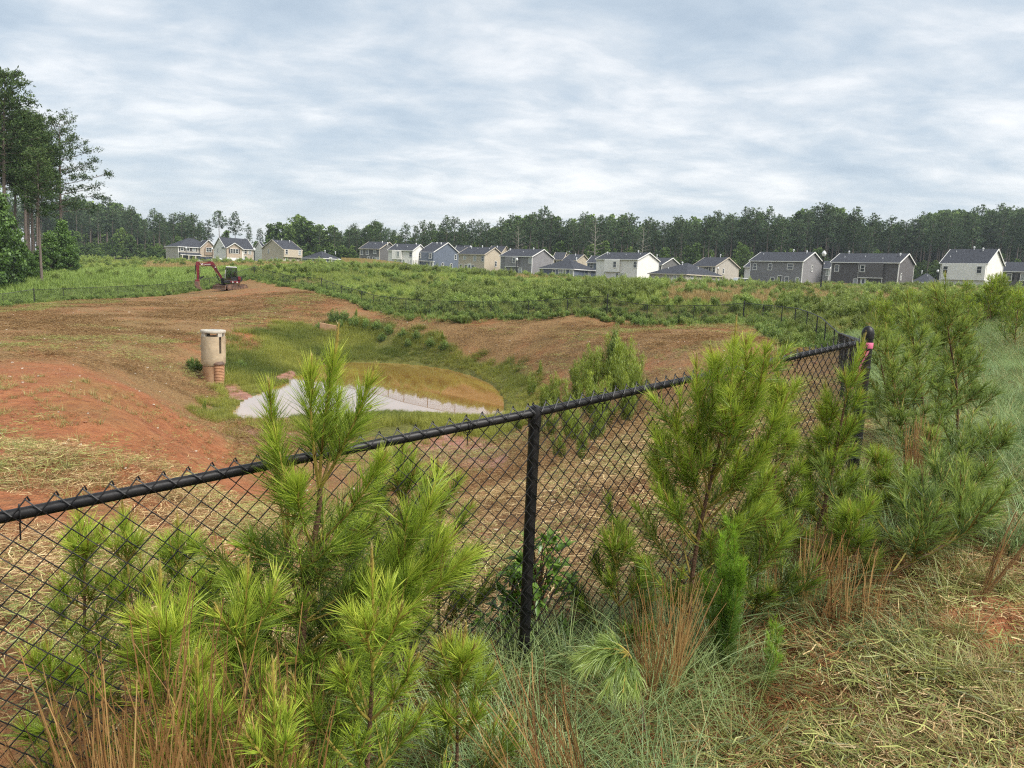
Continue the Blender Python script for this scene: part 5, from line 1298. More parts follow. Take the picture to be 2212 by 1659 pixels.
def treeline():
    rng = np.random.default_rng(77); made = []
    def place(x, ytop, D, kind, k):
        p = at(x, ytop, D); z = gz(p[0], p[1]); h = p[2] - z
        if kind == 'pine':
            made.append((x, 'pine', plant_tree(PINES[k % len(PINES)], 'pine_tree', p[0], p[1], z, h / 22, rng.uniform(0, 6.28), 'x', 'pine tree', 'far treeline pines', rng.uniform(.9, 1.25))))
        else:
            made.append((x, 'leafy tree', plant_tree(BROADS[k % 3], 'broadleaf_tree', p[0], p[1], z, h / 11, rng.uniform(0, 6.28), 'x', 'tree', 'far treeline broadleaf trees', rng.uniform(.8, 1.1))))
    n = 0
    x = -30.0
    while x < 2250:
        y = np.interp(x, TOPS[:, 0], TOPS[:, 1])
        gap = 440 < x < 600
        D = rng.uniform(288, 325) if x < 600 else rng.uniform(245, 285)
        if not (560 < x < 735): place(x, y + rng.uniform(-6, 26), D, 'pine', n); n += 1
        elif rng.uniform() < .35: place(x, y + rng.uniform(0, 12), D, 'pine', n); n += 1
        if not gap and not (560 < x < 735):
            place(x + rng.uniform(-8, 8), y + rng.uniform(4, 40), D + rng.uniform(14, 40), 'pine', n + 3); n += 1
        x += rng.uniform(10, 21) * (1.7 if gap else 1.0)
    for (x, y) in [(585, 487), (602, 482), (640, 470), (655, 474), (690, 488), (715, 492), (668, 480), (625, 490), (800, 488), (815, 482)]: place(x, y, rng.uniform(262, 285), 'broad', int(x))
    for i in range(80):
        x = rng.uniform(130, 2230); base = np.interp(x, [0, 1106, 2212], [560, 590, 612])
        place(x, base - rng.uniform(28, 75), (rng.uniform(236, 262) if x > 1150 else rng.uniform(258, 275)) if x > 600 else rng.uniform(280, 294), 'broad', i)
    bare = tall_pine(71, 18, .3, 3.0, 26, 0, bare=True)
    for (x, y, D, lb) in ((C3(1780, 300) + (232, 'pale leafless dead tree standing behind the tan and grey houses')), (C4(665, 215) + (228, 'pale leafless dead tree rising above the middle white house')), (C4(1105, 290) + (232, 'pale leafless dead tree right of the middle white roof'))):
        p = at(x, y, D); z = gz(p[0], p[1]); plant_tree(bare, 'dead_tree', p[0], p[1], z, (p[2] - z) / 18, x, lb, 'dead tree', None)
    cnt = {}
    for x, kd, t in sorted(made, key=lambda q: q[0]):
        key = (kd, spot(x)); cnt[key] = cnt.get(key, 0) + 1
        t['label'] = '%s %s from left %s' % (ORD[cnt[key]], kd, spot(x))
    # the wood behind, one mass
    P, S, K = [], [], []
    for i in range(620):
        x = rng.uniform(90, 2280); D = rng.uniform(300, 420) if x > 600 else rng.uniform(335, 440)
        y = np.interp(x, TOPS[:, 0], TOPS[:, 1]) + rng.uniform(18, 60)
        if 435 < x < 600: y = max(y, 532 + rng.uniform(0, 12))
        p = at(x, y, D); z = gz(p[0], p[1]); br = rng.uniform() < .45 or 435 < x < 735
        P.append((p[0], p[1], z)); h = p[2] - z
        S.append([h / 11 * 1.1] * 3 if br else [h / 22 * 1.3, h / 22 * 1.3, h / 22]); K.append(0 if br else 1)
    P, S, K = np.array(P), np.array(S), np.array(K)
    for kk, protos, nm, lb in ((0, [b_[1] for b_ in BROADS], 'distant_wood', 'mass of leafy forest behind the treeline'), (1, [p_[1] for p_ in PINES[:4]], 'distant_pine_wood', 'mass of pine forest behind the treeline')):
        scatter(nm, P[K == kk], protos, S[K == kk], label=lb, cat='forest', rng=rng)
    # undergrowth along the foot of the wood
    P, S = [], []
    for i in range(900):
        x = rng.uniform(100, 2260); D = rng.uniform(240, 300) if x > 600 else rng.uniform(275, 330)
        p = at(x, 580, D); P.append((p[0], p[1], gz(p[0], p[1]) - .5)); S.append([rng.uniform(.35, .75) * 1.3, rng.uniform(.35, .75) * 1.3, rng.uniform(.3, .62)])
    scatter('forest_undergrowth', np.array(P), [b_[1] for b_ in BROADS], np.array(S), label='dark leafy undergrowth along the foot of the wood', cat='undergrowth', rng=rng)
treeline()

# the stand of tall pines at the left edge
leafmat('pine_left', [(0, (0.033, 0.060, 0.026)), (.5, (0.075, 0.116, 0.042)), (1, (0.151, 0.209, 0.073))], trans=.15, rand=.2, gloss=0)
def left_stand():
    rng = np.random.default_rng(5)
    U = lambda x, y: (x * .293, 162 + .293 * y)
    protos = [tall_pine(90 + k, 22, st, sp, nl, per, .34, blades=3, wid=.17) for k, (st, sp, nl, per) in enumerate([(.50, 3.7, 60, 115), (.55, 3.3, 54, 115), (.52, 3.5, 54, 115)])]
    for tr, cr in protos: cr.materials.clear(); cr.materials.append(MATS['pine_left'])
    spec = [(U(30, -20), (10, 612), 88, 'tallest pine at the left picture edge', 0), (U(-60, 120), (-25, 612), 92, 'pine just cut by the left picture edge', 1), (U(118, 300), (33, 606), 96, 'dark pine second from the left picture edge', 2),
            (U(175, 262), (55, 604), 94, 'dense-crowned pine left of the pale trunk', 1), (U(208, 300), (64, 603), 99, 'slim pine trunk close left of the pale trunk', 2), (U(235, 330), (72, 602), 101, 'pine rising behind the pale trunk', 0), (U(265, 320), (80, 603), 96, 'pine with brown trunk directly beside the pale trunk', 1),
            (U(272, 560), (92, 610), 84, 'pine with long pale bare trunk before the left stand', 2)]
    for (xt, yt), (xb, yb), D, lb, k in spec:
        b = at(xb, yb, D); z = gz(b[0], b[1]); tp = at(xt, yt, D); h = tp[2] - z
        t = plant_tree(protos[k], 'pine_tree', b[0], b[1], z, h / 22, rng.uniform(0, 6.28), lb, 'pine tree', 'tall pines at the left edge', .95)
        t.rotation_euler = (0, math.atan2(tp[0] - b[0], h), rng.uniform(0, .6))
    iso = tall_pine(123, 22, .40, 5.6, 46, 130, .32, blades=3, wid=.16); iso[1].materials.clear(); iso[1].materials.append(MATS['pine_left'])
    (xt, yt), (xb, yb), D = U(435, 325), (139, 592), 103
    b = at(xb, yb, D); z = gz(b[0], b[1]); tp = at(xt, yt, D)
    plant_tree(iso, 'pine_tree', b[0], b[1], z, (tp[2] - z) / 22, 0.6, 'wide-branched pine standing apart right of the left stand', 'pine tree', 'tall pines at the left edge')
    leafmat('broad_left', [(0, (0.041, 0.073, 0.021)), (.5, (0.102, 0.186, 0.038)), (1, (0.214, 0.350, 0.070))], trans=.3, rand=.3, gloss=.03)
    bl = [broadleaf(140 + k, 11, r, 44, 120, .36, 'broad_left', .04) for k, r in enumerate((3.4, 3.0))]
    for (x, yt, yb, D, s, lb, k) in [(4, 415, 640, 80, .75, 'bright green leafy tree at the left picture edge', 0), (-30, 440, 645, 78, .9, 'leafy tree cut by the left picture edge', 1), (32, 505, 640, 84, .95, 'rounded leafy tree below the left pines', 1), (138, 478, 592, 100, .8, 'leafy vine-covered tree at the foot of the lone pine', 1),
                                     (110, 505, 598, 97, 1.1, 'leafy bush between the pale trunk and the lone pine', 0), (152, 530, 592, 99, 1.0, 'low bush right of the lone pine foot', 0), (62, 545, 620, 86, 1.4, 'low leafy bush under the left pines', 0), (85, 540, 606, 93, 1.3, 'dark leafy bush behind the long pale trunk', 1), (48, 520, 612, 92, 1.2, 'leafy bush between the slim left trunks', 0)]:
        b = at(x, yb, D); z = gz(b[0], b[1]); tp = at(x, yt, D)
        plant_tree(bl[k], 'broadleaf_tree', b[0], b[1], z - .2, (tp[2] - z) / 11, x, lb, 'tree', 'leafy trees at the left edge', s)
left_stand()

# ------------------------------------------------------------------ grass and scrub masses
def blades(seed, n, R, h0, h1, w, lean=.5, seg=3, tint=(.2, .9), droop=.6, droop_pow=2.0):
    """a clump of bent grass blades -> V, T, tint"""
    rng = np.random.default_rng(seed)
    a = rng.uniform(0, 6.283, n); r = R * np.sqrt(rng.uniform(0, 1, n)); b = rng.uniform(0, 6.283, n)
    base = np.stack([r * np.cos(a), r * np.sin(a), np.full(n, -.02)], -1)
    h = rng.uniform(h0, h1, n); le = rng.uniform(0, lean, n)
    out = np.stack([np.cos(b), np.sin(b), np.zeros(n)], -1) * .6 + base * [1, 1, 0] / (R + 1e-6) * .8; out = unit(out)
    sd = unit(np.cross(out, [0, 0, 1.0]) + rng.normal(size=(n, 3)) * .3)
    V = []
    for k in range(seg + 1):
        f = k / seg
        dr = droop * rng.uniform(.3, 1, n) if k == 0 else dr
        p = base + np.array([0, 0, 1]) * (h * (f - dr * .45 * f ** droop_pow))[:, None] + out * (h * (le * f + dr * .6 * f ** droop_pow))[:, None]
        ww = w * (1 - .85 * f)
        V += [p - sd * ww / 2, p + sd * ww / 2]
    V = np.stack(V, 1); m = 2 * (seg + 1)
    q = np.arange(n)[:, None] * m; T = []
    for k in range(seg):
        T += [q + [2 * k, 2 * k + 1, 2 * k + 3], q + [2 * k, 2 * k + 3, 2 * k + 2]]
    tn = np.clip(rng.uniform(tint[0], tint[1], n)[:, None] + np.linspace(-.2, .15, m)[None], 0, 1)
    return V.reshape(-1, 3), np.concatenate(T), tn.ravel()
def blade_mesh(name, mat, *a, **k):
    V, T, t = blades(*a, **k); return mesh_tris(name, V, T, MATS[mat], tint=t)

def wedge(rng, n, r0, r1, half=.70, mid=0.0):
    r = np.sqrt(rng.uniform(r0 * r0, r1 * r1, n)); th = mid + rng.uniform(-half, half, n)
    return r * np.sin(th), r * np.cos(th)
def onground(X, Y, dz=0.0): return np.stack([X, Y, height(X, Y) + dz], -1)

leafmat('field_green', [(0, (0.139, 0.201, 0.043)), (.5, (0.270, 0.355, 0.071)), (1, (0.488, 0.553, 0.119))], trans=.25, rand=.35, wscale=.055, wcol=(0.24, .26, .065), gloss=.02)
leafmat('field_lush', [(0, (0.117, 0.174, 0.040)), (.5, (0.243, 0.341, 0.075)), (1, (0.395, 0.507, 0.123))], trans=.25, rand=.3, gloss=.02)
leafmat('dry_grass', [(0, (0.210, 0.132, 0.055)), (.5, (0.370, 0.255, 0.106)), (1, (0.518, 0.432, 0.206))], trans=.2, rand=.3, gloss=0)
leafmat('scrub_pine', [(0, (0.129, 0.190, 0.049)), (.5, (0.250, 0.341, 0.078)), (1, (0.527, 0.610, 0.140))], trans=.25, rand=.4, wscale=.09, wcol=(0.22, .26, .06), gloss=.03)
leafmat('weeds', [(0, (0.086, 0.144, 0.034)), (.5, (0.178, 0.264, 0.058)), (1, (0.356, 0.450, 0.101))], trans=.25, rand=.35, gloss=.03)

def scrub_proto(seed, H, R, n, size, mat, spikes=9, wid=.09, up=.55):
    """young pine seen from afar: upright shoots thick with needles"""
    rng = np.random.default_rng(seed); C, S, T_, O = [], [], [], []
    for i in range(spikes):
        a = rng.uniform(0, 6.28); q = rng.uniform(0, 1) ** .6; f = 1 - .75 * q * rng.uniform(.5, 1)
        top = np.array([R * q * math.cos(a), R * q * math.sin(a), H * f]); bot = top * [.3, .3, .12]; m = int(n / spikes)
        g = rng.uniform(.1, 1, m) ** .7; c = bot + (top - bot) * g[:, None] + rng.normal(size=(m, 3)) * size * .28
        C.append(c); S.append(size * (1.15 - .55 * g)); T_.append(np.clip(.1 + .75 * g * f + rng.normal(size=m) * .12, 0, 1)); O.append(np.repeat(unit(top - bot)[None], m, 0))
    V, T = tufts(np.concatenate(C), np.concatenate(S), rng, 3, wid=wid, up=up, out=np.concatenate(O))
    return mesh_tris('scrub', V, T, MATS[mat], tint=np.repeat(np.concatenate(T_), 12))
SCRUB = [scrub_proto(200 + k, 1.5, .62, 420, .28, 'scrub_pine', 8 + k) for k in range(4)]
WEED = [scrub_proto(220 + k, 1.0, .55, 300, .26, 'weeds', 14) for k in range(3)]
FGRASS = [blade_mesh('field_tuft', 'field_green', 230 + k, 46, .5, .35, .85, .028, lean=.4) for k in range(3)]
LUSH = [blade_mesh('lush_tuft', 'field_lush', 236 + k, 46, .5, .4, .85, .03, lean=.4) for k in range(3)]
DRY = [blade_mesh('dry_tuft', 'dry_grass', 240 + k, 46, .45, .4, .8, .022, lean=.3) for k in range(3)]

def field():
    rng = np.random.default_rng(31)
    X, Y = wedge(rng, 170000, 26, 215, .70)
    keep = rng.uniform(0, 1, len(X)) < np.interp(np.hypot(X, Y), [26, 60, 110, 215], [1, 1.0, .55, .26])
    X, Y = X[keep], Y[keep]
    sd = poly_sd(X, Y, BASIN); o = sd > .1; X, Y, sd = X[o], Y[o], sd[o]
    R_ = np.hypot(X, Y); th = X / Y
    out_near = ~((R_ < 27) & (th > .40))
    X, Y, sd, R_, th = X[out_near], Y[out_near], sd[out_near], R_[out_near], th[out_near]
    n = len(X); u = rng.uniform(0, 1, n); pn = vnoise(X * .05 + 3, Y * .05, 11) * .6 + vnoise(X * .16, Y * .16, 12) * .4
    lush = (th < -.36) & (R_ < 135)
    dryz = (vnoise(X * .035, Y * .05, 14) * .55 + vnoise(X * .13, Y * .13, 15) * .45 > .30) & (th > .20) & (R_ > 58) & (R_ < 125)
    dryz |= (th < -.26) & (th > -.5) & (R_ > 130) & (R_ < 170)
    dryz |= (th > .0) & (R_ > 100) & (pn > .36)
    sc_f = np.clip(.55 + sd / 14.0, .55, 1.0)
    pine = (u < np.where(lush, .015, np.where(dryz, .035, np.where(R_ < 120, .13, .03)))) & (pn > .36) & (sd > 1.5)
    weed = (u > .972) & ~pine & ~dryz & ~lush
    gr = ~pine & ~weed
    P = onground(X, Y, -.03)
    sc = rng.uniform(.5, 1.0, n) ** 1.0 * np.interp(R_, [60, 200], [.95, 1.05]) * (.75 + .55 * vnoise(X * .09 + 9, Y * .09, 17)) * sc_f
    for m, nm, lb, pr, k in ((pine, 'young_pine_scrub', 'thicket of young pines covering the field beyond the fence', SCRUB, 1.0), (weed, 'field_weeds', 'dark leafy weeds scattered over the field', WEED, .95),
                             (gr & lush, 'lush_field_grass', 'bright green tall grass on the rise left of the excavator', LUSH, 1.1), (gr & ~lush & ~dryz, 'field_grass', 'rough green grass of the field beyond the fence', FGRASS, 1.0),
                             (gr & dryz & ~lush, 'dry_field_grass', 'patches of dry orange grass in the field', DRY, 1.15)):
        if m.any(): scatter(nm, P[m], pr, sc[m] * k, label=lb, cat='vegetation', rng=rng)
    # rank growth hanging over the fence foot, inside it
    pts, ins = [], []
    F = np.array(FENCE3D)
    for i in range(len(F) - 1):
        a, b = F[i][:2], F[i + 1][:2]; L_ = np.linalg.norm(b - a); m = int(L_ * 13)
        d = (b - a) / L_; nr = np.array([d[1], -d[0]])          # towards the inside
        wide = 1.2 if i < 23 else 2.0
        f = rng.uniform(0, 1, m); q = rng.uniform(-1.2, wide, m)
        pts.append(a + (b - a) * f[:, None] + nr * q[:, None])
    pts = np.concatenate(pts); P = onground(pts[:, 0], pts[:, 1], -.03); u = rng.uniform(0, 1, len(P)); left = pts[:, 0] / pts[:, 1] < -.3
    m1 = u < .30
    scatter('fence_foot_weeds', P[m1], WEED, rng.uniform(.35, .7, m1.sum()), label='dark weeds crowding the foot of the far fence', cat='vegetation', rng=rng)
    m2 = ~m1 & (u < .42); scatter('fence_foot_pines', P[m2 & ~left], SCRUB, rng.uniform(.3, .6, (m2 & ~left).sum()), label='small pines in the weeds at the far fence', cat='vegetation', rng=rng)
    m3 = u >= .42; scatter('fence_foot_grass', P[m3], LUSH, rng.uniform(.4, .75, m3.sum()), label='tall green grass bending over the far fence foot', cat='vegetation', rng=rng)
field()

# ------------------------------------------------------------------ marsh grass round the pond, shrubs on its banks
leafmat('marsh_grass', [(0, (0.150, 0.161, 0.033)), (.5, (0.313, 0.328, 0.061)), (1, (0.526, 0.522, 0.117))], trans=.3, rand=.3, wscale=.16, wcol=(0.085, .13, .026), gloss=.02)
leafmat('basin_shrub', [(0, (0.109, 0.151, 0.024)), (.5, (0.238, 0.312, 0.045)), (1, (0.437, 0.524, 0.081))], trans=.3, rand=.25, gloss=.03)
MARSHG = [blade_mesh('marsh_tuft', 'marsh_grass', 260 + k, 44, .26, .25, .52, .012, lean=.25, droop=.35) for k in range(4)]
def marsh():
    rng = np.random.default_rng(8)
    lo, hi = MARSH.min(0) - 1, MARSH.max(0) + 1
    X, Y = rng.uniform(lo[0], hi[0], 26000), rng.uniform(lo[1], hi[1], 26000)
    sd = poly_sd(X, Y, MARSH); pd = poly_sd(X, Y, POND); md = np.full(len(X), 9.0)
    for m in MUDS + [BARES[5]]: md = np.minimum(md, poly_sd(X, Y, m))
    nz = vnoise(X * .5, Y * .5, 21); edge = vnoise(X * 1.1, Y * 1.1, 23) - .5
    hsc = np.clip(.45 + pd / 5.0, .45, 1.0) * np.where(Y < POND_C[1], .75, 1.0)
    ok = (sd < .3 + edge * 2.2) & (pd > .05 + edge * .6) & (md > .1) & ((nz > .22) | (pd < 2.5))
    sparse = ~ok & (sd < 5) & (pd > 0) & (md < .3) & (rng.uniform(0, 1, len(X)) < .12)
    k = ok | sparse; X, Y, hsc = X[k], Y[k], hsc[k]
    scatter('marsh_grass', onground(X, Y, -.02), MARSHG, hsc * rng.uniform(.7, 1.25, len(X)) * (.8 + .5 * vnoise(X * .3, Y * .3, 22)), label='olive marsh grass ringing the muddy pond', cat='grass', rng=rng)
marsh()

# clods and small stones on the bare slopes
paint('clod', (0.27, 0.13, 0.07), .95, var=.35, scale=9); paint('pale_stone', (0.50, 0.43, 0.34), .9, var=.2, scale=9)
def rock_mesh(seed, mat):
    rng = np.random.default_rng(seed); bm = bmesh.new(); bmesh.ops.create_icosphere(bm, subdivisions=1, radius=1.0)
    for v in bm.verts: v.co = v.co * float(rng.uniform(.7, 1.2)); v.co.z *= .6
    me = bpy.data.meshes.new('clod'); bm.to_mesh(me); bm.free(); me.materials.append(MATS[mat]); return me
def clods():
    rng = np.random.default_rng(91); X, Y = wedge(rng, 9000, 4, 85, .70); ok = (poly_sd(X, Y, BASIN) < -.5) & (poly_sd(X, Y, MARSH) > .3)
    ok &= rng.uniform(0, 1, len(X)) < np.interp(np.hypot(X, Y), [4, 20, 85], [1, .8, .45]); X, Y = X[ok], Y[ok]; R_ = np.hypot(X, Y)
    pk = np.where(rng.uniform(0, 1, len(X)) < .18, 3, rng.integers(0, 3, len(X)))
    scatter('soil_clods', onground(X, Y, .01), [rock_mesh(k, 'clod') for k in range(3)] + [rock_mesh(9, 'pale_stone')], rng.uniform(.012, .05, len(X)) * np.interp(R_, [4, 70], [.7, 1.7]), pick=pk, label='clods and small stones strewn over the mown basin slopes', cat='stones', rng=rng)
clods()
# ------------------------------------------------------------------ young pines close to the camera
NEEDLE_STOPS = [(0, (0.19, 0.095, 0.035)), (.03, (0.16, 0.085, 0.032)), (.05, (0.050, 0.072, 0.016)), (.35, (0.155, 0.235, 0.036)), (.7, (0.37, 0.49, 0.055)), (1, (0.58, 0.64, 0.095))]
leafmat('needles', NEEDLE_STOPS, trans=.30, rand=.12, gloss=.02, rough=.35)
leafmat('needles_dull', [(0, (0.19, 0.10, 0.04)), (.03, (0.16, 0.09, 0.035)), (.05, (0.075, 0.105, 0.030)), (.45, (0.20, 0.285, 0.062)), (1, (0.47, 0.55, 0.115))], trans=.38, rand=.2, gloss=.02, rough=.4)
leafmat('needles_pale', [(0, (0.09, 0.13, 0.028)), (.5, (0.22, 0.31, 0.065)), (1, (0.38, 0.47, 0.12))], trans=.4, rand=.1, gloss=.03, rough=.4)
leafmat('candle', [(0, (0.26, 0.19, 0.045)), (.5, (0.46, 0.35, 0.12)), (1, (0.58, 0.48, 0.20))], trans=.1, rand=.1, gloss=.04)
paint('stem_new', (0.34, 0.27, 0.05), .7, var=.25, scale=30, dirt=(.18, .10, .03), dirt_amt=.6)
paint('stem_old', (0.14, 0.075, 0.042), .85, var=.35, scale=25, bump=.6, bscale=90)

def needle_set(rng, pts, n, L, s0=.1, a0=62, a1=24, w=.0017, t0=.2, t1=.8, droop=.12, lvar=.38, seg=2):
    pts = np.asarray(pts, float); m = len(pts)
    nf = max(4, n // 3); n = nf * 3
    s = np.repeat(s0 + (1 - s0) * rng.uniform(0, 1, nf) ** .85, 3)
    k = np.minimum((s * (m - 1)).astype(int), m - 2); f = (s * (m - 1) - k)[:, None]
    p = pts[k] * (1 - f) + pts[k + 1] * f
    tg = np.gradient(pts, axis=0); tg = unit(tg[k] * (1 - f) + tg[k + 1] * f)
    rd = np.repeat(rng.normal(size=(nf, 3)), 3, 0) + rng.normal(size=(n, 3)) * .22; rd -= tg * (rd * tg).sum(1, keepdims=True); rd = unit(rd)
    g = (s - s0) / (1 - s0 + 1e-9)
    al = np.radians(a0 + (a1 - a0) * g ** 1.4 + np.repeat(rng.normal(size=nf) * 10, 3) + rng.normal(size=n) * 5)[:, None]
    d = tg * np.cos(al) + rd * np.sin(al)
    ln = (L * (1 - .28 * g ** 3) * np.repeat(rng.uniform(1 - lvar, 1 + lvar * .6, nf), 3) * rng.uniform(.9, 1.05, n))[:, None]
    bend = (tg * .16 - np.array([0, 0, 1]) * droop)
    sd = unit(np.cross(d, rng.normal(size=(n, 3)))) * (w / 2)
    mid = p + d * ln * .5 + bend * ln * .20; tip = p + unit(d + bend * .9) * ln
    if seg == 2:
        V = np.stack([p - sd, p + sd, mid - sd, mid + sd, tip], 1); q = np.arange(n)[:, None] * 5
        T = np.concatenate([q + [0, 1, 3], q + [0, 3, 2], q + [2, 3, 4]]); mm = 5
        tt = np.array([-.1, -.1, 0, 0, .08])
    else:
        V = np.stack([p - sd, p + sd, tip], 1); q = np.arange(n)[:, None] * 3; T = q + [0, 1, 2]; mm = 3; tt = np.array([-.05, -.05, .05])
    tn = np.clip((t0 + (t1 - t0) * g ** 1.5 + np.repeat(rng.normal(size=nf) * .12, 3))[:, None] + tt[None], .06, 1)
    tn[np.repeat((rng.uniform(0, 1, nf) < .035 * (1.3 - g[::3])), 3)] = 0.0
    return V.reshape(-1, 3), T, tn.ravel()

class Sapling:
    def __init__(s, seed, lod=0, bright=0.0):
        s.rng = np.random.default_rng(seed); s.lod = lod; s.bright = bright
        s.wood, s.new = MB(), MB(); s.nv, s.nt, s.nn, s.cn = [], [], [], []
        s.count = 0; s.cv, s.ct, s.ctn, s.cc = [], [], [], 0
        s.dens = (980, 320, 170)[lod]; s.w = (.0018, .0036, .0070)[lod]; s.seg = (2, 2, 1)[lod]
    def shoot(s, pts, L=.125, s0=.12, r0=.004, r1=.0022, t0=.15, t1=.75, candle=0.0, dens=1.0, a0=50, a1=20, droop=.16, old=False):
        pts = np.asarray(pts, float)
        ln = np.linalg.norm(np.diff(pts, axis=0), axis=1).sum()
        n = max(14, int(s.dens * ln * (1 - s0) * dens))
        V, T, t = needle_set(s.rng, pts, n, L, s0, a0, a1, s.w, t0 + s.bright, t1 + s.bright, droop, seg=s.seg)
        s.nv.append(V); s.nt.append(T + s.count); s.nn.append(t); s.count += len(V)
        (s.wood if old else s.new).tube(pts, list(np.linspace(r0, r1, len(pts))), 5 if s.lod == 0 else 3, caps=False)
        if candle:
            tip = pts[-1]; d = unit(pts[-1] - pts[-2]); c = [tip, tip + d * candle * .5, tip + d * candle + np.array([0, 0, candle * .12])]
            s.new.tube(c, [r1 * 1.2, r1 * 1.5, r1 * .7], 5 if s.lod == 0 else 3)
            V, T, t = needle_set(s.rng, c, int((110 if s.lod == 0 else 24) * candle / .08), .024, .05, 38, 18, s.w * 1.05, .1, .9, 0, seg=1)
            s.cv.append(V); s.ct.append(T + s.cc); s.ctn.append(t); s.cc += len(V)
    def curve(s, p0, d0, ln, rise=.5, n=5, wob=.04):
        """a bough that starts along d0 and bends upwards"""
        p = np.array(p0, float); d = unit(np.array(d0, float)); out = [p.copy()]
        for i in range(n):
            d = unit(d + np.array([0, 0, rise / n]) + s.rng.normal(size=3) * wob); p = p + d * ln / n; out.append(p.copy())
        return np.array(out)
    def grow(s, base, tip, spread=.34, whorls=None, L=.125, start=.16, nb=(3, 6), lead_candle=.07, bush=1.0, forks=()):
        base, tip = np.asarray(base, float), np.asarray(tip, float); rng = s.rng
        ax = tip - base; H = np.linalg.norm(ax); n = 9
        side = unit(np.cross(ax, rng.normal(size=3))) * H * .02
        P = lambda f: base + ax * f + side * math.sin(f * 5.5)
        tr = [P(f) for f in np.linspace(0, 1, n)]; tr[0] = tr[0] - np.array([0, 0, .08])
        s.wood.tube(tr[:7], [.0095 * (H / 1.3 + .3) * (1 - .72 * q) for q in np.linspace(0, .75, 7)], 7 if s.lod == 0 else 4, caps=False)
        s.shoot(np.array([P(f) for f in np.linspace(.70, 1, 6)]), L * .95, .0, .0045, .003, .35, .8, lead_candle, 1.15, 46, 18)
        whorls = whorls or max(3, int(H / .20)); fw = np.linspace(start, .80, whorls)
        az = rng.uniform(0, 6.28)
        for i, f in enumerate(fw):
            k = rng.integers(nb[0], nb[1]); az += .7
            for j in range(k):
                a = az + j * 6.283 / k + rng.uniform(-.35, .35); g = 1 - f
                ln = spread * H * (g ** .75 * .95 + .18) * rng.uniform(.7, 1.2)
                up = .35 + .9 * f + rng.uniform(-.15, .2)
                d0 = np.array([math.cos(a), math.sin(a), up]); c = s.curve(P(f), d0, ln, .75)
                lowt = .05 + .45 * f
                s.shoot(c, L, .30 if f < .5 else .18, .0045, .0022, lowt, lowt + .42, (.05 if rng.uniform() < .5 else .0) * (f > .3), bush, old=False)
                for q in range(rng.integers(1, 4) if s.lod < 2 else 1):
                    kk = rng.integers(2, 5); a2 = a + rng.uniform(.5, 1.1) * rng.choice([-1, 1])
                    c2 = s.curve(c[kk], np.array([math.cos(a2), math.sin(a2), up + .35]), ln * rng.uniform(.3, .55), .6, 4)
                    s.shoot(c2, L * .92, .12, .003, .0018, lowt + .05, lowt + .5, .04 if rng.uniform() < .35 else 0, bush)
        for (f, pts) in forks: s.shoot(pts, L)
    def finish(s, label, group, loc=(0, 0, 0), mat='needles', name='young_pine', data=False, cat='pine sapling'):
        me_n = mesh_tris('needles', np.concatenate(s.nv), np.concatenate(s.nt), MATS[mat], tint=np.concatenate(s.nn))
        me_w = s.wood.mesh('trunk', MATS['stem_old'], True) if s.wood.v else None
        me_s = s.new.mesh('shoots', MATS['stem_new'], True)
        me_c = mesh_tris('candles', np.concatenate(s.cv), np.concatenate(s.ct), MATS['candle'], tint=np.concatenate(s.ctn)) if s.cv else None
        meshes = [('trunk', me_w), ('shoots', me_s), ('needles', me_n), ('candles', me_c)]
        if data: return meshes
        return put_sapling(meshes, label, group, loc, name=name, cat=cat)
def put_sapling(meshes, label, group, loc, rz=0.0, sc=1.0, name='young_pine', cat='pine sapling', tilt=(0, 0)):
    t = empty(name, loc, rz, label, cat, group); t.scale = sc if hasattr(sc, '__len__') else (sc,) * 3; t.rotation_euler = (tilt[0], tilt[1], rz)
    for nm, me in meshes:
        if me is not None:
            q = link(me, nm, t)
            if nm == 'candles': q['kind'] = 'stuff'
    return t

def foot(x, D):
    d = ray(x, 1200); X = d[0] * D; return np.array([X, D, gz(X, D)])
NEARG = 'young pines along the near fence'
def sap(x, D, tip, seed, label, lod=0, mat='needles', spread=.34, L=.110, bright=0.0, group=NEARG, **kw):
    b = foot(x, D); tp = at(tip[0], tip[1], D + kw.pop('dd', 0.0))
    s = Sapling(seed, lod, bright); s.grow((0, 0, 0), tp - b, spread, L=L, **kw)
    return s.finish(label, group, b, mat)

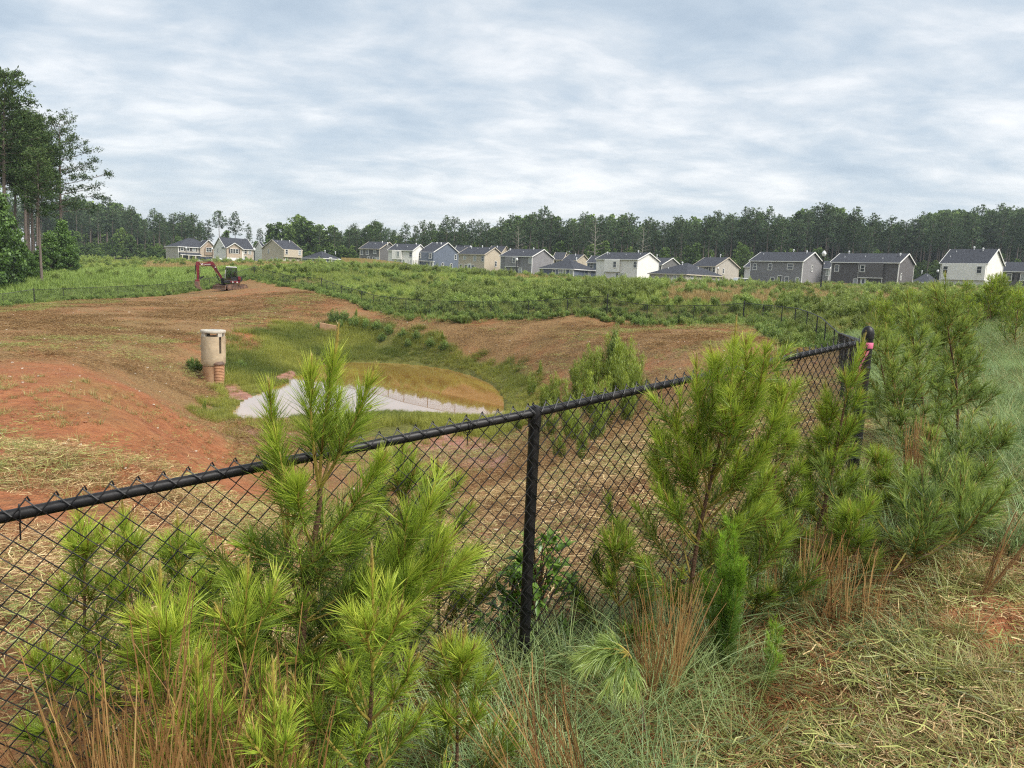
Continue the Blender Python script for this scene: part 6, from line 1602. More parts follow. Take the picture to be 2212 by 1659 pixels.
def hero():
    D = 2.30; b = foot(655, D); s = Sapling(11, 0, .06)
    def PX(pts): return np.array([at(x, y, d) - b for x, y, d in pts])
    def seg(a, c, n=5, bow=(0, 0, .0)):
        return np.array([a + (c - a) * f + np.array(bow) * math.sin(f * math.pi) for f in np.linspace(0, 1, n + 1)])
    tr = PX([(655, 1659, D), (652, 1500, D), (650, 1420, D), (656, 1330, D), (662, 1255, D)]); tr[0] = (0, 0, -.05)
    s.wood.tube(tr, [.016, .0145, .013, .0115, .0105], 9, caps=False)
    fk = PX([(656, 1330, D), (640, 1280, D + .02), (622, 1215, D + .03), (618, 1170, D + .03)]); s.wood.tube(fk, [.008, .0075, .007, .006], 7, caps=False)
    up = PX([(660, 1262, D), (676, 1180, D), (688, 1110, D), (692, 1052, D)]); s.wood.tube(up, [.0105, .0095, .0085, .008], 8, caps=False)
    top = PX([(690, 1058, D)])[0]
    # four leaders
    for (ctrl, cnd, t1) in (([(690, 1058, D), (690, 960, D), (712, 850, D), (722, 775, D)], .10, .85), ([(690, 1058, D), (672, 960, D - .04), (668, 880, D - .05), (672, 812, D - .05)], .055, .8),
                            ([(690, 1058, D), (735, 985, D - .03), (775, 900, D - .04), (797, 830, D - .04)], .06, .8), ([(690, 1056, D), (716, 1000, D + .06), (726, 930, D + .08), (730, 870, D + .08)], .0, .7)):
        c = PX(ctrl); c = np.array([c[0] * (1 - f) ** 3 + 3 * c[1] * f * (1 - f) ** 2 + 3 * c[2] * f * f * (1 - f) + c[3] * f ** 3 for f in np.linspace(0, 1, 9)])
        s.shoot(c, .125, .22, .0062, .0034, .40, t1, cnd, 1.9, 45, 19)
    for (ctrl, cnd) in (([(618, 1172, D + .03), (606, 1080, D + .02), (592, 980, D), (583, 858, D - .02)], .05), ([(618, 1172, D + .03), (632, 1110, D - .04), (612, 1020, D - .06), (598, 950, D - .06)], .04), ([(618, 1172, D + .03), (640, 1130, D - .05), (640, 1090, D - .07), (636, 1050, D - .09)], .0),
                        ([(676, 1180, D), (740, 1135, D - .05), (780, 1080, D - .08), (822, 1000, D - .09)], .04), ([(676, 1180, D), (650, 1130, D - .12), (640, 1090, D - .16), (645, 1050, D - .18)], .0)):
        c = PX(ctrl); c = np.array([c[0] * (1 - f) ** 3 + 3 * c[1] * f * (1 - f) ** 2 + 3 * c[2] * f * f * (1 - f) + c[3] * f ** 3 for f in np.linspace(0, 1, 8)])
        s.shoot(c, .12, .28, .005, .0028, .40, .8, cnd, 1.8)
    rng = s.rng
    # whorls of older boughs down the stem
    for (x, y, k, ln, up_) in ((660, 1270, 6, .26, .35), (654, 1345, 7, .34, .15), (651, 1430, 7, .36, -.05), (652, 1510, 6, .34, -.05), (654, 1590, 5, .34, .1)):
        p0 = PX([(x, y, D)])[0]; az = rng.uniform(0, 6)
        for j in range(k):
            a = az + j * 6.283 / k + rng.uniform(-.3, .3); l2 = ln * rng.uniform(.6, 1.15)
            c = s.curve(p0, (math.cos(a), math.sin(a), up_ + .25), l2, .55)
            s.shoot(c, .13, .12, .0045, .0022, .12, .5, 0, .8, 66, 28, droop=.22)
            for q in range(2):
                a2 = a + rng.uniform(.4, 1.0) * rng.choice([-1, 1]); kk = rng.integers(2, 5)
                c2 = s.curve(c[kk], (math.cos(a2), math.sin(a2), .55), l2 * rng.uniform(.35, .6), .6, 4); s.shoot(c2, .12, .1, .003, .0018, .2, .6, 0, .9)
    # long bright boughs sweeping to the right
    for ctrl in ([(655, 1400, D), (740, 1330, D - .05), (850, 1290, D - .1), (935, 1080, D - .1)], [(655, 1420, D), (760, 1350, D - .08), (880, 1310, D - .15), (965, 1170, D - .16)], [(655, 1420, D), (760, 1380, D - .1), (900, 1330, D - .2), (1005, 1200, D - .2)], [(652, 1470, D), (780, 1380, D - .02), (850, 1330, D), (860, 1180, D + .02)]):
        c = PX(ctrl); c = np.array([c[0] * (1 - f) ** 3 + 3 * c[1] * f * (1 - f) ** 2 + 3 * c[2] * f * f * (1 - f) + c[3] * f ** 3 for f in np.linspace(0, 1, 10)])
        s.shoot(c, .125, .45, .0055, .0025, .45, .85, .0, 1.5, 46, 20)
        for q in range(3):
            kk = rng.integers(4, 9); c2 = s.curve(c[kk], unit(c[kk] - c[kk - 1]) + rng.normal(size=3) * .35 + [0, 0, .3], .16, .5, 4); s.shoot(c2, .115, .1, .003, .0018, .35, .75)
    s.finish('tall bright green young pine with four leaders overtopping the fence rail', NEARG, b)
hero()

sap(190, 2.85, (165, 1122), 21, 'slender young pine behind the mesh at far left', spread=.26, bright=.05)
sap(300, 2.75, (268, 1118), 22, 'bushy young pine behind the mesh with tan candle tips', spread=.30, bright=.04)
sap(405, 2.95, (385, 1145), 23, 'dark young pine behind the mesh left of the tallest one', spread=.30, bright=-.06)
sap(470, 2.75, (455, 1240), 24, 'low young pine behind the mesh in the dry stems', spread=.4, bright=-.02)
sap(372, 1.85, (352, 1268), 25, 'upright yellow-green pine shoot before the mesh beside dry stems', spread=.25, bright=.14, nb=(3, 5), bush=1.4)
sap(520, 1.95, (540, 1262), 26, 'small pine leaning right before the mesh at lower left', spread=.30, nb=(3, 5), bright=.08)
sap(600, 1.55, (588, 1490), 27, 'short narrow pine at the bottom picture edge', spread=.22, L=.075, bright=.08)
sap(118, 2.2, (100, 1420), 28, 'low sprawling pine at the bottom left corner', spread=.4, nb=(2, 4), bright=.0)
sap(430, 1.62, (425, 1470), 36, 'low pine bough among the rusty stems at bottom left', spread=.36, bright=.06, L=.09, nb=(2, 4))
sap(860, 3.15, (868, 975), 29, 'dark green pine behind the mesh right of the tallest pine', spread=.36, bright=-.05)
sap(960, 3.35, (945, 1020), 30, 'pine behind the mesh closest to the middle post', spread=.34, bright=-.03)
sap(740, 3.0, (760, 1120), 31, 'pine half hidden behind the tallest pine', spread=.36, bright=-.06)
sap(808, 1.72, (798, 1245), 32, 'little pine with bright candles at bottom centre', spread=.34, L=.085, bright=.12, nb=(3, 5))
sap(985, 2.15, (1005, 1395), 33, 'short pine tuft in the blue grass left of the middle post', spread=.4, L=.10, bright=.06)
def right_hero():
    D = 3.30; b = foot(1502, D); s = Sapling(12, 0, .10); tp = at(1578, 735, D + .1) - b
    s.grow((0, 0, 0), tp, .34, L=.115, start=.12, nb=(4, 6), lead_candle=.10, bush=.85)
    for x, y, f in ((1505, 795, .5), (1655, 790, .55), (1460, 900, .4), (1690, 880, .42), (1540, 860, .5), (1420, 1000, .35)):
        p0 = tp * f; c = at(x, y, D + s.rng.uniform(-.15, .15)) - b; m = (p0 + c) / 2 + np.array([(c - p0)[0] * .25, 0, -.04])
        cc = np.array([p0 * (1 - q) ** 2 + 2 * m * q * (1 - q) + c * q * q for q in np.linspace(0, 1, 8)])
        s.shoot(cc, .115, .2, .006, .003, .25, .8, .06, 1.1)
        for q in range(3):
            kk = s.rng.integers(3, 7); c2 = s.curve(cc[kk], unit(cc[kk] - cc[kk - 1]) + s.rng.normal(size=3) * .45, .2, .5, 4); s.shoot(c2, .11, .1, .003, .0018, .25, .7)
    s.finish('large full young pine covering the rail right of the middle post', NEARG, b)
right_hero()
sap(1365, 3.2, (1325, 1165), 41, 'low pine against the mesh between post and large pine', spread=.5, bright=-.08)
sap(1735, 4.1, (1868, 748), 42, 'pine leaning across the corner post with pink tape', spread=.2, nb=(2, 4), L=.12, bright=.02)
sap(1690, 3.95, (1672, 790), 43, 'tall wispy pine between the large pine and corner post', spread=.22, L=.11, bright=.05)
sap(1790, 4.2, (1782, 850), 44, 'dense pine tucked left of the corner post', spread=.22, L=.11, bright=.08)
sap(1905, 4.7, (1900, 985), 45, 'low pine at the foot of the corner post on the right', spread=.42, L=.14, bright=-.06)
sap(1840, 3.75, (1835, 1110), 46, 'squat pine before the corner post base', spread=.55, L=.13, bright=-.05)
sap(1640, 3.5, (1650, 1100), 47, 'dull pine low beside the feathery green plant', spread=.5, L=.13, bright=-.10)
THICK = 'pine thicket right of the corner post'
for (x, D, tip, sd, lb, sp_, br) in ((2035, 6.9, (2048, 602), 51, 'tallest pine of the thicket right of the corner post', .36, -.04), (1980, 6.7, (1962, 645), 52, 'second tallest pine of the thicket, left of the tallest', .34, -.06), (1935, 6.2, (1918, 715), 53, 'pine of the thicket nearest the corner post', .40, -.05),
                                 (1890, 7.6, (1895, 690), 55, 'pine peeking behind the domed corner post cap', .36, 0), (2055, 8.4, (2068, 680), 56, 'pine at the back of the thicket', .3, -.02), (2000, 5.7, (2006, 930), 57, 'low drooping pine before the thicket', .42, .04)):
    sap(x, D, tip, sd, lb, lod=1, spread=sp_ * .72, L=.13, bush=1.25, bright=br + .10, group=THICK, mat='needles_dull')
# pines farther off on the right bank, copies of a few kinds
MID = []
for k in range(5):
    s = Sapling(300 + k, 2, -.02 + .03 * (k % 3)); s.grow((0, 0, 0), (.05 * (k - 2), .03, 1.4), .36, L=.16, start=.1, nb=(4, 6)); MID.append(s.finish('', '', data=True, mat='needles_dull' if k % 2 else 'needles'))
def mid_pines():
    rng = np.random.default_rng(66); rows = []
    for i in range(115):
        x = rng.uniform(1800, 2260); D = rng.choice([rng.uniform(15, 20), rng.uniform(17, 28), rng.uniform(28, 46)])
        b = foot(x, D)
        if poly_sd(b[:1], b[1:2], BASIN)[0] < .8: continue
        rows.append((D, x, b))
    rows.sort(key=lambda r: r[0])
    bands = {0: 'nearer', 1: 'middle', 2: 'farther'}
    cnt = {}
    for D, x, b in rows:
        bd = 0 if D < 19 else (1 if D < 28 else 2)
        where = 'left of the thicket tip' if x < 1960 else ('behind the thicket' if x < 2110 else 'near the right picture edge')
        key = (bd, where); cnt[key] = cnt.get(key, 0) + 1
        put_sapling(MID[int(rng.integers(0, 5))], '%s young pine of the right bank %s, %s from the front' % (bands[bd], where, ORD[cnt[key]]), 'young pines on the right bank', b, rng.uniform(0, 6.28), rng.uniform(.55, 1.0))
mid_pines()

# shrubs and pines on the pond banks
def bank_shrubs():
    rng = np.random.default_rng(12)
    A = [scrub_proto(320 + k, 1.75, .40, 1000, .17, 'basin_shrub', 6, .05, .9) for k in range(3)]; Bk = [scrub_proto(330 + k, 1.4, .6, 700, .22, 'weeds', 12) for k in range(2)]
    cone = scrub_proto(340, 2.4, .42, 1500, .18, 'weeds', 14, .06, .8)
    p = hit(1325, 835); t = put_sapling([('needles', cone)], 'dark conical pine on the slope above the fence rail', 'pond bank shrubs', p, 0, 1.0, 'young_pine')
    n = 0
    CL = [(1165, 905, .9, 0), (1195, 880, 1.0, 1), (1215, 925, 1.0, 2), (1235, 880, 1.1, 0), (1255, 850, 1.0, 1), (1265, 915, 1.0, 2), (1290, 870, 1.25, 0), (1300, 925, .95, 1), (1310, 840, 1.3, 2), (1335, 870, 1.3, 0), (1350, 845, 1.2, 1), (1360, 890, 1.1, 2), (1340, 920, .9, 0), (1180, 950, .8, 1), (1230, 965, .8, 2), (1290, 965, .8, 0), (1145, 860, .8, 1), (1120, 935, .55, 0), (1150, 980, .5, 2), (1205, 1000, .5, 1), (1265, 1000, .5, 0), (1245, 835, .9, 1), (1330, 800, 1.1, 2), (1270, 815, 1.0, 2), (1375, 860, .9, 1)]
    XS = [q[0] + q[1] * .001 for q in CL]
    for (x, y, sc, k) in CL:
        p = hit(x, y); n += 1
        put_sapling([('foliage', A[k])], 'yellow-green shrub on the slope right of the pond, %s of its cluster from left' % ORD[1 + sorted(XS).index(x + y * .001)], 'shrub cluster right of the pond', p, rng.uniform(0, 6), sc, 'bank_shrub', 'shrub')
    FB = [(722, 692, 1.2, 0), (745, 694, 1.1, 1), (765, 700, .9, 0), (790, 704, .85, 1), (815, 708, .9, 0), (840, 716, .8, 1), (870, 724, .8, 0), (900, 730, .8, 1), (930, 744, .8, 0), (958, 752, .8, 1), (825, 730, .7, 0), (880, 745, .7, 1), (735, 704, .8, 1)]
    XF = sorted(q[0] for q in FB)
    for (x, y, sc, k) in FB:
        p = hit(x, y + 8); put_sapling([('foliage', Bk[k])], 'dark shrub on the far pond bank, %s of its row from the left' % ORD[1 + XF.index(x)], 'shrubs on the far pond bank', p, rng.uniform(0, 6), sc * .85, 'bank_shrub', 'shrub')
    for (x, y, sc, lb) in [(425, 805, .62, 'dark bush left of the concrete riser'), (415, 795, .5, 'small bush behind the one left of the riser'), (520, 800, .5, 'green bush right of the concrete riser'), (690, 712, .5, 'bush left of the concrete headwall')]:
        p = hit(x, y); put_sapling([('foliage', Bk[0])], lb, 'bushes by the concrete', p, x, (sc * 1.1, sc * 1.1, sc), 'bush', 'bush')
    for (x, y, sc, lb) in [(955, 738, .55, 'pale green sprig at the right end of the far bank'), (770, 690, .6, 'pale green sprig beside the concrete headwall'), (445, 890, .35, 'small yellow-green sapling on the bare slope below the riser'), (1165, 815, .6, 'pale sprig at the right pond edge')]:
        p = hit(x, y); put_sapling([('foliage', A[0])], lb, 'pale sprigs by the pond', p, x, sc, 'leafy_sprig', 'plant')
bank_shrubs()

# a cut pine bough hanging over the grass, felled boughs on the ground
def cut_bough():
    D = 2.5; K = lambda x, y, d=D: at(1026 + .293 * x, 1242 + .293 * y, d)
    b = K(1300, 890); b[2] = gz(b[0], b[1]); s = Sapling(71, 0, .15)
    def bz(P_, n=8):
        P_ = [np.array(p) - b for p in P_]; return np.array([P_[0] * (1 - f) ** 2 + 2 * P_[1] * f * (1 - f) + P_[2] * f * f for f in np.linspace(0, 1, n)])
    stem = bz([b - [0, 0, .03], K(1240, 750), K(1130, 575)]); s.wood.tube(stem, list(np.linspace(.005, .004, 8)), 6, caps=False)
    for e, m in ((K(775, 600, D - .02), K(960, 500)), (K(790, 690, D - .06), K(980, 560)), (K(960, 490, D + .05), K(1040, 480)), (K(1190, 850, D - .08), K(1190, 640)), (K(960, 850, D - .1), K(1090, 590)), (K(1090, 870, D - .12), K(1120, 620))):
        s.shoot(bz([K(1130, 575), m, e]), .088, .12, .0035, .002, .35, .9, 0, 1.8, 52, 25, droop=.45)
    s.finish('pale drooping cut pine bough hanging over the blue grass', 'cut pine boughs', b, 'needles_pale', 'pine_bough', cat='pine bough')
    for (x0, y0, x1, y1, D0, D1, sd, lb) in ((1880, 1200, 2165, 1110, 3.75, 4.3, 72, 'grey-green felled pine bough lying along the track edge'), (1960, 1130, 2130, 1040, 4.5, 5.0, 73, 'felled pine bough propped below the drooping pine'), (2010, 1010, 2170, 960, 5.6, 6.1, 75, 'cut pine bough lying at the right grass edge')):
        a = at(x0, y0, D0); a[2] = gz(a[0], a[1]) + .04; e = at(x1, y1, D1); e[2] = max(e[2], gz(e[0], e[1]) + .12)
        s = Sapling(sd, 1, -.02); s.grow((0, 0, 0), e - a, .42, L=.15, start=.15, nb=(3, 5), lead_candle=0); s.finish(lb, 'cut pine boughs', a, 'needles_dull', 'pine_bough', cat='pine bough')
cut_bough()

# ------------------------------------------------------------------ other plants
leafmat('fennel', [(0, (0.062, 0.113, 0.020)), (.5, (0.164, 0.296, 0.033)), (1, (0.368, 0.572, 0.051))], trans=.35, rand=0, gloss=.03)
def fennel(x, D, ytop, label, k, mat='fennel', h=None):
    b = foot(x, D); top = at(x - 8, ytop, D) - b; s = Sapling(400 + k, 0); s.w = .0009
    for i in range(7 if k < 2 else 3):
        off = s.rng.normal(size=3) * [.03, .03, 0]; e = top * s.rng.uniform(.62, 1.0) + off * 2.2
        if i == 0: e = top
        c = np.array([off + (e - off) * f + np.array([.025 * math.sin(3 * f + i * 2), .015 * math.sin(4 * f + i), 0]) for f in np.linspace(0, 1, 12)])
        s.shoot(c, .062, .08, .0022, .001, .0, 1.0, 0, 2.6 if k < 2 else 1.2, 58, 26, droop=.25)
        for j in range(14 if k < 2 else 3):
            f_ = s.rng.uniform(.2, .98); p = off + (e - off) * f_; a = s.rng.uniform(0, 6.28)
            c2 = s.curve(p, (math.cos(a) * .6, math.sin(a) * .6, 1.0), s.rng.uniform(.04, .09), .3, 4, .08); s.shoot(c2, .036, .0, .0008, .0004, .05 + .7 * f_, .2 + .8 * f_, 0, 2.0, 50, 22, droop=.1)
    s.finish(label, 'dog fennel plants', b, mat, 'dog_fennel', cat='plant')
fennel(1590, 3.05, 1140, 'vivid green feathery dog fennel before the large pine', 0)
fennel(1680, 2.95, 1330, 'thin pale feathery stem right of the vivid dog fennel', 2)

leafmat('sapling_leaf', [(0, (0.08, 0.14, 0.02)), (.5, (0.19, 0.33, 0.05)), (1, (0.34, 0.50, 0.09))], trans=.42, rand=0, gloss=.04, rough=.3)
def leafy(x, D, ytop, label, seed, n=26, R=.2, ll=.075):
    b = foot(x, D); H = at(x, ytop, D)[2] - b[2]; rng = np.random.default_rng(seed); wd = MB(); V, T, tn = [], [], []; c = 0
    for i in range(n):
        a = rng.uniform(0, 6.28); f = rng.uniform(.25, 1); q = R * (1.15 - .7 * f) * rng.uniform(.4, 1)
        e = np.array([q * math.cos(a), q * math.sin(a), H * f]); st = [np.array([0, 0, H * max(0, f - .45)]), e * [.5, .5, .9], e]; wd.tube(st, [.004, .003, .0015], 4, caps=False)
        for j in range(11):
            g = 1 - j / 13; p = st[1] + (e - st[1]) * g + rng.normal(size=3) * .01; d = unit(rng.normal(size=3) * .7 + unit(e - st[1]) * .6 + [0, 0, .15]); sd = unit(np.cross(d, [0, 0, 1.0]) + rng.normal(size=3) * .2); l = ll * rng.uniform(.6, 1.2); w = l * .19
            up = unit(np.cross(sd, d)); V += [p, p + d * l * .45 + sd * w + up * w * .4, p + d * l - up * l * .12, p + d * l * .45 - sd * w + up * w * .4, p + d * l * .5]
            T += [(c, c + 1, c + 4), (c + 1, c + 2, c + 4), (c + 2, c + 3, c + 4), (c + 3, c, c + 4)]; t_ = np.clip(.25 + .5 * g * f + rng.normal() * .15, 0, 1); tn += [t_] * 5; c += 5
    t = empty('leafy_sapling', b, 0, label, 'sapling'); wd.build('stems', MATS['stem_old'], t)
    link(mesh_tris('leaves', np.array(V), np.array(T), MATS['sapling_leaf'], tint=tn), 'leaves', t)
leafy(1165, 3.3, 1150, 'broad-leaved green sapling behind the mesh at the middle post', 501, 34, .26)
leafy(1105, 3.35, 1220, 'smaller leafy sapling left of the middle post behind the mesh', 502, 20, .2)
leafy(2090, 1, 0, '', 0) if False else None

leafmat('broomsedge', [(0, (0.12, 0.062, 0.025)), (.5, (0.34, 0.175, 0.060)), (1, (0.52, 0.33, 0.13))], trans=.2, rand=.1, gloss=.03)
def sedge(x, D, ytop, lean, n, label, seed, R=.06, thick=1.0, spread=.07):
    b = foot(x, D); H = at(x, ytop, D)[2] - b[2]; rng = np.random.default_rng(seed); V, T, tn = [], [], []; c = 0
    nbun = max(2, int(n / 7 + R * 70)); bun = [(R * rng.uniform(0, 1) ** .5, rng.uniform(0, 6.28), rng.normal() * spread * 1.6, rng.normal() * spread, rng.uniform(.75, 1.0), rng.uniform(.15, .85)) for _ in range(nbun)]
    for i in range(int(n * 3.4)):
        br, ba, lx, ly, bh, bt = bun[int(rng.integers(0, nbun))]; a = rng.uniform(0, 6.28); r = .016 * rng.uniform(0, 1) ** .5
        p0 = np.array([br * math.cos(ba) + r * math.cos(a), br * math.sin(ba) + r * math.sin(a), -.02]); h = H * bh * rng.uniform(.45, 1.0)
        dr = np.array([lean[0] + lx + rng.normal() * spread * .45, lean[1] + ly + rng.normal() * spread * .3, 1.0]); cv = rng.normal() * .10
        pts = [p0 + dr * h * f + np.array([1, .3, 0]) * (cv * h * f * f + .012 * math.sin(f * 4 + i)) for f in np.linspace(0, 1, 6)]; sd = unit(np.array([1.0, rng.normal() * .5, 0])); t0 = np.clip(bt + rng.normal() * .2, 0, 1)
        for k, p in enumerate(pts):
            w = thick * (.0006 + .0008 * math.sin(min(1, k / 5) * 2.6)) * rng.uniform(.7, 1.3); V += [p - sd * w, p + sd * w]; tn += [np.clip(t0 + rng.normal() * .1, 0, 1)] * 2
            if k < 5: T += [(c, c + 1, c + 3), (c, c + 3, c + 2)]
            c += 2
        for j in range(6):      # curled sheaths and side blades
            f = rng.uniform(.25, .95); p = p0 + dr * h * f; d = unit(dr + rng.normal(size=3) * [.22, .22, .1]); l = rng.uniform(.03, .09); w = .0006 * thick
            V += [p - sd * w, p + sd * w, p + d * l * .6 + sd * w * .6, p + d * l]; T += [(c, c + 1, c + 2), (c, c + 2, c + 3)]; tn += [np.clip(t0 + .1, 0, 1)] * 4; c += 4
    o = link(mesh_tris('broomsedge_clump', np.array(V), np.array(T), MATS['broomsedge'], tint=tn), 'broomsedge_clump', None, b); tagit(o, label, 'dry grass', 'rusty dry broomsedge clumps')
for a in ((320, 1.50, 1275, (-.12, 0), 95, 'dense rusty broomsedge clump at lower left with tall leaning stems', 601, .10), (235, 1.7, 1340, (-.05, 0), 12, 'few rusty stems left of the dense broomsedge clump', 602, .07), (395, 1.45, 1480, (-.1, 0), 45, 'rusty broomsedge stems at the bottom edge below the small pine', 603, .09),
          (660, 1.60, 1345, (-.20, 0), 80, 'rusty broomsedge bundle leaning left below the tallest pine', 604, .07), (560, 1.5, 1420, (-.06, 0), 40, 'rusty stems left of the leaning broomsedge bundle', 605, .08), (700, 1.55, 1520, (-.15, 0), 26, 'short rusty broomsedge under the little centre pine', 606, .09), (150, 1.75, 1540, (.02, 0), 16, 'rusty stems at the bottom left corner', 607, .09),
          (1245, 2.05, 1360, (-.48, 0), 7, 'rusty broomsedge plume leaning left at the middle post foot', 608, .025), (1300, 2.1, 1365, (-.40, 0), 9, 'rusty broomsedge plume leaning left right of the post foot', 609, .03), (1435, 2.75, 1150, (-.14, 0), 12, 'tall orange broomsedge plume left of the large pine stem', 610, .03),
          (1462, 2.8, 1175, (.03, 0), 18, 'tall orange broomsedge plume beside the large pine stem', 611, .04), (1745, 3.6, 1080, (0, 0), 22, 'thicket of thin brown stalks left of the corner post', 612, .22), (1820, 3.5, 1150, (.05, 0), 16, 'thin brown stalks before the corner post base', 613, .2),
          (1945, 5.6, 870, (-.02, 0), 34, 'tan dry stalks right of the corner post', 614, .16), (1890, 5.3, 960, (.05, 0), 20, 'short dry stalks at the corner post', 615, .12), (2120, 3.6, 1060, (.55, 0), 8, 'pale bent seed stalk leaning over the felled boughs', 616, .02)):
    sedge(*a[:7], R=a[7], thick=1.0 if a[1] < 3 else 1.25)

# ------------------------------------------------------------------ grass, straw and litter near the camera
leafmat('blue_grass', [(0, (0.059, 0.083, 0.028)), (.5, (0.178, 0.268, 0.091)), (1, (0.410, 0.561, 0.253))], trans=.3, rand=.45, gloss=.02, rough=.4, rcol=(.28, .29, .085), rrange=(.5, 1.5))
leafmat('straw', [(0, (0.123, 0.058, 0.025)), (.35, (0.280, 0.157, 0.065)), (.7, (0.504, 0.347, 0.151)), (1, (0.829, 0.650, 0.347))], trans=.1, rand=.3, gloss=.03)
leafmat('cut_green', [(0, (0.094, 0.100, 0.025)), (.5, (0.237, 0.256, 0.062)), (1, (0.450, 0.463, 0.138))], trans=.2, rand=.35, gloss=.04)
leafmat('stubble', [(0, (0.10, 0.10, 0.03)), (.4, (0.27, 0.24, 0.075)), (1, (0.56, 0.42, 0.17))], trans=.2, rand=.2, gloss=.03)
def straw_patch(seed, size, n, l0, l1, w, mat, zmax=.03, tint=(0, 1), pitch=.14):
    rng = np.random.default_rng(seed); c = rng.uniform(-size / 2, size / 2, (n, 3)); c[:, 2] = rng.uniform(.002, zmax, n)
    a = rng.uniform(0, 6.283, n); p = rng.normal(size=n) * pitch; l = rng.uniform(l0, l1, n) * rng.uniform(.5, 1, n)
    d = np.stack([np.cos(a) * np.cos(p), np.sin(a) * np.cos(p), np.sin(p)], -1); sd = unit(np.cross(d, np.array([0, 0, 1.0]) + rng.normal(size=(n, 3)) * .4)) * (w * rng.uniform(.5, 1.3, n))[:, None] / 2
    bow = rng.normal(size=(n, 3)) * [.1, .1, .02] * l[:, None]
    p0, p1, p2 = c - d * l[:, None] / 2, c + bow, c + d * l[:, None] / 2
    V = np.stack([p0 - sd, p0 + sd, p1 - sd, p1 + sd, p2 - sd * .6, p2 + sd * .6], 1).reshape(-1, 3); q = np.arange(n)[:, None] * 6
    T = np.concatenate([q + [0, 1, 3], q + [0, 3, 2], q + [2, 3, 5], q + [2, 5, 4]])
    return mesh_tris('straw', V, T, MATS[mat], tint=np.repeat(rng.uniform(tint[0], tint[1], n), 6))
leafmat('dead_needles', [(0, (0.07, 0.030, 0.014)), (.5, (0.17, 0.075, 0.032)), (1, (0.32, 0.16, 0.07))], trans=.1, rand=.3, gloss=0)
DEAD = [straw_patch(690 + k, .5, 240, .05, .16, .0026, 'dead_needles', .07, pitch=.5) for k in range(3)]
STRAW = [straw_patch(700 + k, .55, 210, .04, .20, .0035, 'straw') for k in range(4)] + [straw_patch(710 + k, .55, 200, .05, .18, .0042, 'cut_green', .05) for k in range(2)]
leafmat('slope_straw', [(0, (0.085, 0.042, 0.020)), (.5, (0.21, 0.120, 0.050)), (1, (0.42, 0.30, 0.15))], trans=.1, rand=.35, gloss=0)
STRAWF = [straw_patch(720 + k, 1.3, 190, .06, .22, .009, 'slope_straw', .05) for k in range(3)] + [straw_patch(730, 1.3, 150, .06, .22, .010, 'cut_green', .06)]
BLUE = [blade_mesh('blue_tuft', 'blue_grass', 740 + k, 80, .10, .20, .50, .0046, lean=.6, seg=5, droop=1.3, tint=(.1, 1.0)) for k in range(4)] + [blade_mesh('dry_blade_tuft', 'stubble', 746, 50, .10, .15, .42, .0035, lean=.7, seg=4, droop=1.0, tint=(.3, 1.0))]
STUB = [blade_mesh('stubble_tuft', 'stubble', 750 + k, 70, .06, .06, .15, .0035, lean=1.1, seg=2, droop=.3, tint=(.2, 1)) for k in range(3)]
GREENT = [blade_mesh('green_tuft', 'cut_green', 760 + k, 46, .08, .06, .18, .004, lean=.9, seg=3, droop=.8) for k in range(3)]

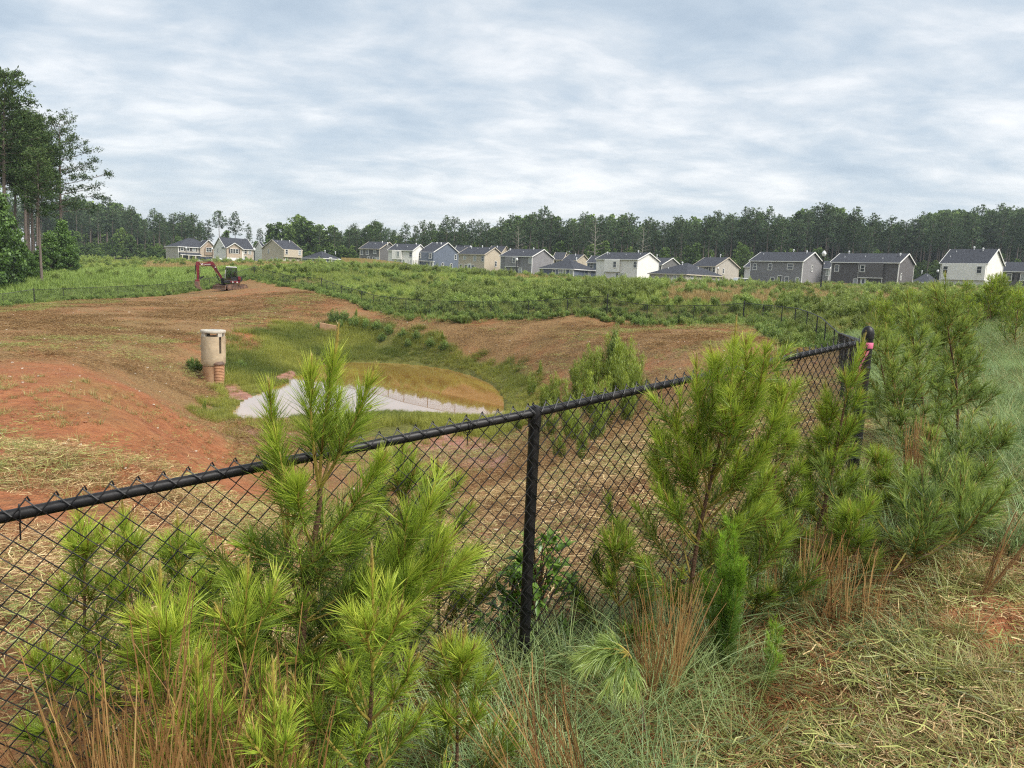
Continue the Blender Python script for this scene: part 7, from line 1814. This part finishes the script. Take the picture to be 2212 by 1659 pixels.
def near_cover():
    rng = np.random.default_rng(44)
    fd = unit((CORNER - NEAR_POST)[:2]); fn = np.array([fd[1], -fd[0]])
    def run_off(X, Y): q = np.stack([X, Y], -1) - NEAR_POST[:2]; return q @ fd, q @ fn          # along the fence, distance to the camera side
    # straw over the cut bank on our side
    X, Y = wedge(rng, 7600, .9, 9.5, 1.1, .28); ok = poly_sd(X, Y, BASIN) > -.05; X, Y = X[ok], Y[ok]
    r = np.hypot(X, Y); keep = rng.uniform(0, 1, len(X)) < np.interp(r, [1, 4, 9.5], [1, .55, .25]); X, Y = X[keep], Y[keep]
    bare = (np.minimum(poly_sd(X, Y, BARES[3]), poly_sd(X, Y, BARES[4])) < -.05) & (rng.uniform(0, 1, len(X)) < .93); X, Y = X[~bare], Y[~bare]
    pk = np.where(rng.uniform(0, 1, len(X)) < .34 + .6 * (vnoise(X * .9, Y * .9, 52) - .5), rng.integers(4, 6, len(X)), rng.integers(0, 4, len(X)))
    scatter('straw_litter', onground(X, Y, .0), STRAW, rng.uniform(.75, 1.2, len(X)), pick=pk, label='cut straw and grass litter on the near bank', cat='litter', rng=rng)
    # blue-green grass along the foot of the fence
    X, Y = wedge(rng, 28000, .9, 27, .95, .12); s, o = run_off(X, Y); sd = poly_sd(X, Y, BASIN)
    nz = vnoise(X * 1.5, Y * 1.5, 53); r = np.hypot(X, Y)
    strip = (sd > -.25) & (o < np.interp(s, [-3, -1, 0, 1.2, 2.6, 4], [1.4, 1.25, 1.0, .62, .55, .9])) & (s < 3.2) & (nz > .22)
    thin = (sd > 0) & (nz > .74) & (r < 6) & ~strip & (rng.uniform(0, 1, len(X)) < .35)
    rightg = (sd > .3) & (X / Y > .40) & (r > 5.2) & (nz > .34) & (rng.uniform(0, 1, len(X)) < .8)
    dens = np.where(strip, rng.uniform(0, 1, len(X)) < 1.0, True)
    k = (strip | thin | rightg) & dens; X, Y = X[k], Y[k]; far_ = np.hypot(X, Y) > 5.2
    sc = np.where(far_, rng.uniform(.8, 1.3, len(X)), rng.uniform(.65, 1.1, len(X))) * np.where(thin[k], .55, 1)
    scatter('bluestem_grass', onground(X, Y, -.01), BLUE, sc, label='blue-green bluestem grass along the near fence foot', cat='grass', rng=rng)
    X, Y = wedge(rng, 2600, 1.2, 7.5, .80); s, o = run_off(X, Y); ok = (poly_sd(X, Y, BASIN) > -.45) & (o < .75) & (s < 3.2); X, Y = X[ok], Y[ok]
    scatter('dead_needle_litter', onground(X, Y, .0), DEAD, rng.uniform(.8, 1.3, len(X)), label='rusty dead needles under the pines along the fence', cat='litter', rng=rng)
    # short green regrowth
    X, Y = wedge(rng, 3600, 1, 10, 1.1, .28); ok = (poly_sd(X, Y, BASIN) > 0) & (poly_sd(X, Y, BARES[3]) > 0) & (vnoise(X * 1.1, Y * 1.1, 54) > .42); X, Y = X[ok], Y[ok]
    scatter('grass_regrowth', onground(X, Y), GREENT, rng.uniform(.7, 1.4, len(X)), label='short green regrowth between the straw', cat='grass', rng=rng)
    # mown basin slopes
    X, Y = wedge(rng, 5200, 2.5, 15, .76); sd = poly_sd(X, Y, BASIN); ok = sd < -.1; X, Y = X[ok], Y[ok]; keep = (rng.uniform(0, 1, len(X)) < np.interp(np.hypot(X, Y), [2.5, 6, 15], [.8, .42, .26])) & (vnoise(X * .8, Y * .8, 55) > np.interp(X, [-6, 2], [.42, .2])); X, Y = X[keep], Y[keep]
    scatter('mown_straw', onground(X, Y, .005), STRAW, rng.uniform(.9, 1.6, len(X)), pick=np.where(rng.uniform(0, 1, len(X)) < .22, 4, rng.integers(0, 4, len(X))), label='mown straw strewn over the near basin slope', cat='litter', rng=rng)
    X, Y = wedge(rng, 30000, 9, 82, .70); ok = (poly_sd(X, Y, BASIN) < -.5) & (poly_sd(X, Y, MARSH) > .2); X, Y = X[ok], Y[ok]; r = np.hypot(X, Y); nz = vnoise(X * .22, Y * .22, 56) * .6 + vnoise(X * .8, Y * .8, 57) * .4
    keep = (rng.uniform(0, 1, len(X)) < np.interp(r, [9, 30, 82], [1, .62, .4])) & (nz > .40) & (rng.uniform(0, 1, len(X)) < np.clip(.25 + poly_sd(X, Y, BARES[0]) / 5, .12, 1)); X, Y = X[keep], Y[keep]
    scatter('slope_straw', onground(X, Y, .01), STRAWF, rng.uniform(.7, 1.3, len(X)) * np.interp(np.hypot(X, Y), [10, 80], [.8, 1.25]), pick=np.where((vnoise(X * .15, Y * .15, 58) > .56) & (rng.uniform(0, 1, len(X)) < .6), 3, rng.integers(0, 3, len(X))), label='mown straw over the farther basin slopes', cat='litter', rng=rng)
    X, Y = wedge(rng, 3500, 3, 40, .72); ok = (poly_sd(X, Y, BASIN) < -.3) & (poly_sd(X, Y, POND) > .5) & (vnoise(X * .3, Y * .3, 59) > .52); X, Y = X[ok], Y[ok]
    scatter('slope_stubble', onground(X, Y), STUB + GREENT, rng.uniform(.8, 1.7, len(X)), label='stubble tufts sprouting on the mown slope', cat='grass', rng=rng)
near_cover()
for i, (x, y, sc, lb) in enumerate([(2130, 1262, .95, 'straw-coloured cut grass tuft by the felled boughs at right'), (2062, 1372, .9, 'cut grass tuft beside the bare red soil patch'), (2135, 1475, 1.0, 'large cut grass tuft at the lower right edge'), (2095, 1640, .9, 'cut grass tuft in the bottom right corner'), (1840, 1335, .8, 'yellow-green cut tuft before the brown stalks'), (1930, 1640, .7, 'green cut tuft at the bottom edge near the right corner'), (2195, 1560, 1.0, 'long-bladed tuft cut by the right picture edge')]):
    p = hit(x, y); V, T, tn = blades(800 + i, 170, .07, .08, .19, .0035, lean=1.2, seg=3, droop=.5, tint=(.2, 1)); o = link(mesh_tris('grass_tuft', V, T, MATS['stubble'], tint=tn), 'grass_tuft', None, p, None, sc); tagit(o, lb, 'grass tuft', 'cut grass tufts on the near bank')
paint('chip_wood', (0.46, 0.27, 0.13), .8, var=.3, scale=18, bump=.3)
rngc = random.Random(6)
for i, (x, y, ln, rz, lb) in enumerate([(1690, 1530, .16, .4, 'broken stick lying in the straw at bottom centre right'), (2035, 1545, .12, .9, 'pale splintered stub pointing up the bank'), (1905, 1370, .11, 1.3, 'upright dark splinter in the cut grass'), (1560, 1490, .30, .15, 'long straw-coloured stick across the blue grass edge'), (1755, 1365, .12, .8, 'brown bark chip at the foot of the stalks'), (1330, 1590, .3, .12, 'thin yellow stick near the bottom edge')]):
    p = hit(x, y); b = MB(); d = np.array([math.cos(rz), math.sin(rz), .12]); b.tube([-d * ln / 2, d * ln * .1 + [.005, .01, .004], d * ln / 2], [.006, .0065, .003], 6); o = b.build('broken_stick', MATS['chip_wood'], None, loc=p + np.array([0, 0, .025])); tagit(o, lb, 'stick', 'broken sticks on the near bank')
# ------------------------------------------------------------------ damp air: far things fade a little towards blue-grey
def haze():
    m, t, out = new_mat('haze'); v = N(t, 'ShaderNodeVolumePrincipled', i_Density=0.00022)
    v.inputs['Color'].default_value = (0.80, 0.88, 0.97, 1); v.inputs['Anisotropy'].default_value = 0.2
    t.links.new(v.outputs[0], out.inputs['Volume'])
    b = MB(); b.box((0, 150, 18), (1500, 1300, 50)); o = b.build('haze', m); o['kind'] = 'stuff'; o['label'] = 'thin damp haze over the whole place'
haze()
